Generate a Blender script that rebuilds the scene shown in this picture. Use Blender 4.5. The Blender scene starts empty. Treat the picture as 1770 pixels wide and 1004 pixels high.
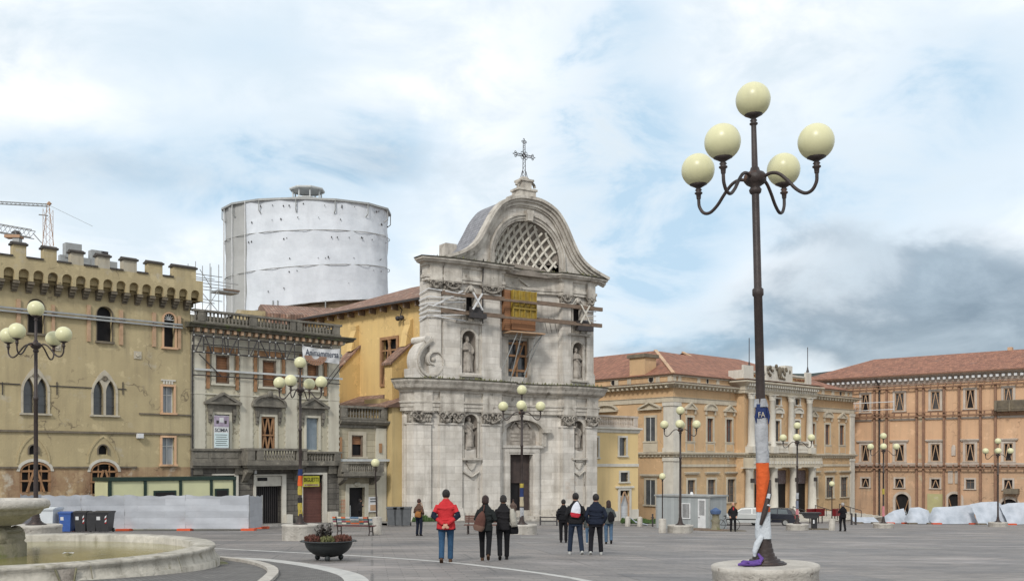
import bpy, math, random
from mathutils import Vector, Matrix
from math import sin, cos, pi, radians as R
random.seed(7)
S = bpy.context.scene
col = S.collection
CZ = 1.47; FPX = 1720.0
# ---------------------------------------------------------------- camera
cam = bpy.data.cameras.new('camera'); camo = bpy.data.objects.new('camera', cam); col.objects.link(camo)
camo.location = (0, 0, CZ); camo.rotation_euler = (R(90), 0, 0)
cam.sensor_width = 36; cam.lens = 36*FPX/1770; cam.shift_y = (800-502)/1770
cam.clip_start = .1; cam.clip_end = 6000
S.camera = camo
S.view_settings.view_transform = 'Standard'; S.view_settings.look = 'None'
S.view_settings.exposure = .64; S.view_settings.gamma = 1
# ---------------------------------------------------------------- world: overcast sky with breaks
SUN_EL, SUN_AZ = 38, 198      # azimuth clockwise from +Y
W = bpy.data.worlds.new('World'); S.world = W; W.use_nodes = True
nt = W.node_tree; nt.nodes.clear(); N_ = nt.nodes.new; L_ = nt.links.new
def wmath(op, a, b=None, c=None, clamp=False):
    n = N_('ShaderNodeMath'); n.operation = op; n.use_clamp = clamp
    for i, x in enumerate((a, b, c)):
        if x is None: continue
        if isinstance(x, (int, float)): n.inputs[i].default_value = x
        else: L_(x, n.inputs[i])
    return n.outputs[0]
tc = N_('ShaderNodeTexCoord'); sp = N_('ShaderNodeSeparateXYZ'); L_(tc.outputs['Generated'], sp.inputs[0])
yy = wmath('MAXIMUM', sp.outputs[1], .12)
uu = wmath('DIVIDE', sp.outputs[0], yy); vv = wmath('DIVIDE', sp.outputs[2], yy)
def wnoise(scale, detail, sx=1, sz=1, rough=.55, dist=0):
    mp = N_('ShaderNodeMapping'); L_(tc.outputs['Generated'], mp.inputs[0]); mp.inputs['Scale'].default_value = (sx, 1, sz)
    n = N_('ShaderNodeTexNoise'); L_(mp.outputs[0], n.inputs[0]); n.inputs['Scale'].default_value = scale
    n.inputs['Detail'].default_value = detail; n.inputs['Roughness'].default_value = rough; n.inputs['Distortion'].default_value = dist
    return n.outputs[0]
nA = wnoise(3.2, 7, 1, 2.2, .55, .3); nB = wnoise(7.5, 9, 1, 2.0, .6, .4); nC = wnoise(2.0, 4, 1, 1.5)
uw_ = wmath('ADD', uu, wmath('MULTIPLY', wmath('SUBTRACT', nB, .5), .22))
vw_ = wmath('ADD', vv, wmath('MULTIPLY', wmath('SUBTRACT', nA, .5), .20))
def blob(px, py, rx, ry, amp):
    a = wmath('MULTIPLY', wmath('SUBTRACT', uw_, (px-885)/FPX), FPX/rx)
    b = wmath('MULTIPLY', wmath('SUBTRACT', vw_, (800-py)/FPX), FPX/ry)
    d = wmath('ADD', wmath('MULTIPLY', a, a), wmath('MULTIPLY', b, b))
    return wmath('MULTIPLY', wmath('POWER', 2.718, wmath('MULTIPLY', d, -1)), amp)
def total(bl):
    o = None
    for b in bl:
        t = blob(*b); o = t if o is None else wmath('ADD', o, t)
    return o
BLUE = total([(40,280,230,60,.8),(300,350,260,55,.7),(660,240,130,60,1.1),(520,300,160,60,.9),(1100,70,110,70,.7),(1090,250,130,110,1.0),(1180,420,140,130,.8),
              (1010,330,90,60,.8),(1480,330,230,120,.75),(1700,150,170,120,.7),(500,60,250,40,.35),(1100,560,90,60,.7),(1290,590,150,30,.9),(1040,500,90,120,.55),(700,420,60,60,.5)])
DARK = total([(1660,535,250,50,1.3),(1800,585,240,50,1.15),(1610,462,130,26,.6),(1520,590,260,44,1.1),(1180,610,170,18,.5),(1430,430,60,40,.45),(630,265,110,35,.30),(1760,470,90,60,.5),(180,310,200,30,.22)])
bf = wmath('MULTIPLY', BLUE, wmath('MULTIPLY_ADD', nB, 5.0, -1.75), clamp=True)
bf = wmath('MULTIPLY', bf, 1.0, clamp=True)
df = wmath('MULTIPLY', wmath('MULTIPLY', DARK, wmath('MULTIPLY_ADD', nB, 2.4, -.35)), 1.0, clamp=True)
df = wmath('SMOOTH_MIN', df, .80, .35)
def cmix(f, a, b):
    n = N_('ShaderNodeMix'); n.data_type = 'RGBA'
    if isinstance(f, (int, float)): n.inputs[0].default_value = f
    else: L_(f, n.inputs[0])
    for i, x in ((6, a), (7, b)):
        if isinstance(x, tuple): n.inputs[i].default_value = (*x, 1)
        else: L_(x, n.inputs[i])
    return n.outputs[2]
wh = cmix(wmath('MULTIPLY_ADD', nB, 3.6, -1.3, clamp=True), (.60,.67,.72), (.90,.90,.90))
wh = cmix(wmath('MULTIPLY_ADD', nC, 3.0, -1.45, clamp=True), wh, (.56,.66,.74))
c1 = cmix(bf, wh, (.41,.555,.68))
dk = cmix(wmath('MULTIPLY_ADD', nB, 4.0, -1.6, clamp=True), (.080,.130,.185), (.22,.30,.37))
c2 = cmix(df, c1, dk)
sky = N_('ShaderNodeTexSky'); sky.sky_type = 'NISHITA'; sky.sun_disc = False
sky.sun_elevation = R(SUN_EL); sky.sun_rotation = R(SUN_AZ)
b1 = N_('ShaderNodeBackground'); L_(sky.outputs[0], b1.inputs[0]); b1.inputs[1].default_value = .09
b2 = N_('ShaderNodeBackground'); L_(c2, b2.inputs[0]); b2.inputs[1].default_value = .86
ms = N_('ShaderNodeMixShader'); ms.inputs[0].default_value = .93
L_(b1.outputs[0], ms.inputs[1]); L_(b2.outputs[0], ms.inputs[2])
wo = N_('ShaderNodeOutputWorld'); L_(ms.outputs[0], wo.inputs[0])
# ---------------------------------------------------------------- soft sun behind cloud
sl = bpy.data.lights.new('sun', 'SUN'); sl.energy = 1.5; sl.angle = R(10); sl.color = (1, .96, .9)
so = bpy.data.objects.new('sun', sl); col.objects.link(so)
az = R(SUN_AZ); el = R(SUN_EL)
so.rotation_euler = Vector((-sin(az)*cos(el), -cos(az)*cos(el), -sin(el))).to_track_quat('-Z', 'Y').to_euler()
so.location = (0, -20, 60)

# ================================================================ helpers
def gz(X, Y):
    Yc = max(Y, 1.0)
    return -.03953*Y - (Yc*10/FPX)*(1-math.exp(-max(0, FPX*X/Yc)/300))
def gpt(px, py):
    """ground point seen at a photo pixel"""
    lo, hi = 2.0, 400.0
    for _ in range(50):
        d = (lo+hi)/2; X = d*(px-885)/FPX
        y = 800 + FPX*(CZ-gz(X, d))/d
        if y > py: lo = d
        else: hi = d
    return Vector((X, d, gz(X, d)))
def at(px, d, dz=0):
    X = d*(px-885)/FPX
    return Vector((X, d, gz(X, d)+dz))
def zpx(py, d): return (800-py)/FPX*d + CZ

class MB:
    def __init__(s): s.v=[]; s.f=[]; s.m=[]; s.s=[]
    def add(s, vs, fs, mi=0, sm=False):
        o=len(s.v); s.v += [tuple(x) for x in vs]
        for f in fs: s.f.append([i+o for i in f]); s.m.append(mi); s.s.append(sm)
        return s
    def box(s, x0,x1,y0,y1,z0,z1, mi=0):
        return s.add([(x0,y0,z0),(x1,y0,z0),(x1,y1,z0),(x0,y1,z0),(x0,y0,z1),(x1,y0,z1),(x1,y1,z1),(x0,y1,z1)],
              [(0,3,2,1),(4,5,6,7),(0,1,5,4),(1,2,6,5),(2,3,7,6),(3,0,4,7)], mi)
    def quad(s, a,b,c,d, mi=0): return s.add([a,b,c,d], [(0,1,2,3)], mi)
    def prism(s, poly, y0, y1, mi=0, sm=False):      # poly (x,z) extruded in y
        n=len(poly); vs=[(x,y0,z) for x,z in poly]+[(x,y1,z) for x,z in poly]
        s.add(vs, [tuple(range(n)), tuple(range(2*n-1,n-1,-1))], mi)
        s.add(vs, [(i,i+n,(i+1)%n+n,(i+1)%n) for i in range(n)], mi, sm); return s
    def prismx(s, poly, x0, x1, mi=0):               # poly (y,z) extruded in x
        n=len(poly); vs=[(x0,y,z) for y,z in poly]+[(x1,y,z) for y,z in poly]
        return s.add(vs, [tuple(range(n)), tuple(range(2*n-1,n-1,-1))]+[(i,i+n,(i+1)%n+n,(i+1)%n) for i in range(n)], mi)
    def prismz(s, poly, z0, z1, mi=0):
        n=len(poly); vs=[(x,y,z0) for x,y in poly]+[(x,y,z1) for x,y in poly]
        return s.add(vs, [tuple(range(n-1,-1,-1)), tuple(range(n,2*n))]+[(i,(i+1)%n,(i+1)%n+n,i+n) for i in range(n)], mi)
    def lathe(s, prof, n=24, c=(0,0,0), sx=1, sy=1, mi=0, sm=True, a0=0, a1=2*pi):
        full = abs(a1-a0-2*pi) < 1e-6; k = n if full else n+1
        vs=[]
        for r,z in prof:
            for i in range(k):
                a=a0+(a1-a0)*i/n; vs.append((c[0]+r*cos(a)*sx, c[1]+r*sin(a)*sy, c[2]+z))
        fs=[]
        for j in range(len(prof)-1):
            for i in range(n):
                i2=(i+1)%k; fs.append((j*k+i, j*k+i2, (j+1)*k+i2, (j+1)*k+i))
        s.add(vs, fs, mi, sm)
        if full:
            if prof[0][0]>1e-5: s.add(vs[:k], [tuple(range(k-1,-1,-1))], mi)
            if prof[-1][0]>1e-5: s.add(vs[-k:], [tuple(range(k))], mi)
        return s
    def tube(s, pts, r, n=8, mi=0, ry=None, cap=True):
        pts=[Vector(p) for p in pts]; rs = r if isinstance(r,(list,tuple)) else [r]*len(pts)
        rings=[]; up=None
        for i,p in enumerate(pts):
            t=((pts[i+1]-p) if i==0 else (p-pts[i-1]) if i==len(pts)-1 else (pts[i+1]-pts[i-1]))
            if t.length < 1e-9: t=Vector((0,0,1))
            t.normalize()
            if up is None: up = Vector((0,1,0)) if abs(t.y)<.9 else Vector((1,0,0))
            a=t.cross(up).normalized(); up=a.cross(t).normalized()
            rr=rs[i]; r2 = rr*(ry if ry else 1)
            rings.append([p+a*cos(2*pi*k/n)*rr+up*sin(2*pi*k/n)*r2 for k in range(n)])
        vs=[v for q in rings for v in q]; fs=[]
        for j in range(len(pts)-1):
            for k in range(n): fs.append((j*n+k, j*n+(k+1)%n, (j+1)*n+(k+1)%n, (j+1)*n+k))
        s.add(vs, fs, mi, n>5)
        if cap: s.add(vs, [tuple(range(n-1,-1,-1)), tuple(range(len(vs)-n,len(vs)))], mi)
        return s
    def beam(s, p0, p1, w, h, mi=0):
        p0,p1=Vector(p0),Vector(p1); t=(p1-p0).normalized()
        up=Vector((0,0,1)) if abs(t.z)<.95 else Vector((0,1,0))
        a=t.cross(up).normalized()*w/2; b=a.cross(t).normalized()*h/2
        vs=[p0-a-b,p0+a-b,p0+a+b,p0-a+b,p1-a-b,p1+a-b,p1+a+b,p1-a+b]
        return s.add(vs,[(0,3,2,1),(4,5,6,7),(0,1,5,4),(1,2,6,5),(2,3,7,6),(3,0,4,7)],mi)
    def ell(s, c, r, n=14, m=9, mi=0):
        if isinstance(r,(int,float)): r=(r,r,r)
        prof=[(max(sin(pi*j/m),0),-cos(pi*j/m)) for j in range(m+1)]
        vs=[]; 
        for q,z in prof:
            for i in range(n): vs.append((c[0]+r[0]*q*cos(2*pi*i/n), c[1]+r[1]*q*sin(2*pi*i/n), c[2]+r[2]*z))
        fs=[(j*n+i,j*n+(i+1)%n,(j+1)*n+(i+1)%n,(j+1)*n+i) for j in range(m) for i in range(n)]
        return s.add(vs,fs,mi,True)
    def loft(s, rings, n=20, mi=0, cap=True, p=2.3):      # rings (cx,cy,z,rx,ry)
        vs=[]
        for cx,cy,z,rx,ry in rings:
            for i in range(n):
                a=2*pi*i/n; ca,sa=cos(a),sin(a)
                vs.append((cx+rx*math.copysign(abs(ca)**(2/p),ca), cy+ry*math.copysign(abs(sa)**(2/p),sa), z))
        fs=[(j*n+i,j*n+(i+1)%n,(j+1)*n+(i+1)%n,(j+1)*n+i) for j in range(len(rings)-1) for i in range(n)]
        s.add(vs,fs,mi,True)
        if cap: s.add(vs,[tuple(range(n-1,-1,-1)),tuple(range(len(vs)-n,len(vs)))],mi)
        return s
    def sweep(s, path, prof, mi=0, caps=True):
        """path: plan points (x,y) left to right, outward = -y side; prof: (out, z)"""
        n=len(path); nm=[]
        for i in range(n-1):
            dx,dy=path[i+1][0]-path[i][0], path[i+1][1]-path[i][1]; l=math.hypot(dx,dy) or 1
            nm.append(Vector((dy/l,-dx/l)))
        mt=[]
        for i in range(n):
            if i==0: mt.append(nm[0])
            elif i==n-1: mt.append(nm[-1])
            else:
                q=(nm[i-1]+nm[i]); 
                if q.length<.2: mt.append(nm[i]); continue
                q.normalize(); mt.append(q/max(.45,q.dot(nm[i])))
        vs=[]; k=len(prof)
        for i in range(n):
            for o,z in prof: vs.append((path[i][0]+mt[i].x*o, path[i][1]+mt[i].y*o, z))
        s.add(vs,[(i*k+j,(i+1)*k+j,(i+1)*k+j+1,i*k+j+1) for i in range(n-1) for j in range(k-1)],mi)
        if caps: s.add(vs[:k],[tuple(range(k))],mi); s.add(vs[-k:],[tuple(range(k-1,-1,-1))],mi)
        return s
    def build(s, name, mats, parent=None, loc=None, rot=None):
        me=bpy.data.meshes.new(name); me.from_pydata(s.v,[],s.f)
        if not isinstance(mats,(list,tuple)): mats=[mats]
        for m in mats: me.materials.append(m)
        me.polygons.foreach_set('material_index', s.m); me.polygons.foreach_set('use_smooth', s.s)
        me.update()
        o=bpy.data.objects.new(name,me); col.objects.link(o)
        if parent: o.parent=parent
        if loc is not None: o.location=loc
        if rot is not None: o.rotation_euler=rot
        return o
def build_split(s, name, mats, parent=None, gap=.06):
    """one object for each group of touching pieces (pilasters, capitals, corbels)"""
    n=len(s.v); par=list(range(n))
    def fd(a):
        while par[a]!=a: par[a]=par[par[a]]; a=par[a]
        return a
    for f in s.f:
        for k in f[1:]: par[fd(k)]=fd(f[0])
    isl={}
    for i in range(n): isl.setdefault(fd(i),[]).append(i)
    used={fd(f[0]) for f in s.f}; isl={k:v for k,v in isl.items() if k in used}
    bb={k:[min(s.v[i][j] for i in v)-gap for j in range(3)]+[max(s.v[i][j] for i in v)+gap for j in range(3)] for k,v in isl.items()}
    ks=list(isl); cp={k:k for k in ks}
    def fc(a):
        while cp[a]!=a: a=cp[a]
        return a
    for i,a in enumerate(ks):
        A=bb[a]
        for b in ks[i+1:]:
            B=bb[b]
            if all(A[j]<B[j+3] and B[j]<A[j+3] for j in range(3)): cp[fc(a)]=fc(b)
    grp={}
    for k in ks: grp.setdefault(fc(k),MB())
    mp={}
    for k in ks:
        g=grp[fc(k)]
        for i in isl[k]: mp[i]=len(g.v); g.v.append(s.v[i])
    for f,mi,sm in zip(s.f,s.m,s.s):
        g=grp[fc(fd(f[0]))]; g.f.append([mp[i] for i in f]); g.m.append(mi); g.s.append(sm)
    return [g.build(name,mats,parent) for g in grp.values()]
def smooth_by_angle(o, a=40):
    m=o.data; m.polygons.foreach_set('use_smooth',[True]*len(m.polygons)); m.set_sharp_from_angle(angle=R(a)); return o
def empty(name, loc, rz=0):
    o=bpy.data.objects.new(name,None); col.objects.link(o); o.location=loc; o.rotation_euler=(0,0,rz); o.empty_display_size=.3; return o
def tag(o,label=None,cat=None,group=None,kind=None):
    if label: o['label']=label
    if cat: o['category']=cat
    if group: o['group']=group
    if kind: o['kind']=kind
    return o
def thing(name, loc, rz, label, cat, group=None):
    return tag(empty(name,loc,rz),label,cat,group)
def copy_tree(o,parent=None):
    c=o.copy(); col.objects.link(c); c.parent=parent
    for ch in list(o.children): copy_tree(ch,c)
    return c

# ---------------------------------------------------------------- materials
def M(name, c1, c2=None, scale=3, rough=.85, bump=0, bscale=None, streak=None, brick=None, tile=None, metal=0, spec=.35,
      blotch=None, cracks=None, coord='Object', courses=None, sheen=0, trans=None):
    m=bpy.data.materials.new(name); m.use_nodes=True; t=m.node_tree; b=t.nodes['Principled BSDF']
    n=t.nodes.new; l=t.links.new
    b.inputs['Roughness'].default_value=rough; b.inputs['Metallic'].default_value=metal
    b.inputs['Specular IOR Level'].default_value=spec
    if c2 is None: c2=tuple(x*.8 for x in c1)
    tx=n('ShaderNodeTexCoord').outputs[coord]
    def noise(sc,det=6,vec=tx,ro=.6):
        q=n('ShaderNodeTexNoise'); l(vec,q.inputs[0]); q.inputs['Scale'].default_value=sc; q.inputs['Detail'].default_value=det; q.inputs['Roughness'].default_value=ro; return q.outputs[0]
    def ramp(f,a,c):
        q=n('ShaderNodeMapRange'); l(f,q.inputs[0]); q.inputs[1].default_value=a; q.inputs[2].default_value=c; return q.outputs[0]
    def mix(f,a,c,bt='MIX'):
        q=n('ShaderNodeMix'); q.data_type='RGBA'; q.blend_type=bt
        if isinstance(f,(int,float)): q.inputs[0].default_value=f
        else: l(f,q.inputs[0])
        for i,x in ((6,a),(7,c)):
            if isinstance(x,tuple): q.inputs[i].default_value=(*x,1)
            else: l(x,q.inputs[i])
        return q.outputs[2]
    def mul(a,k):
        q=n('ShaderNodeMath'); q.operation='MULTIPLY'; l(a,q.inputs[0])
        if isinstance(k,(int,float)): q.inputs[1].default_value=k
        else: l(k,q.inputs[1])
        return q.outputs[0]
    c=mix(ramp(noise(scale),.32,.68),c1,c2)
    hts=[]
    if blotch:
        bc,bsc,lo=blotch; c=mix(ramp(noise(bsc,8),lo,lo+.10),c,bc)
    if cracks:
        wn=n('ShaderNodeTexNoise'); l(tx,wn.inputs[0]); wn.inputs['Scale'].default_value=1.3; wn.inputs['Detail'].default_value=6
        va=n('ShaderNodeVectorMath'); va.operation='MULTIPLY_ADD'; l(wn.outputs['Color'],va.inputs[0]); va.inputs[1].default_value=(1.6,1.6,1.6); l(tx,va.inputs[2])
        vo=n('ShaderNodeTexVoronoi'); vo.feature='DISTANCE_TO_EDGE'; l(va.outputs[0],vo.inputs[0]); vo.inputs['Scale'].default_value=cracks[1]
        c=mix(mul(mul(ramp(vo.outputs['Distance'],.022,.008),ramp(noise(.45,3),.50,.62)),.8),c,cracks[0])
        # patched, faded areas with their own outline
        c=mix(mul(ramp(noise(.8,9,ro=.7),.57,.60),.45),c,tuple(min(1,x*1.25+.02) for x in c1)); c=mix(mul(ramp(noise(1.7,9,ro=.7),.62,.66),.5),c,tuple(x*.6 for x in c2))
    if streak:
        sc_,amt=streak[0],streak[1]; fx=streak[2] if len(streak)>2 else 2.2
        mp=n('ShaderNodeMapping'); l(tx,mp.inputs[0]); mp.inputs['Scale'].default_value=(fx,fx,.16)
        st=ramp(noise(1.0,7,mp.outputs[0],.65),.46,.74); c=mix(mul(mul(st,ramp(noise(.35,3),.3,.6)),amt),c,sc_)
    if brick or tile:
        sx=n('ShaderNodeSeparateXYZ'); l(tx,sx.inputs[0]); ad=n('ShaderNodeMath'); ad.operation='ADD'; l(sx.outputs[0],ad.inputs[0]); l(sx.outputs[1],ad.inputs[1])
        cb=n('ShaderNodeCombineXYZ')
    if brick:
        bw,bh,mc,ms_=brick[:4]; flat=len(brick)>4
        if flat: l(sx.outputs[0],cb.inputs[0]); l(sx.outputs[1],cb.inputs[1])
        else: l(ad.outputs[0],cb.inputs[0]); l(sx.outputs[2],cb.inputs[1])
        br=n('ShaderNodeTexBrick'); l(cb.outputs[0],br.inputs[0]); br.inputs['Scale'].default_value=1
        br.inputs['Brick Width'].default_value=bw; br.inputs['Row Height'].default_value=bh; br.inputs['Mortar Size'].default_value=ms_
        br.inputs['Mortar Smooth'].default_value=.3
        br.inputs['Color1'].default_value=(1,1,1,1); br.inputs['Color2'].default_value=(.80,.80,.80,1); br.inputs['Mortar'].default_value=(1,1,1,1)
        c=mix(1.0,c,br.outputs['Color'],'MULTIPLY'); c=mix(mul(br.outputs['Fac'],.8),c,mc); hts.append((br.outputs['Fac'],-.6))
    if tile:
        # roof pantiles: ridges run up the slope along axis tile[0], spacing tile[1]
        ax,spc=tile
        w=n('ShaderNodeTexWave'); w.wave_type='BANDS'; w.bands_direction='X' if ax=='x' else 'Y'; l(tx,w.inputs[0]); w.inputs['Scale'].default_value=.314/spc*1.0; w.inputs['Distortion'].default_value=.6; w.inputs['Detail'].default_value=1
        tb=n('ShaderNodeTexBrick'); l(tx,tb.inputs[0]); tb.inputs['Scale'].default_value=1; tb.inputs['Brick Width'].default_value=spc*1.3 if ax=='x' else spc*2; tb.inputs['Row Height'].default_value=spc*2 if ax=='x' else spc*1.3; tb.inputs['Mortar Size'].default_value=.01
        tb.inputs['Color1'].default_value=(1.25,1.22,1.2,1); tb.inputs['Color2'].default_value=(.62,.62,.64,1); tb.inputs['Mortar'].default_value=(.5,.5,.5,1); c=mix(.85,c,tb.outputs['Color'],'MULTIPLY')
        w2=n('ShaderNodeTexWave'); w2.wave_type='BANDS'; w2.bands_direction='Y' if ax=='x' else 'X'; l(tx,w2.inputs[0]); w2.inputs['Scale'].default_value=.314/(spc*1.6); w2.inputs['Distortion'].default_value=2.0
        c=mix(mul(ramp(w.outputs['Fac'],.55,0),.55),c,tuple(x*.45 for x in c2)); c=mix(mul(ramp(w2.outputs['Fac'],.2,0),.3),c,tuple(x*.5 for x in c2))
        hts.append((w.outputs['Fac'],.8))
    l(c,b.inputs['Base Color'])
    if bump or hts:
        h=mul(noise(bscale or scale*6,5),1.0)
        for q,k in hts:
            ad2=n('ShaderNodeMath'); ad2.operation='ADD'; l(h,ad2.inputs[0]); l(mul(q,k),ad2.inputs[1]); h=ad2.outputs[0]
        bp=n('ShaderNodeBump'); l(h,bp.inputs['Height']); bp.inputs['Strength'].default_value=bump or .3; bp.inputs['Distance'].default_value=.06
        l(bp.outputs[0],b.inputs['Normal'])
    if trans: b.inputs['Transmission Weight'].default_value=trans
    return m
mt={}
mt['castle']=M('ochre plaster',(.45,.37,.215),(.37,.30,.175),.45,bump=.3,bscale=9,streak=((.20,.165,.11),.55),blotch=((.44,.385,.28),1.0,.60),cracks=((.14,.11,.07),.45))
mt['castle_low']=M('broken plaster',(.42,.31,.18),(.24,.14,.085),.9,bump=.4,bscale=6,blotch=((.56,.50,.40),1.2,.57),streak=((.15,.09,.06),.8),cracks=((.10,.07,.045),.6))
mt['castle_trim']=M('castle stone trim',(.20,.165,.115),(.13,.11,.085),2,bump=.3,streak=((.05,.045,.035),.8))
mt['merlon']=M('patched cement merlon',(.42,.36,.25),(.40,.38,.33),.5,bump=.3,streak=((.16,.13,.10),.7))
mt['cap']=M('dark cap stone',(.075,.065,.055),(.045,.04,.036),3,bump=.3)
mt['lime']=M('pale limestone trim',(.50,.45,.35),(.38,.34,.27),2,bump=.2,streak=((.12,.10,.07),.5))
mt['bplaster']=M('grey beige plaster',(.50,.46,.345),(.42,.385,.29),.6,bump=.2,bscale=9,streak=((.20,.17,.12),.7),cracks=((.20,.17,.12),.5))
mt['bplaster2']=M('smooth strip plaster',(.55,.52,.43),(.46,.43,.35),.8,bump=.2,streak=((.22,.18,.13),.6))
mt['bstone']=M('weathered grey stone',(.22,.20,.165),(.12,.11,.092),1.8,bump=.5,streak=((.04,.036,.03),.85),blotch=((.33,.30,.24),2.2,.62))
mt['rust']=M('rusticated dark stone',(.18,.165,.14),(.105,.095,.082),1.2,bump=.5,brick=(1.6,.36,(.035,.03,.028),.022),streak=((.05,.045,.04),.6),blotch=((.26,.24,.20),1.5,.58))
mt['annex']=M('banded beige plaster',(.45,.40,.29),(.38,.335,.24),.7,bump=.25,brick=(60,.42,(.20,.17,.12),.018),streak=((.16,.13,.09),.6))
mt['church']=M('grey white travertine',(.69,.65,.59),(.52,.48,.425),1.1,bump=.5,bscale=7,brick=(1.3,.5,(.40,.36,.32),.009),streak=((.20,.17,.135),.68,1.8),blotch=((.54,.45,.37),.6,.61))
mt['church_trim']=M('weathered travertine mouldings',(.59,.55,.485),(.36,.325,.28),1.3,bump=.6,bscale=8,streak=((.10,.083,.066),.9,2.2),blotch=((.16,.14,.115),1.5,.60))
mt['capital']=M('dirt laden carved stone',(.36,.33,.285),(.15,.13,.11),2.2,bump=.6,bscale=10,blotch=((.07,.06,.05),3.0,.55))
mt['cornice_top']=M('moss dark ledge',(.12,.105,.085),(.055,.055,.035),2.5,bump=.6,blotch=((.09,.11,.035),2.2,.56))
mt['statue']=M('statue stone',(.45,.405,.35),(.19,.165,.14),2.2,bump=.6,bscale=12,streak=((.07,.06,.05),.8))
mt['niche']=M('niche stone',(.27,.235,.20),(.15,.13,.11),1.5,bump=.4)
mt['slate']=M('lead grey scale roof',(.33,.33,.35),(.20,.20,.215),2,bump=.5,brick=(.35,.22,(.10,.10,.11),.02),blotch=((.45,.44,.43),2.5,.6))
mt['nave']=M('yellow ochre plaster',(.66,.47,.20),(.59,.415,.18),.4,bump=.15,streak=((.36,.26,.14),.5),cracks=((.40,.27,.13),.4))
mt['nave2']=M('faded yellow plaster',(.52,.40,.20),(.45,.34,.165),.5,bump=.15,streak=((.24,.18,.10),.6))
mt['annexE']=M('clean yellow plaster',(.68,.51,.255),(.62,.46,.225),.4,bump=.1,streak=((.45,.34,.20),.4))
mt['white_trim']=M('off white trim',(.60,.57,.50),(.50,.47,.41),1.5,bump=.15,streak=((.25,.22,.18),.5))
mt['palace']=M('orange buff plaster',(.55,.37,.21),(.49,.33,.185),.35,bump=.15,streak=((.33,.24,.16),.45),cracks=((.36,.25,.15),.3))
mt['palace_low']=M('peeling orange buff plaster',(.53,.37,.205),(.43,.30,.175),.5,bump=.25,blotch=((.55,.50,.41),.9,.60),streak=((.25,.19,.13),.7),cracks=((.25,.18,.11),.4))
mt['ptrim']=M('buff stone trim',(.53,.475,.37),(.43,.38,.30),1.2,bump=.2,streak=((.20,.16,.12),.6))
mt['longp']=M('salmon orange plaster',(.60,.385,.235),(.53,.335,.205),.3,bump=.15,streak=((.36,.25,.17),.6),cracks=((.30,.19,.12),.35))
mt['longp2']=M('salmon stained plaster',(.54,.345,.215),(.42,.29,.19),.5,bump=.2,blotch=((.46,.42,.30),.7,.60),streak=((.28,.19,.13),.8),cracks=((.22,.15,.10),.4))
mt['dtrim']=M('grey white stone trim',(.52,.46,.40),(.42,.36,.30),1,bump=.2,streak=((.25,.17,.12),.7))
mt['copper']=M('rusty brown timber strut',(.20,.105,.065),(.13,.072,.05),2,bump=.3)
mt['dpost']=M('rusty post paint',(.27,.155,.10),(.19,.11,.075),2,bump=.3)
mt['tilex']=M('terracotta tiles',(.34,.165,.105),(.265,.125,.085),.8,bump=.5,tile=('x',.22),blotch=((.22,.13,.10),.5,.60))
mt['tiley']=M('terracotta tiles side slope',(.34,.165,.105),(.265,.125,.085),.8,bump=.5,tile=('y',.22),blotch=((.22,.13,.10),.5,.60))
mt['oldtile']=M('old mixed roof tiles',(.36,.21,.15),(.20,.13,.10),2.6,bump=.8,tile=('x',.24),blotch=((.46,.37,.30),2.4,.56))
mt['dark']=M('dark interior',(.012,.011,.012),(.02,.018,.018),2,rough=.6,spec=.2)
mt['glass']=M('dim window glass',(.05,.055,.06),(.10,.105,.11),1.3,rough=.12,spec=.6)
mt['glassl']=M('pale curtain glass',(.22,.25,.28),(.32,.34,.36),1.0,rough=.25,spec=.5)
mt['shutterblue']=M('pale blue grey shutter',(.28,.33,.37),(.22,.27,.31),2,rough=.7,bump=.1)
mt['timber']=M('shoring timber',(.36,.20,.10),(.25,.14,.075),3,bump=.3,streak=((.14,.08,.045),.6,6))
mt['timber2']=M('pale shoring timber',(.46,.31,.20),(.36,.23,.14),3,bump=.3)
mt['timberd']=M('weathered timber',(.21,.15,.11),(.13,.095,.07),3,bump=.3)
mt['board']=M('boarded window planks',(.34,.17,.085),(.25,.12,.06),2,bump=.3,brick=(8,.16,(.10,.05,.03),.015))
mt['yboard']=M('yellow formwork panel',(.35,.245,.04),(.22,.145,.03),2.5,bump=.2,streak=((.10,.06,.02),.8,5),rough=.5)
mt['steel']=M('dark scaffold steel',(.035,.033,.035),(.06,.052,.05),5,rough=.6,metal=.1)
mt['galv']=M('galvanised tube',(.36,.37,.36),(.27,.27,.26),4,rough=.45,metal=.3)
mt['whitebeam']=M('white painted steel',(.55,.56,.55),(.42,.43,.42),2,rough=.5)
mt['iron']=M('brown painted iron',(.050,.036,.032),(.028,.021,.020),6,rough=.5,bump=.15,blotch=((.11,.055,.035),3,.60),spec=.35)
mt['globe']=M('cream acrylic globe',(.63,.61,.37),(.57,.55,.34),2.5,rough=.33,spec=.4,streak=((.42,.40,.26),.5,5))
mt['ped']=M('pitted travertine pedestal',(.50,.47,.42),(.38,.35,.31),2.5,bump=.6,bscale=14,blotch=((.17,.145,.12),9,.61),streak=((.20,.18,.15),.6,3))
mt['fount']=M('fountain limestone',(.49,.455,.39),(.33,.31,.265),1.6,bump=.5,bscale=12,streak=((.13,.115,.09),.85,3),blotch=((.23,.21,.155),2.6,.58),cracks=((.12,.11,.09),.9))
mt['fmoss']=M('mossy fountain stone',(.24,.215,.16),(.15,.14,.085),2.5,bump=.6,bscale=12,blotch=((.11,.12,.035),1.8,.56))
mt['white']=M('white paint',(.66,.66,.66),(.52,.52,.52),3,rough=.6)
mt['roadline']=M('pale travertine strip',(.50,.49,.46),(.36,.355,.34),2.5,bump=.2,blotch=((.25,.24,.23),2.0,.60))
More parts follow.
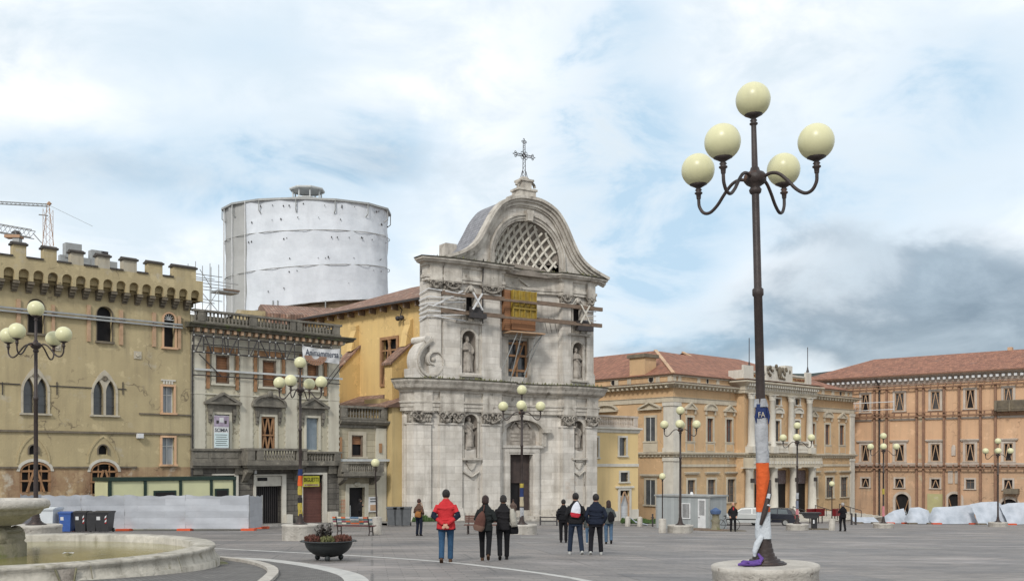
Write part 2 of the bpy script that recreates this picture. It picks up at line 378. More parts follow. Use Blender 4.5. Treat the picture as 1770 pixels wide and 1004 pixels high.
mt['mesh']=M('white mesh sheeting',(.46,.475,.505),(.40,.415,.445),1.0,rough=.7,bump=.5,bscale=2.0,brick=(3.0,.33,(.40,.42,.45),.006),blotch=((.34,.345,.35),.8,.66))
mt['tarp']=M('crumpled white tarp',(.44,.47,.52),(.30,.33,.37),1.2,rough=.6,bump=.45,bscale=2.6)
mt['orange']=M('orange plastic foot',(.62,.10,.035),(.5,.08,.03),2,rough=.5)
mt['wrap1']=M('white scaffold sheeting',(.66,.69,.73),(.56,.59,.63),.6,rough=.8,bump=.9,bscale=1.1,streak=((.44,.46,.49),.5,.8))
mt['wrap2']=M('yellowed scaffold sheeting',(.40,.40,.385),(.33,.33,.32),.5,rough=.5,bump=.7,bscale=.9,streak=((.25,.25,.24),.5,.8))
mt['binblack']=M('black bin plastic',(.020,.020,.022),(.03,.03,.032),4,rough=.4,spec=.5)
mt['binblue']=M('blue bin plastic',(.035,.10,.33),(.03,.08,.27),4,rough=.4,spec=.5)
mt['bingrey']=M('grey bin plastic',(.11,.115,.12),(.085,.09,.095),4,rough=.5)
mt['binwhite']=M('white bin plastic',(.60,.63,.65),(.52,.55,.57),3,rough=.5)
mt['cabgreen']=M('dark green cabin trim',(.016,.035,.026),(.012,.028,.022),3,rough=.5)
mt['cabyel']=M('pale yellow cabin panel',(.56,.56,.34),(.50,.50,.31),1,rough=.6)
mt['cabgrey']=M('grey site cabin panel',(.34,.36,.36),(.30,.32,.32),1,rough=.5,brick=(.25,50,(.25,.26,.27),.01))
mt['brownshut']=M('brown roller shutter',(.14,.058,.045),(.11,.045,.036),3,rough=.6,brick=(30,.11,(.08,.03,.025),.012))
mt['browndoor']=M('brown wooden door',(.20,.07,.04),(.14,.05,.03),3,rough=.6)
mt['green']=M('leaf green',(.075,.13,.035),(.035,.07,.02),9,rough=.7)
mt['greend']=M('dull wooded hill',(.030,.045,.034),(.018,.028,.026),.02,rough=1)
mt['heather']=M('red heather',(.17,.06,.05),(.09,.05,.03),14,rough=.8)
mt['heathy']=M('yellow green heather',(.20,.20,.09),(.11,.11,.045),14,rough=.8)
mt['darkleaf']=M('dark bronze leaves',(.05,.028,.03),(.03,.035,.02),14,rough=.6)
mt['planter']=M('charcoal planter',(.028,.033,.034),(.02,.022,.023),3,rough=.5,bump=.1)
mt['soil']=M('soil',(.04,.03,.02),(.02,.016,.012),8)
mt['kerb']=M('kerb stone',(.38,.36,.33),(.28,.265,.245),2,bump=.3,brick=(1.1,5,(.14,.13,.12),.015))
mt['pave']=M('pavement slabs',(.24,.225,.205),(.17,.16,.15),1.2,bump=.3,brick=(.8,.5,(.10,.095,.09),.02,1))
mt['tyre']=M('tyre rubber',(.02,.02,.02),(.03,.03,.03),5)
mt['carw']=M('white car paint',(.42,.43,.42),(.38,.39,.38),2,rough=.35,spec=.4)
mt['carb']=M('dark navy car paint',(.022,.024,.034),(.018,.02,.028),2,rough=.2,spec=.6)
mt['carglass']=M('car glass',(.07,.085,.09),(.10,.12,.13),2,rough=.32,spec=.3)
mt['red']=M('red postbox paint',(.16,.012,.015),(.12,.01,.012),3,rough=.4)
mt['redlamp']=M('red lens',(.4,.02,.02),(.3,.02,.02),3,rough=.2)
mt['water']=M('murky olive water',(.24,.215,.07),(.17,.155,.055),.7,rough=.05,spec=.5,bump=.10,bscale=5)
def fabric(name,c,k=.75): return M(name,c,tuple(x*k for x in c),7,rough=.9,bump=.5,bscale=16,spec=.2)
# ---------------------------------------------------------------- facade frames
class Fac:
    def __init__(s,x,d,vp,rz=None):
        s.ox,s.oy=d*(x-885)/FPX,d
        dx,dy=(vp-885,FPX) if vp>x else (885-vp,-FPX)
        n=math.hypot(dx,dy); s.c,s.s=dx/n,dy/n; s.th=math.atan2(dy,dx)
        s.oz=gz(s.ox,s.oy) if rz is None else rz
    def uw(s,x,y,v=0):
        rx,rz=(x-885)/FPX,(800-y)/FPX
        t=(v-s.s*s.ox+s.c*s.oy)/(-s.s*rx+s.c)
        return s.c*(t*rx-s.ox)+s.s*(t-s.oy), rz*t+CZ-s.oz
    def U(s,x,v=0): return s.uw(x,800,v)[0]
    def Wz(s,x,y,v=0): return s.uw(x,y,v)[1]
    def rect(s,x0,x1,yt,yb,v=0):
        xm=(x0+x1)/2; return (s.U(x0,v),s.U(x1,v),s.Wz(xm,yb,v),s.Wz(xm,yt,v))
    def world(s,u,v,w=0): return Vector((s.ox+s.c*u-s.s*v, s.oy+s.s*u+s.c*v, s.oz+w))
    def ground(s,u,v=0):
        p=s.world(u,v); return gz(p.x,p.y)-s.oz
    def root(s,name,label,cat,group=None): return thing(name,(s.ox,s.oy,s.oz),s.th,label,cat,group)
def arcpts(u0,u1,ws,rise,kind='round',n=12):
    """points of an arch from left spring to right spring"""
    uc=(u0+u1)/2; a=(u1-u0)/2
    if kind=='pointed':
        r=(a*a+rise*rise)/(2*a); pts=[]
        am=math.atan2(rise,r-a)
        for i in range(n//2+1):
            t=am*i/(n//2); pts.append((u0+r-r*cos(t), ws+r*sin(t)))
        return pts+[(u0+u1-x,z) for x,z in pts[-2::-1]]
    return [(uc-a*cos(pi*i/n), ws+rise*sin(pi*i/n)) for i in range(n+1)]
def wall(mb,u0,u1,w0,w1,holes=(),v=0,reveal=.25,mi=0,extra=()):
    """front skin with openings. hole=(u0,u1,w0,w1[,kind,rise]); v may be a function of u"""
    vf=v if callable(v) else (lambda u:v)
    us=sorted({u0,u1,*[x for h in holes for x in h[:2]],*[e for e in extra if u0<e<u1]})
    ws=sorted({w0,w1,*[x for h in holes for x in h[2:4]]})
    us=[x for x in us if u0-1e-6<=x<=u1+1e-6]; ws=[x for x in ws if w0-1e-6<=x<=w1+1e-6]
    for i in range(len(us)-1):
        for j in range(len(ws)-1):
            a,b,c,d=us[i],us[i+1],ws[j],ws[j+1]; um,wm=(a+b)/2,(c+d)/2
            if any(h[0]<um<h[1] and h[2]<wm<h[3] for h in holes): continue
            mb.quad((a,vf(a),c),(b,vf(b),c),(b,vf(b),d),(a,vf(a),d),mi)
    for h in holes:
        a,b,c,d=h[:4]; va,vb=vf(a),vf(b); r=reveal
        if len(h)>4 and h[4]:
            kind,rise=h[4],h[5]; sp_=d-rise; ap=arcpts(a,b,sp_,rise,kind); k=len(ap)//2
            for q in range(k):
                mb.add([(a,va,d),(ap[q][0],vf(ap[q][0]),ap[q][1]),(ap[q+1][0],vf(ap[q+1][0]),ap[q+1][1])],[(0,1,2)],mi)
            for q in range(k,len(ap)-1):
                mb.add([(b,vb,d),(ap[q][0],vf(ap[q][0]),ap[q][1]),(ap[q+1][0],vf(ap[q+1][0]),ap[q+1][1])],[(0,1,2)],mi)
            mb.add([(a,va,d),(ap[k][0],vf(ap[k][0]),ap[k][1]),(b,vb,d)],[(0,1,2)],mi) if ap[k][1]<d-1e-4 else None
            for q in range(len(ap)-1):
                p,s2=ap[q],ap[q+1]; mb.quad((p[0],vf(p[0]),p[1]),(s2[0],vf(s2[0]),s2[1]),(s2[0],vf(s2[0])+r,s2[1]),(p[0],vf(p[0])+r,p[1]),mi)
            top=sp_
        else:
            top=d; mb.quad((a,va,d),(b,vb,d),(b,vb+r,d),(a,va+r,d),mi)
        mb.quad((a,va,c),(a,va+r,c),(a,va+r,top),(a,va,top),mi)
        mb.quad((b,vb,c),(b,vb,top),(b,vb+r,top),(b,vb+r,c),mi)
        mb.quad((a,va,c),(b,vb,c),(b,vb+r,c),(a,va+r,c),mi)
    return mb
def shell(mb,u0,u1,w0,w1,depth,v=0,mi=0):
    """side, back and top of a building body"""
    b=v+depth
    mb.quad((u0,v,w0),(u0,v,w1),(u0,b,w1),(u0,b,w0),mi); mb.quad((u1,v,w0),(u1,b,w0),(u1,b,w1),(u1,v,w1),mi)
    mb.quad((u0,b,w0),(u0,b,w1),(u1,b,w1),(u1,b,w0),mi); mb.quad((u0,v,w1),(u1,v,w1),(u1,b,w1),(u0,b,w1),mi); return mb
def arc_fill(mb,a,b,c,d,kind,rise,y0,y1,mi=0):
    ap=arcpts(a,b,d-rise,rise,kind); mb.prism([(a,c)]+ap+[(b,c)],y0,y1,mi)
def arc_band(mb,a,b,ws,rise,kind,wd,y0,y1,mi=0,n=12):
    i_=arcpts(a,b,ws,rise,kind,n); o_=arcpts(a-wd,b+wd,ws,rise+wd*(1.4 if kind=='pointed' else 1),kind,n)
    for q in range(len(i_)-1): mb.prism([i_[q],o_[q],o_[q+1],i_[q+1]],y0,y1,mi)
def pediment(mb,a,b,w,kind,h,v0=-.22,v1=.02,mi=0):
    t=.13
    if kind=='flat': mb.box(a,b,v0,v1,w,w+t,mi); mb.box(a+.06,b-.06,v0+.08,v1,w-.12,w,mi); return
    mb.box(a,b,v0,v1,w,w+t,mi)
    if kind=='tri':
        m=(a+b)/2
        mb.prism([(a,w+t),(m,w+t+h),(m,w+t+h-t*1.2),(a+t*2.6,w+t)],v0,v1,mi); mb.prism([(b,w+t),(b-t*2.6,w+t),(m,w+t+h-t*1.2),(m,w+t+h)],v0,v1,mi)
        mb.prism([(a+t*2.6,w+t),(m,w+t+h-t*1.2),(b-t*2.6,w+t)],v0+.12,v1,mi)
    else:
        ap=arcpts(a,b,w+t,h,'round',10); ip=arcpts(a+t*1.2,b-t*1.2,w+t,h-t,'round',10)
        for q in range(10): mb.prism([ip[q],ap[q],ap[q+1],ip[q+1]],v0,v1,mi)
        mb.prism(ip,v0+.12,v1,mi)
def brace_mesh(kind,a,b,c,d,v,t=.09):
    mb=MB(); m=(a+b)/2; g=t/2
    if 'F' in kind:
        mb.box(a,a+t,v-.05,v+.06,c,d); mb.box(b-t,b,v-.05,v+.06,c,d); mb.box(a+t,b-t,v-.05,v+.06,d-t,d); mb.box(a+t,b-t,v-.05,v+.06,c,c+t)
    if 'A' in kind: mb.beam((a+t,v,c+.02),(m-.02,v,d-t),t,t*.9); mb.beam((b-t,v-.01,c+.02),(m+.02,v-.01,d-t),t,t*.9)
    if 'V' in kind: mb.beam((a+t,v,d-.05),(m-.02,v,c+.05),t,t*.9); mb.beam((b-t,v-.01,d-.05),(m+.02,v-.01,c+.05),t,t*.9)
    if 'X' in kind: mb.beam((a+g,v,c),(b-g,v,d),t,t); mb.beam((a+g,v-.03,d),(b-g,v-.03,c),t,t)
    if 'H' in kind: h=c+(d-c)*.42; mb.box(a+t,b-t,v-.1,v-.02,h,h+t)
    if 'M' in kind: mb.box(m-g,m+g,v-.08,v+.03,c+t,d-t)
    return mb
def window(par,r,trim=.16,mat=None,sill=True,ped=None,pedh=.35,pedgap=.3,pedext=.35,fill='glass',brace=None,depth=.24,kind=None,rise=0,name='window',
           mull=1,v=0,bm='timber2',base=None,proud=.07,framemat='timberd',label=None):
    mat=mat or mt['lime']; a,b,c,d=r; mb=MB(); y0=v-proud; y1=v+.05
    if trim>0:
        top=d-rise if kind else d
        mb.box(a-trim,a,y0,y1,c,top); mb.box(b,b+trim,y0,y1,c,top)
        if kind: arc_band(mb,a,b,top,rise,kind,trim,y0,y1)
        else: mb.box(a-trim,b+trim,y0-.004,y1,d,d+trim)
    if sill: mb.box(a-trim-.06,b+trim+.06,y0-.08,y1,c-.12,c)
    if trim<=0 and not sill: mb.box(a,b,v+depth-.05,v+depth-.03,c,c+.05)
    w=mb.build(name,mat,par)
    if label: w['label']=label
    p=MB(); yb=v+depth
    if kind: arc_fill(p,a-.01,b+.01,c,d,kind,rise,yb,yb+.03)
    else: p.box(a-.01,b+.01,yb,yb+.03,c-.01,d+.01)
    p.build('pane' if fill.startswith('glass') else 'opening' if fill=='dark' else 'boarding',mt[fill],w)
    if fill.startswith('glass') and mull:
        q=MB(); m=(a+b)/2; y=yb-.05; q.box(m-.03,m+.03,y,yb-.004,c,d-rise*.2)
        q.box(a,a+.05,y,yb-.004,c,d-rise); q.box(b-.05,b,y,yb-.004,c,d-rise)
        for hh in ([.66] if mull==1 else [.33,.66]): q.box(a+.05,b-.05,y+.002,yb-.006,c+(d-c)*hh,c+(d-c)*hh+.05)
        q.build('sash',mt[framemat],w)
    if brace: brace_mesh(brace,a+.02,b-.02,c+.01,d-.01-(rise if kind else 0),v+.06).build('brace',mt[bm],w)
    if ped:
        q=MB(); pw=d+trim+pedgap; pediment(q,a-trim-pedext,b+trim+pedext,pw,ped,pedh,v-.28,v+.02)
        if ped!='flat':
            for xx in (a-trim-.14,b+trim-.04): q.box(xx,xx+.18,v-.18,v+.02,pw-.42,pw-.003)
        q.build('pediment',mat,w)
    if base:
        q=MB(); q.box(a-trim,b+trim,v-.10,v+.02,c-.12-base,c-.122); q.box(a-trim+.18,b+trim-.18,v-.125,v-.1,c-base,c-.28,1); q.build('base_panel',[mat,mt['palace']],w)
    return w
def balusters(mb,u0,u1,w0,w1,v0,v1,sp_=.26,pier=None,mi=0,nseg=8):
    """balustrade along u: plinth, rail, turned balusters, piers"""
    vc=(v0+v1)/2; ph=(w1-w0)*.16
    mb.box(u0,u1,v0,v1,w0,w0+ph,mi); mb.box(u0-.05,u1+.05,v0-.05,v1+.05,w1-ph,w1,mi)
    piers=pier or []
    for p in piers: mb.box(p-.25,p+.25,v0-.02,v1+.02,w0+ph,w1-ph,mi)
    n=max(2,int((u1-u0)/sp_)); h=w1-w0-2*ph
    for i in range(n):
        u=u0+(i+.5)*(u1-u0)/n
        if any(abs(u-p)<.32 for p in piers): continue
        mb.lathe([(.075,0),(.05,h*.12),(.095,h*.38),(.05,h*.68),(.045,h*.85),(.075,h)],nseg,(u,vc,w0+ph),mi=mi)
def text(s,par,u0,u1,w0,w1,v,mat,name='lettering',ext=.01,bold=0.0):
    cu=bpy.data.curves.new('t','FONT'); cu.body=s; cu.extrude=ext; cu.offset=bold
    o=bpy.data.objects.new('t',cu); col.objects.link(o)
    dg=bpy.context.evaluated_depsgraph_get(); me=bpy.data.meshes.new_from_object(o.evaluated_get(dg))
    bpy.data.objects.remove(o)
    xs=[q.co.x for q in me.vertices]; ys=[q.co.y for q in me.vertices]; x0,x1,y0,y1=min(xs),max(xs),min(ys),max(ys)
    for q in me.vertices:
        x,y,z=q.co; q.co=(u0+(x-x0)/(x1-x0)*(u1-u0), v-z-ext, w0+(y-y0)/(y1-y0)*(w1-w0))
    me.materials.clear(); me.materials.append(mat); me.name=name
    r=bpy.data.objects.new(name,me); col.objects.link(r); r.parent=par; return r

# ================================================================ GROUND
def ground():
    g=M('grey stone paving',(.225,.210,.198),(.165,.156,.148),.35,bump=.35,bscale=3,rough=.62,blotch=((.12,.118,.118),.55,.62))
    t=g.node_tree; n=t.nodes.new; l=t.links.new; b=t.nodes['Principled BSDF']
    src=b.inputs['Base Color'].links[0].from_socket
    tx=n('ShaderNodeTexCoord').outputs['Object']
    mp=n('ShaderNodeMapping'); l(tx,mp.inputs[0]); mp.inputs['Rotation'].default_value=(0,0,R(-8))
    br=n('ShaderNodeTexBrick'); l(mp.outputs[0],br.inputs[0]); br.inputs['Scale'].default_value=1; br.inputs['Brick Width'].default_value=.62; br.inputs['Row Height'].default_value=.31
    br.inputs['Mortar Size'].default_value=.012; br.inputs['Color1'].default_value=(1.12,1.1,1.08,1); br.inputs['Color2'].default_value=(.80,.81,.83,1); br.inputs['Mortar'].default_value=(.42,.42,.42,1); br.inputs['Mortar Smooth'].default_value=.3
    mx=n('ShaderNodeMix'); mx.data_type='RGBA'; mx.blend_type='MULTIPLY'; mx.inputs[0].default_value=.8; l(src,mx.inputs[6]); l(br.outputs['Color'],mx.inputs[7])
    # long damp streaks and patched slabs
    m2=n('ShaderNodeMapping'); l(tx,m2.inputs[0]); m2.inputs['Scale'].default_value=(.35,.9,1)
    ns=n('ShaderNodeTexNoise'); l(m2.outputs[0],ns.inputs[0]); ns.inputs['Scale'].default_value=.5; ns.inputs['Detail'].default_value=8; ns.inputs['Roughness'].default_value=.7
    mr=n('ShaderNodeMapRange'); l(ns.outputs[0],mr.inputs[0]); mr.inputs[1].default_value=.56; mr.inputs[2].default_value=.68; mr.inputs[4].default_value=.75
    m3=n('ShaderNodeMix'); m3.data_type='RGBA'; l(mr.outputs[0],m3.inputs[0]); l(mx.outputs[2],m3.inputs[6]); m3.inputs[7].default_value=(.085,.083,.084,1)
    mr2=n('ShaderNodeMapRange'); l(ns.outputs[0],mr2.inputs[0]); mr2.inputs[1].default_value=.46; mr2.inputs[2].default_value=.34; mr2.inputs[4].default_value=.75
    m4=n('ShaderNodeMix'); m4.data_type='RGBA'; l(mr2.outputs[0],m4.inputs[0]); l(m3.outputs[2],m4.inputs[6]); m4.inputs[7].default_value=(.33,.30,.285,1)
    # coarse paving bays: bands of differently worn stone
    b2_=n('ShaderNodeTexBrick'); l(mp.outputs[0],b2_.inputs[0]); b2_.inputs['Scale'].default_value=1; b2_.inputs['Brick Width'].default_value=5.2; b2_.inputs['Row Height'].default_value=2.6; b2_.inputs['Mortar Size'].default_value=.05
    b2_.inputs['Color1'].default_value=(1.10,1.06,1.03,1); b2_.inputs['Color2'].default_value=(.86,.87,.90,1); b2_.inputs['Mortar'].default_value=(.62,.62,.62,1); b2_.inputs['Mortar Smooth'].default_value=.6
    m5=n('ShaderNodeMix'); m5.data_type='RGBA'; m5.blend_type='MULTIPLY'; m5.inputs[0].default_value=.8; l(m4.outputs[2],m5.inputs[6]); l(b2_.outputs['Color'],m5.inputs[7])
    sp3=n('ShaderNodeTexNoise'); l(tx,sp3.inputs[0]); sp3.inputs['Scale'].default_value=3.2; sp3.inputs['Detail'].default_value=3
    mr3=n('ShaderNodeMapRange'); l(sp3.outputs[0],mr3.inputs[0]); mr3.inputs[1].default_value=.66; mr3.inputs[2].default_value=.72; mr3.inputs[4].default_value=.55
    m6=n('ShaderNodeMix'); m6.data_type='RGBA'; l(mr3.outputs[0],m6.inputs[0]); l(m5.outputs[2],m6.inputs[6]); m6.inputs[7].default_value=(.075,.07,.068,1)
    l(m6.outputs[2],b.inputs['Base Color'])
    # one sheet, finer near the camera, out to the horizon
    xs=[-1500,-700,-350,-200,-140,-100,-75,-60,-50,-42,-36,-32]+[-30+i for i in range(86)]+[58,62,67,73,80,90,105,130,200,350,700,1500]
    ys=[-300,-120,-60,-30,-12,-4,0,1,2,3,4,5]+[6+i for i in range(60)]+[66+2*i for i in range(33)]+[140,160,200,260,350,500,800,1300,2000]
    vs=[(x,y,gz(x,min(y,300))-(max(0,y-300)*.01)) for y in ys for x in xs]; k=len(xs)
    m=MB(); m.add(vs,[(j*k+i,j*k+i+1,(j+1)*k+i+1,(j+1)*k+i) for j in range(len(ys)-1) for i in range(k-1)],0,True)
    tag(m.build('ground',g),kind='structure')
ground()
def strip(name,pts,w,mat,lift=.004,kind='structure',thick=None):
    """flat ribbon on the ground through ground points"""
    m=MB(); P=[Vector((p.x,p.y)) for p in pts]; out=[]
    for i,p in enumerate(P):
        t=(P[min(i+1,len(P)-1)]-P[max(i-1,0)]).normalized(); nn=Vector((-t.y,t.x))
        ww=w[i] if isinstance(w,list) else w
        out.append((p+nn*ww/2,p-nn*ww/2))
    vs=[]
    for a,b in out: vs += [(a.x,a.y,gz(a.x,a.y)+lift),(b.x,b.y,gz(b.x,b.y)+lift)]
    fs=[(2*i,2*i+1,2*i+3,2*i+2) for i in range(len(out)-1)]
    m.add(vs,fs)
    if thick:
        lo=[(x,y,z-thick) for x,y,z in vs]; nv=len(vs); m.add(vs+lo,[(2*i+1,2*i+1+nv,2*i+3+nv,2*i+3) for i in range(len(out)-1)]+[(2*i,2*i+2,2*i+2+nv,2*i+nv) for i in range(len(out)-1)])
    return tag(m.build(name,mat),kind=kind)
def dense(px,n=8):
    g=[gpt(*p) for p in px]; o=[]
    for i in range(len(g)-1):
        p0=g[max(i-1,0)];p1=g[i];p2=g[i+1];p3=g[min(i+2,len(g)-1)]
        for k in range(n):
            t=k/n; o.append(.5*((2*p1)+(p2-p0)*t+(2*p0-5*p1+4*p2-p3)*t*t+(3*p1-p0-3*p2+p3)*t**3))
    return o+[g[-1]]
strip('pale_paving_line',dense([(120,938),(280,943),(460,952),(600,959),(760,970),(880,983),(960,994),(1030,1008),(1090,1040),(1060,1110)]),.24,mt['roadline'])
strip('pale_paving_line',dense([(300,959),(400,963.5),(460,967),(530,976),(585,987),(612,998),(612,1012),(560,1060),(420,1120)]),[.26+.02*min(i,10) for i in range(65)],mt['roadline'])
strip('pale_paving_line',dense([(560,931.5),(700,930),(830,928.5),(960,927.5),(1120,926)],3),.22,mt['roadline'])
strip('curb_arc',dense([(300,962),(380,966),(430,972),(462,981),(472,991),(462,1004),(420,1040)]),.22,mt['ped'],lift=.07,thick=.1)
# small-cobble patch inside the inner line
cob=M('small cobbles',(.20,.19,.18),(.13,.125,.12),2.2,bump=.6,bscale=9,brick=(.13,.12,(.06,.055,.05),.012,1),blotch=((.09,.10,.06),1.2,.66))
arc=dense([(300,960),(400,964.5),(460,968),(528,977),(580,988),(606,998),(606,1012),(556,1060),(420,1120)])
m=MB(); ctr=Vector((-12,14,0))
vs=[(p.x,p.y,gz(p.x,p.y)+.0025) for p in arc]+[(-14,8,gz(-14,8)+.0025)]
inner=[]; 
for p in arc: 
    q=Vector((p.x,p.y,0)).lerp(Vector((-11.6,18,0)),.98); inner.append((q.x,q.y,gz(q.x,q.y)+.0025))
k=len(arc); m.add([(p.x,p.y,gz(p.x,p.y)+.0025) for p in arc]+inner,[(i,i+1,i+1+k,i+k) for i in range(k-1)])
tag(m.build('cobble_paving',cob),kind='structure')
rb=random.Random(3)
for i in range(16):      # short pale marks between the slabs, far half of the square
    pxm=rb.uniform(620,1700); pym=rb.uniform(922,948); a=gpt(pxm,pym)
    l_=rb.uniform(.8,2.2); strip('pale_paving_mark',[a,Vector((a.x+l_/2,a.y+.05,0)),Vector((a.x+l_,a.y+.1,0))],rb.uniform(.1,.22),mt['roadline'],lift=.0042+.0003*i)

# hills far behind
def hills():
    m=MB(); r=random.Random(5); n=90; rows=[]
    for j,(dist,hh) in enumerate(((1100,0),(1400,.75),(1750,1.0),(2100,.5))):
        row=[]
        for i in range(n+1):
            px=-1600+i*60; d=dist; base=-60
            crest=(800-(648-16*math.exp(-((px-1035)/90)**2)-10*math.sin(px*.006)-5*sin(px*.021+1)))/FPX*1750+CZ
            row.append((d*(px-885)/FPX,d,base+(crest-base)*hh+(r.uniform(-4,4) if hh else 0)))
        rows.append(row)
    k=n+1; m.add([p for q in rows for p in q],[(j*k+i,j*k+i+1,(j+1)*k+i+1,(j+1)*k+i) for j in range(3) for i in range(n)],0,True)
    tag(m.build('hills',mt['greend']),kind='structure')
    # ragged tree line on the crest beside the church
    m=MB(); r=random.Random(9)
    for i in range(150):
        px=r.uniform(960,1130); d=1740; z=(800-(640-12*math.exp(-((px-1035)/80)**2)))/FPX*d+CZ; x=d*(px-885)/FPX; s=r.uniform(5,11)
        m.ell((x,d-r.uniform(0,40),z-3),(s*.6,s*.6,s),6,5)
    tag(m.build('hill_wood',mt['greend']),'dark wooded crest of the hill beyond the church','wood',kind='stuff')
hills()

# ================================================================ pavement in front of the left buildings and the church
FA=Fac(329,60.6,2730); FB=FA
FC=Fac(708,70,3500)
def pave(name,a,b,c,d,h=.13):
    m=MB(); n=14; vs=[]
    for i in range(n+1):
        t=i/n; p=a.lerp(b,t); q=d.lerp(c,t)
        vs += [(p.x,p.y,gz(p.x,p.y)+h),(q.x,q.y,gz(q.x,q.y)+h),(p.x,p.y,gz(p.x,p.y)-.1)]
    m.add(vs,[(3*i,3*i+3,3*i+4,3*i+1) for i in range(n)],0); m.add(vs,[(3*i+2,3*i+5,3*i+3,3*i) for i in range(n)],1)
    tag(m.build(name,[mt['pave'],mt['kerb']]),kind='structure')
pave('pavement',FA.world(-30,-2.6),FA.world(14.5,-2.6),FA.world(14.5,.5),FA.world(-30,.5))
pave('church_pavement',FC.world(-4.2,-5.0),FC.world(22,-5.0),FC.world(22,4),FC.world(-4.2,4),.15)

# ================================================================ CASTLE
def castle():
    F=FA; rt=F.root('battlemented_building','ochre battlemented building with arched corbel table and gothic twin windows at far left','building')
    U,Wz=F.U,F.Wz; vp=-.55; UL=-17.5
    wall_top=Wz(200,500); hs=[]
    upper=[F.rect(48,76,517,576),F.rect(167,194,530,590),F.rect(283,302,542,600)]
    goth=[F.rect(40,82,652,714),F.rect(161,200,657,717)]
    lowarch=[F.rect(34,88,797,850),F.rect(156,204,797,853)]
    sq=[F.rect(281,300,668,713),F.rect(280,301,756,802)]
    ocs=[F.rect(50,66,769,785),F.rect(170,186,769,785)]
    ext=[(-13.2,-12.4),(-16.3,-15.5)]
    H=[]
    for r in upper: H.append((*r,'round',(r[1]-r[0])/2))
    for r in lowarch: H.append((*r,'round',(r[3]-r[2])*.32))
    for r in ocs: H.append((*r,'round',(r[3]-r[2])/2))
    for r in sq: H.append(r)
    lan=[]
    for r in goth:
        w=(r[1]-r[0]); a=(r[0],r[0]+w*.45,r[2],r[3]); b=(r[0]+w*.55,r[1],r[2],r[3])
        for q in (a,b): lan.append(q); H.append((*q,'pointed',.75))
    w0=-.6; base=MB()
    lowz=Wz(200,807)
    wall(base,UL,0,lowz,wall_top+1.2,[h for h in H if h[2]>=lowz-.01]+[(h[0],h[1],lowz,h[3],*h[4:]) for h in H if h[2]<lowz<h[3] and h[3]>lowz+.05],0,.3)
    shell(base,UL,0,w0,wall_top+1.2,14,0); base.build('wall',mt['castle'],rt)
    lw=MB(); wall(lw,UL,0,w0,lowz,[(h[0],h[1],h[2],lowz) for h in H if h[2]<lowz<h[3]]+[h for h in H if h[3]<=lowz],0,.3); lw.build('lower_wall',mt['castle_low'],rt)
    # corbelled parapet with arches: measured arches
    cx=[16,43,69,95,118,142,165,188,210,233,255,277,299,319,338]; cy=[462,465,467,470,473.5,476.5,479,482.5,486,489,492,494.5,496.5,498.5,501]
    us=[U(x,vp) for x in cx]; step=(us[-1]-us[0])/14
    us=[us[0]+step*i for i in range(-8,15)]; us[-1]=min(us[-1],.1)
    ztop=Wz(165,480,vp); aw=step*.74
    zs=ztop-aw*.5-.36; sill=Wz(165,462,vp)
    par=MB(); UE=.55
    wall(par,UL,UE,zs,sill,[(u-aw/2,u+aw/2,zs,ztop,'round',aw/2) for u in us],vp,.5)
    par.quad((UE,vp,zs),(UE,13,zs),(UE,13,sill),(UE,vp,sill)); par.quad((UL,vp,zs),(UE,vp,zs),(UE,0,zs),(UL,0,zs)) if False else None
    par.box(UL,UE-.003,vp+.35,vp+.5,sill-1.0,sill-.003) ; par.box(UL,UE-.003,vp+.5,1.5,ztop+.02,ztop+.14)
    par.box(UE-.4,UE-.003,1.5,13,ztop+.02,ztop+.14)
    par.box(UL,UE,13,13.4,zs,sill)
    par.build('parapet',mt['castle'],rt)
    cb=MB()
    for i in range(len(us)-1):
        u=(us[i]+us[i+1])/2; h=zs
        for k,(o,hh) in enumerate(((.52,.16),(.38,.15),(.24,.15),(.12,.10))):
            cb.box(u-.17+k*.01,u+.17-k*.01,-o,.02,h-hh,h-.004*k); h-=hh
    for j in range(8):
        u=UE; y=.8+j*1.2; h=zs
        for k,(o,hh) in enumerate(((.5,.22),(.38,.2),(.24,.2))): cb.box(0,o,y-.17,y+.17,h-hh,h-.004*k); h-=hh
    build_split(cb,'corbel',mt['castle_trim'],rt,.02)
    # merlons
    caps=[(-40,-25),(19,60),(72,112),(120,158),(166,203),(210,249),(253,293),(297,338)]
    z1=Wz(185,441,vp); ul=[(U(a,vp),U(b,vp)) for a,b in caps[1:]]
    ul=[(ul[0][0]-3.2,ul[0][1]-3.35),(ul[0][0]-1.62,ul[0][1]-1.72)]+ul
    ul=[(ul[0][0]-k*1.62,ul[0][1]-k*1.65) for k in (3,2,1)]+ul
    ul[-1]=(ul[-1][0],UE-.02)
    for i,(a,b) in enumerate(ul):
        mm=MB(); mm.box(a+.10,b-.42,vp+.01,vp+.48,sill,z1-.1)
        o=mm.build('merlon',mt['merlon'] if 7<=i<=9 else mt['castle'],rt)
        c=MB(); c.box(a+.02,b-.34,vp-.08,vp+.56,z1-.12,z1-.02); c.prismx([(vp-.05,z1-.02),(vp+.53,z1-.02),(vp+.24,z1+.10)],a+.05,b-.37); c.build('cap',mt['cap'],o)
        if i<len(ul)-1:
            s=MB(); s.box(b-.42,ul[i+1][0]+.1,vp-.07,vp+.5,sill+.001,sill+.09); s.build('crenel_sill',mt['cap'],rt)
    for j in range(5):     # flank merlons
        y=.9+j*2.2; mm=MB(); mm.box(UE-.45,UE-.02,y,y+1.3,sill,z1-.1); o=mm.build('merlon',mt['castle'],rt); c=MB(); c.box(UE-.53,UE+.06,y-.07,y+1.37,z1-.12,z1+.04); c.build('cap',mt['cap'],o)
    f=MB(); f.box(UL+.01,0,.5,13,wall_top+1.21,wall_top+1.25); f.build('roof_terrace',mt['cap'],rt)
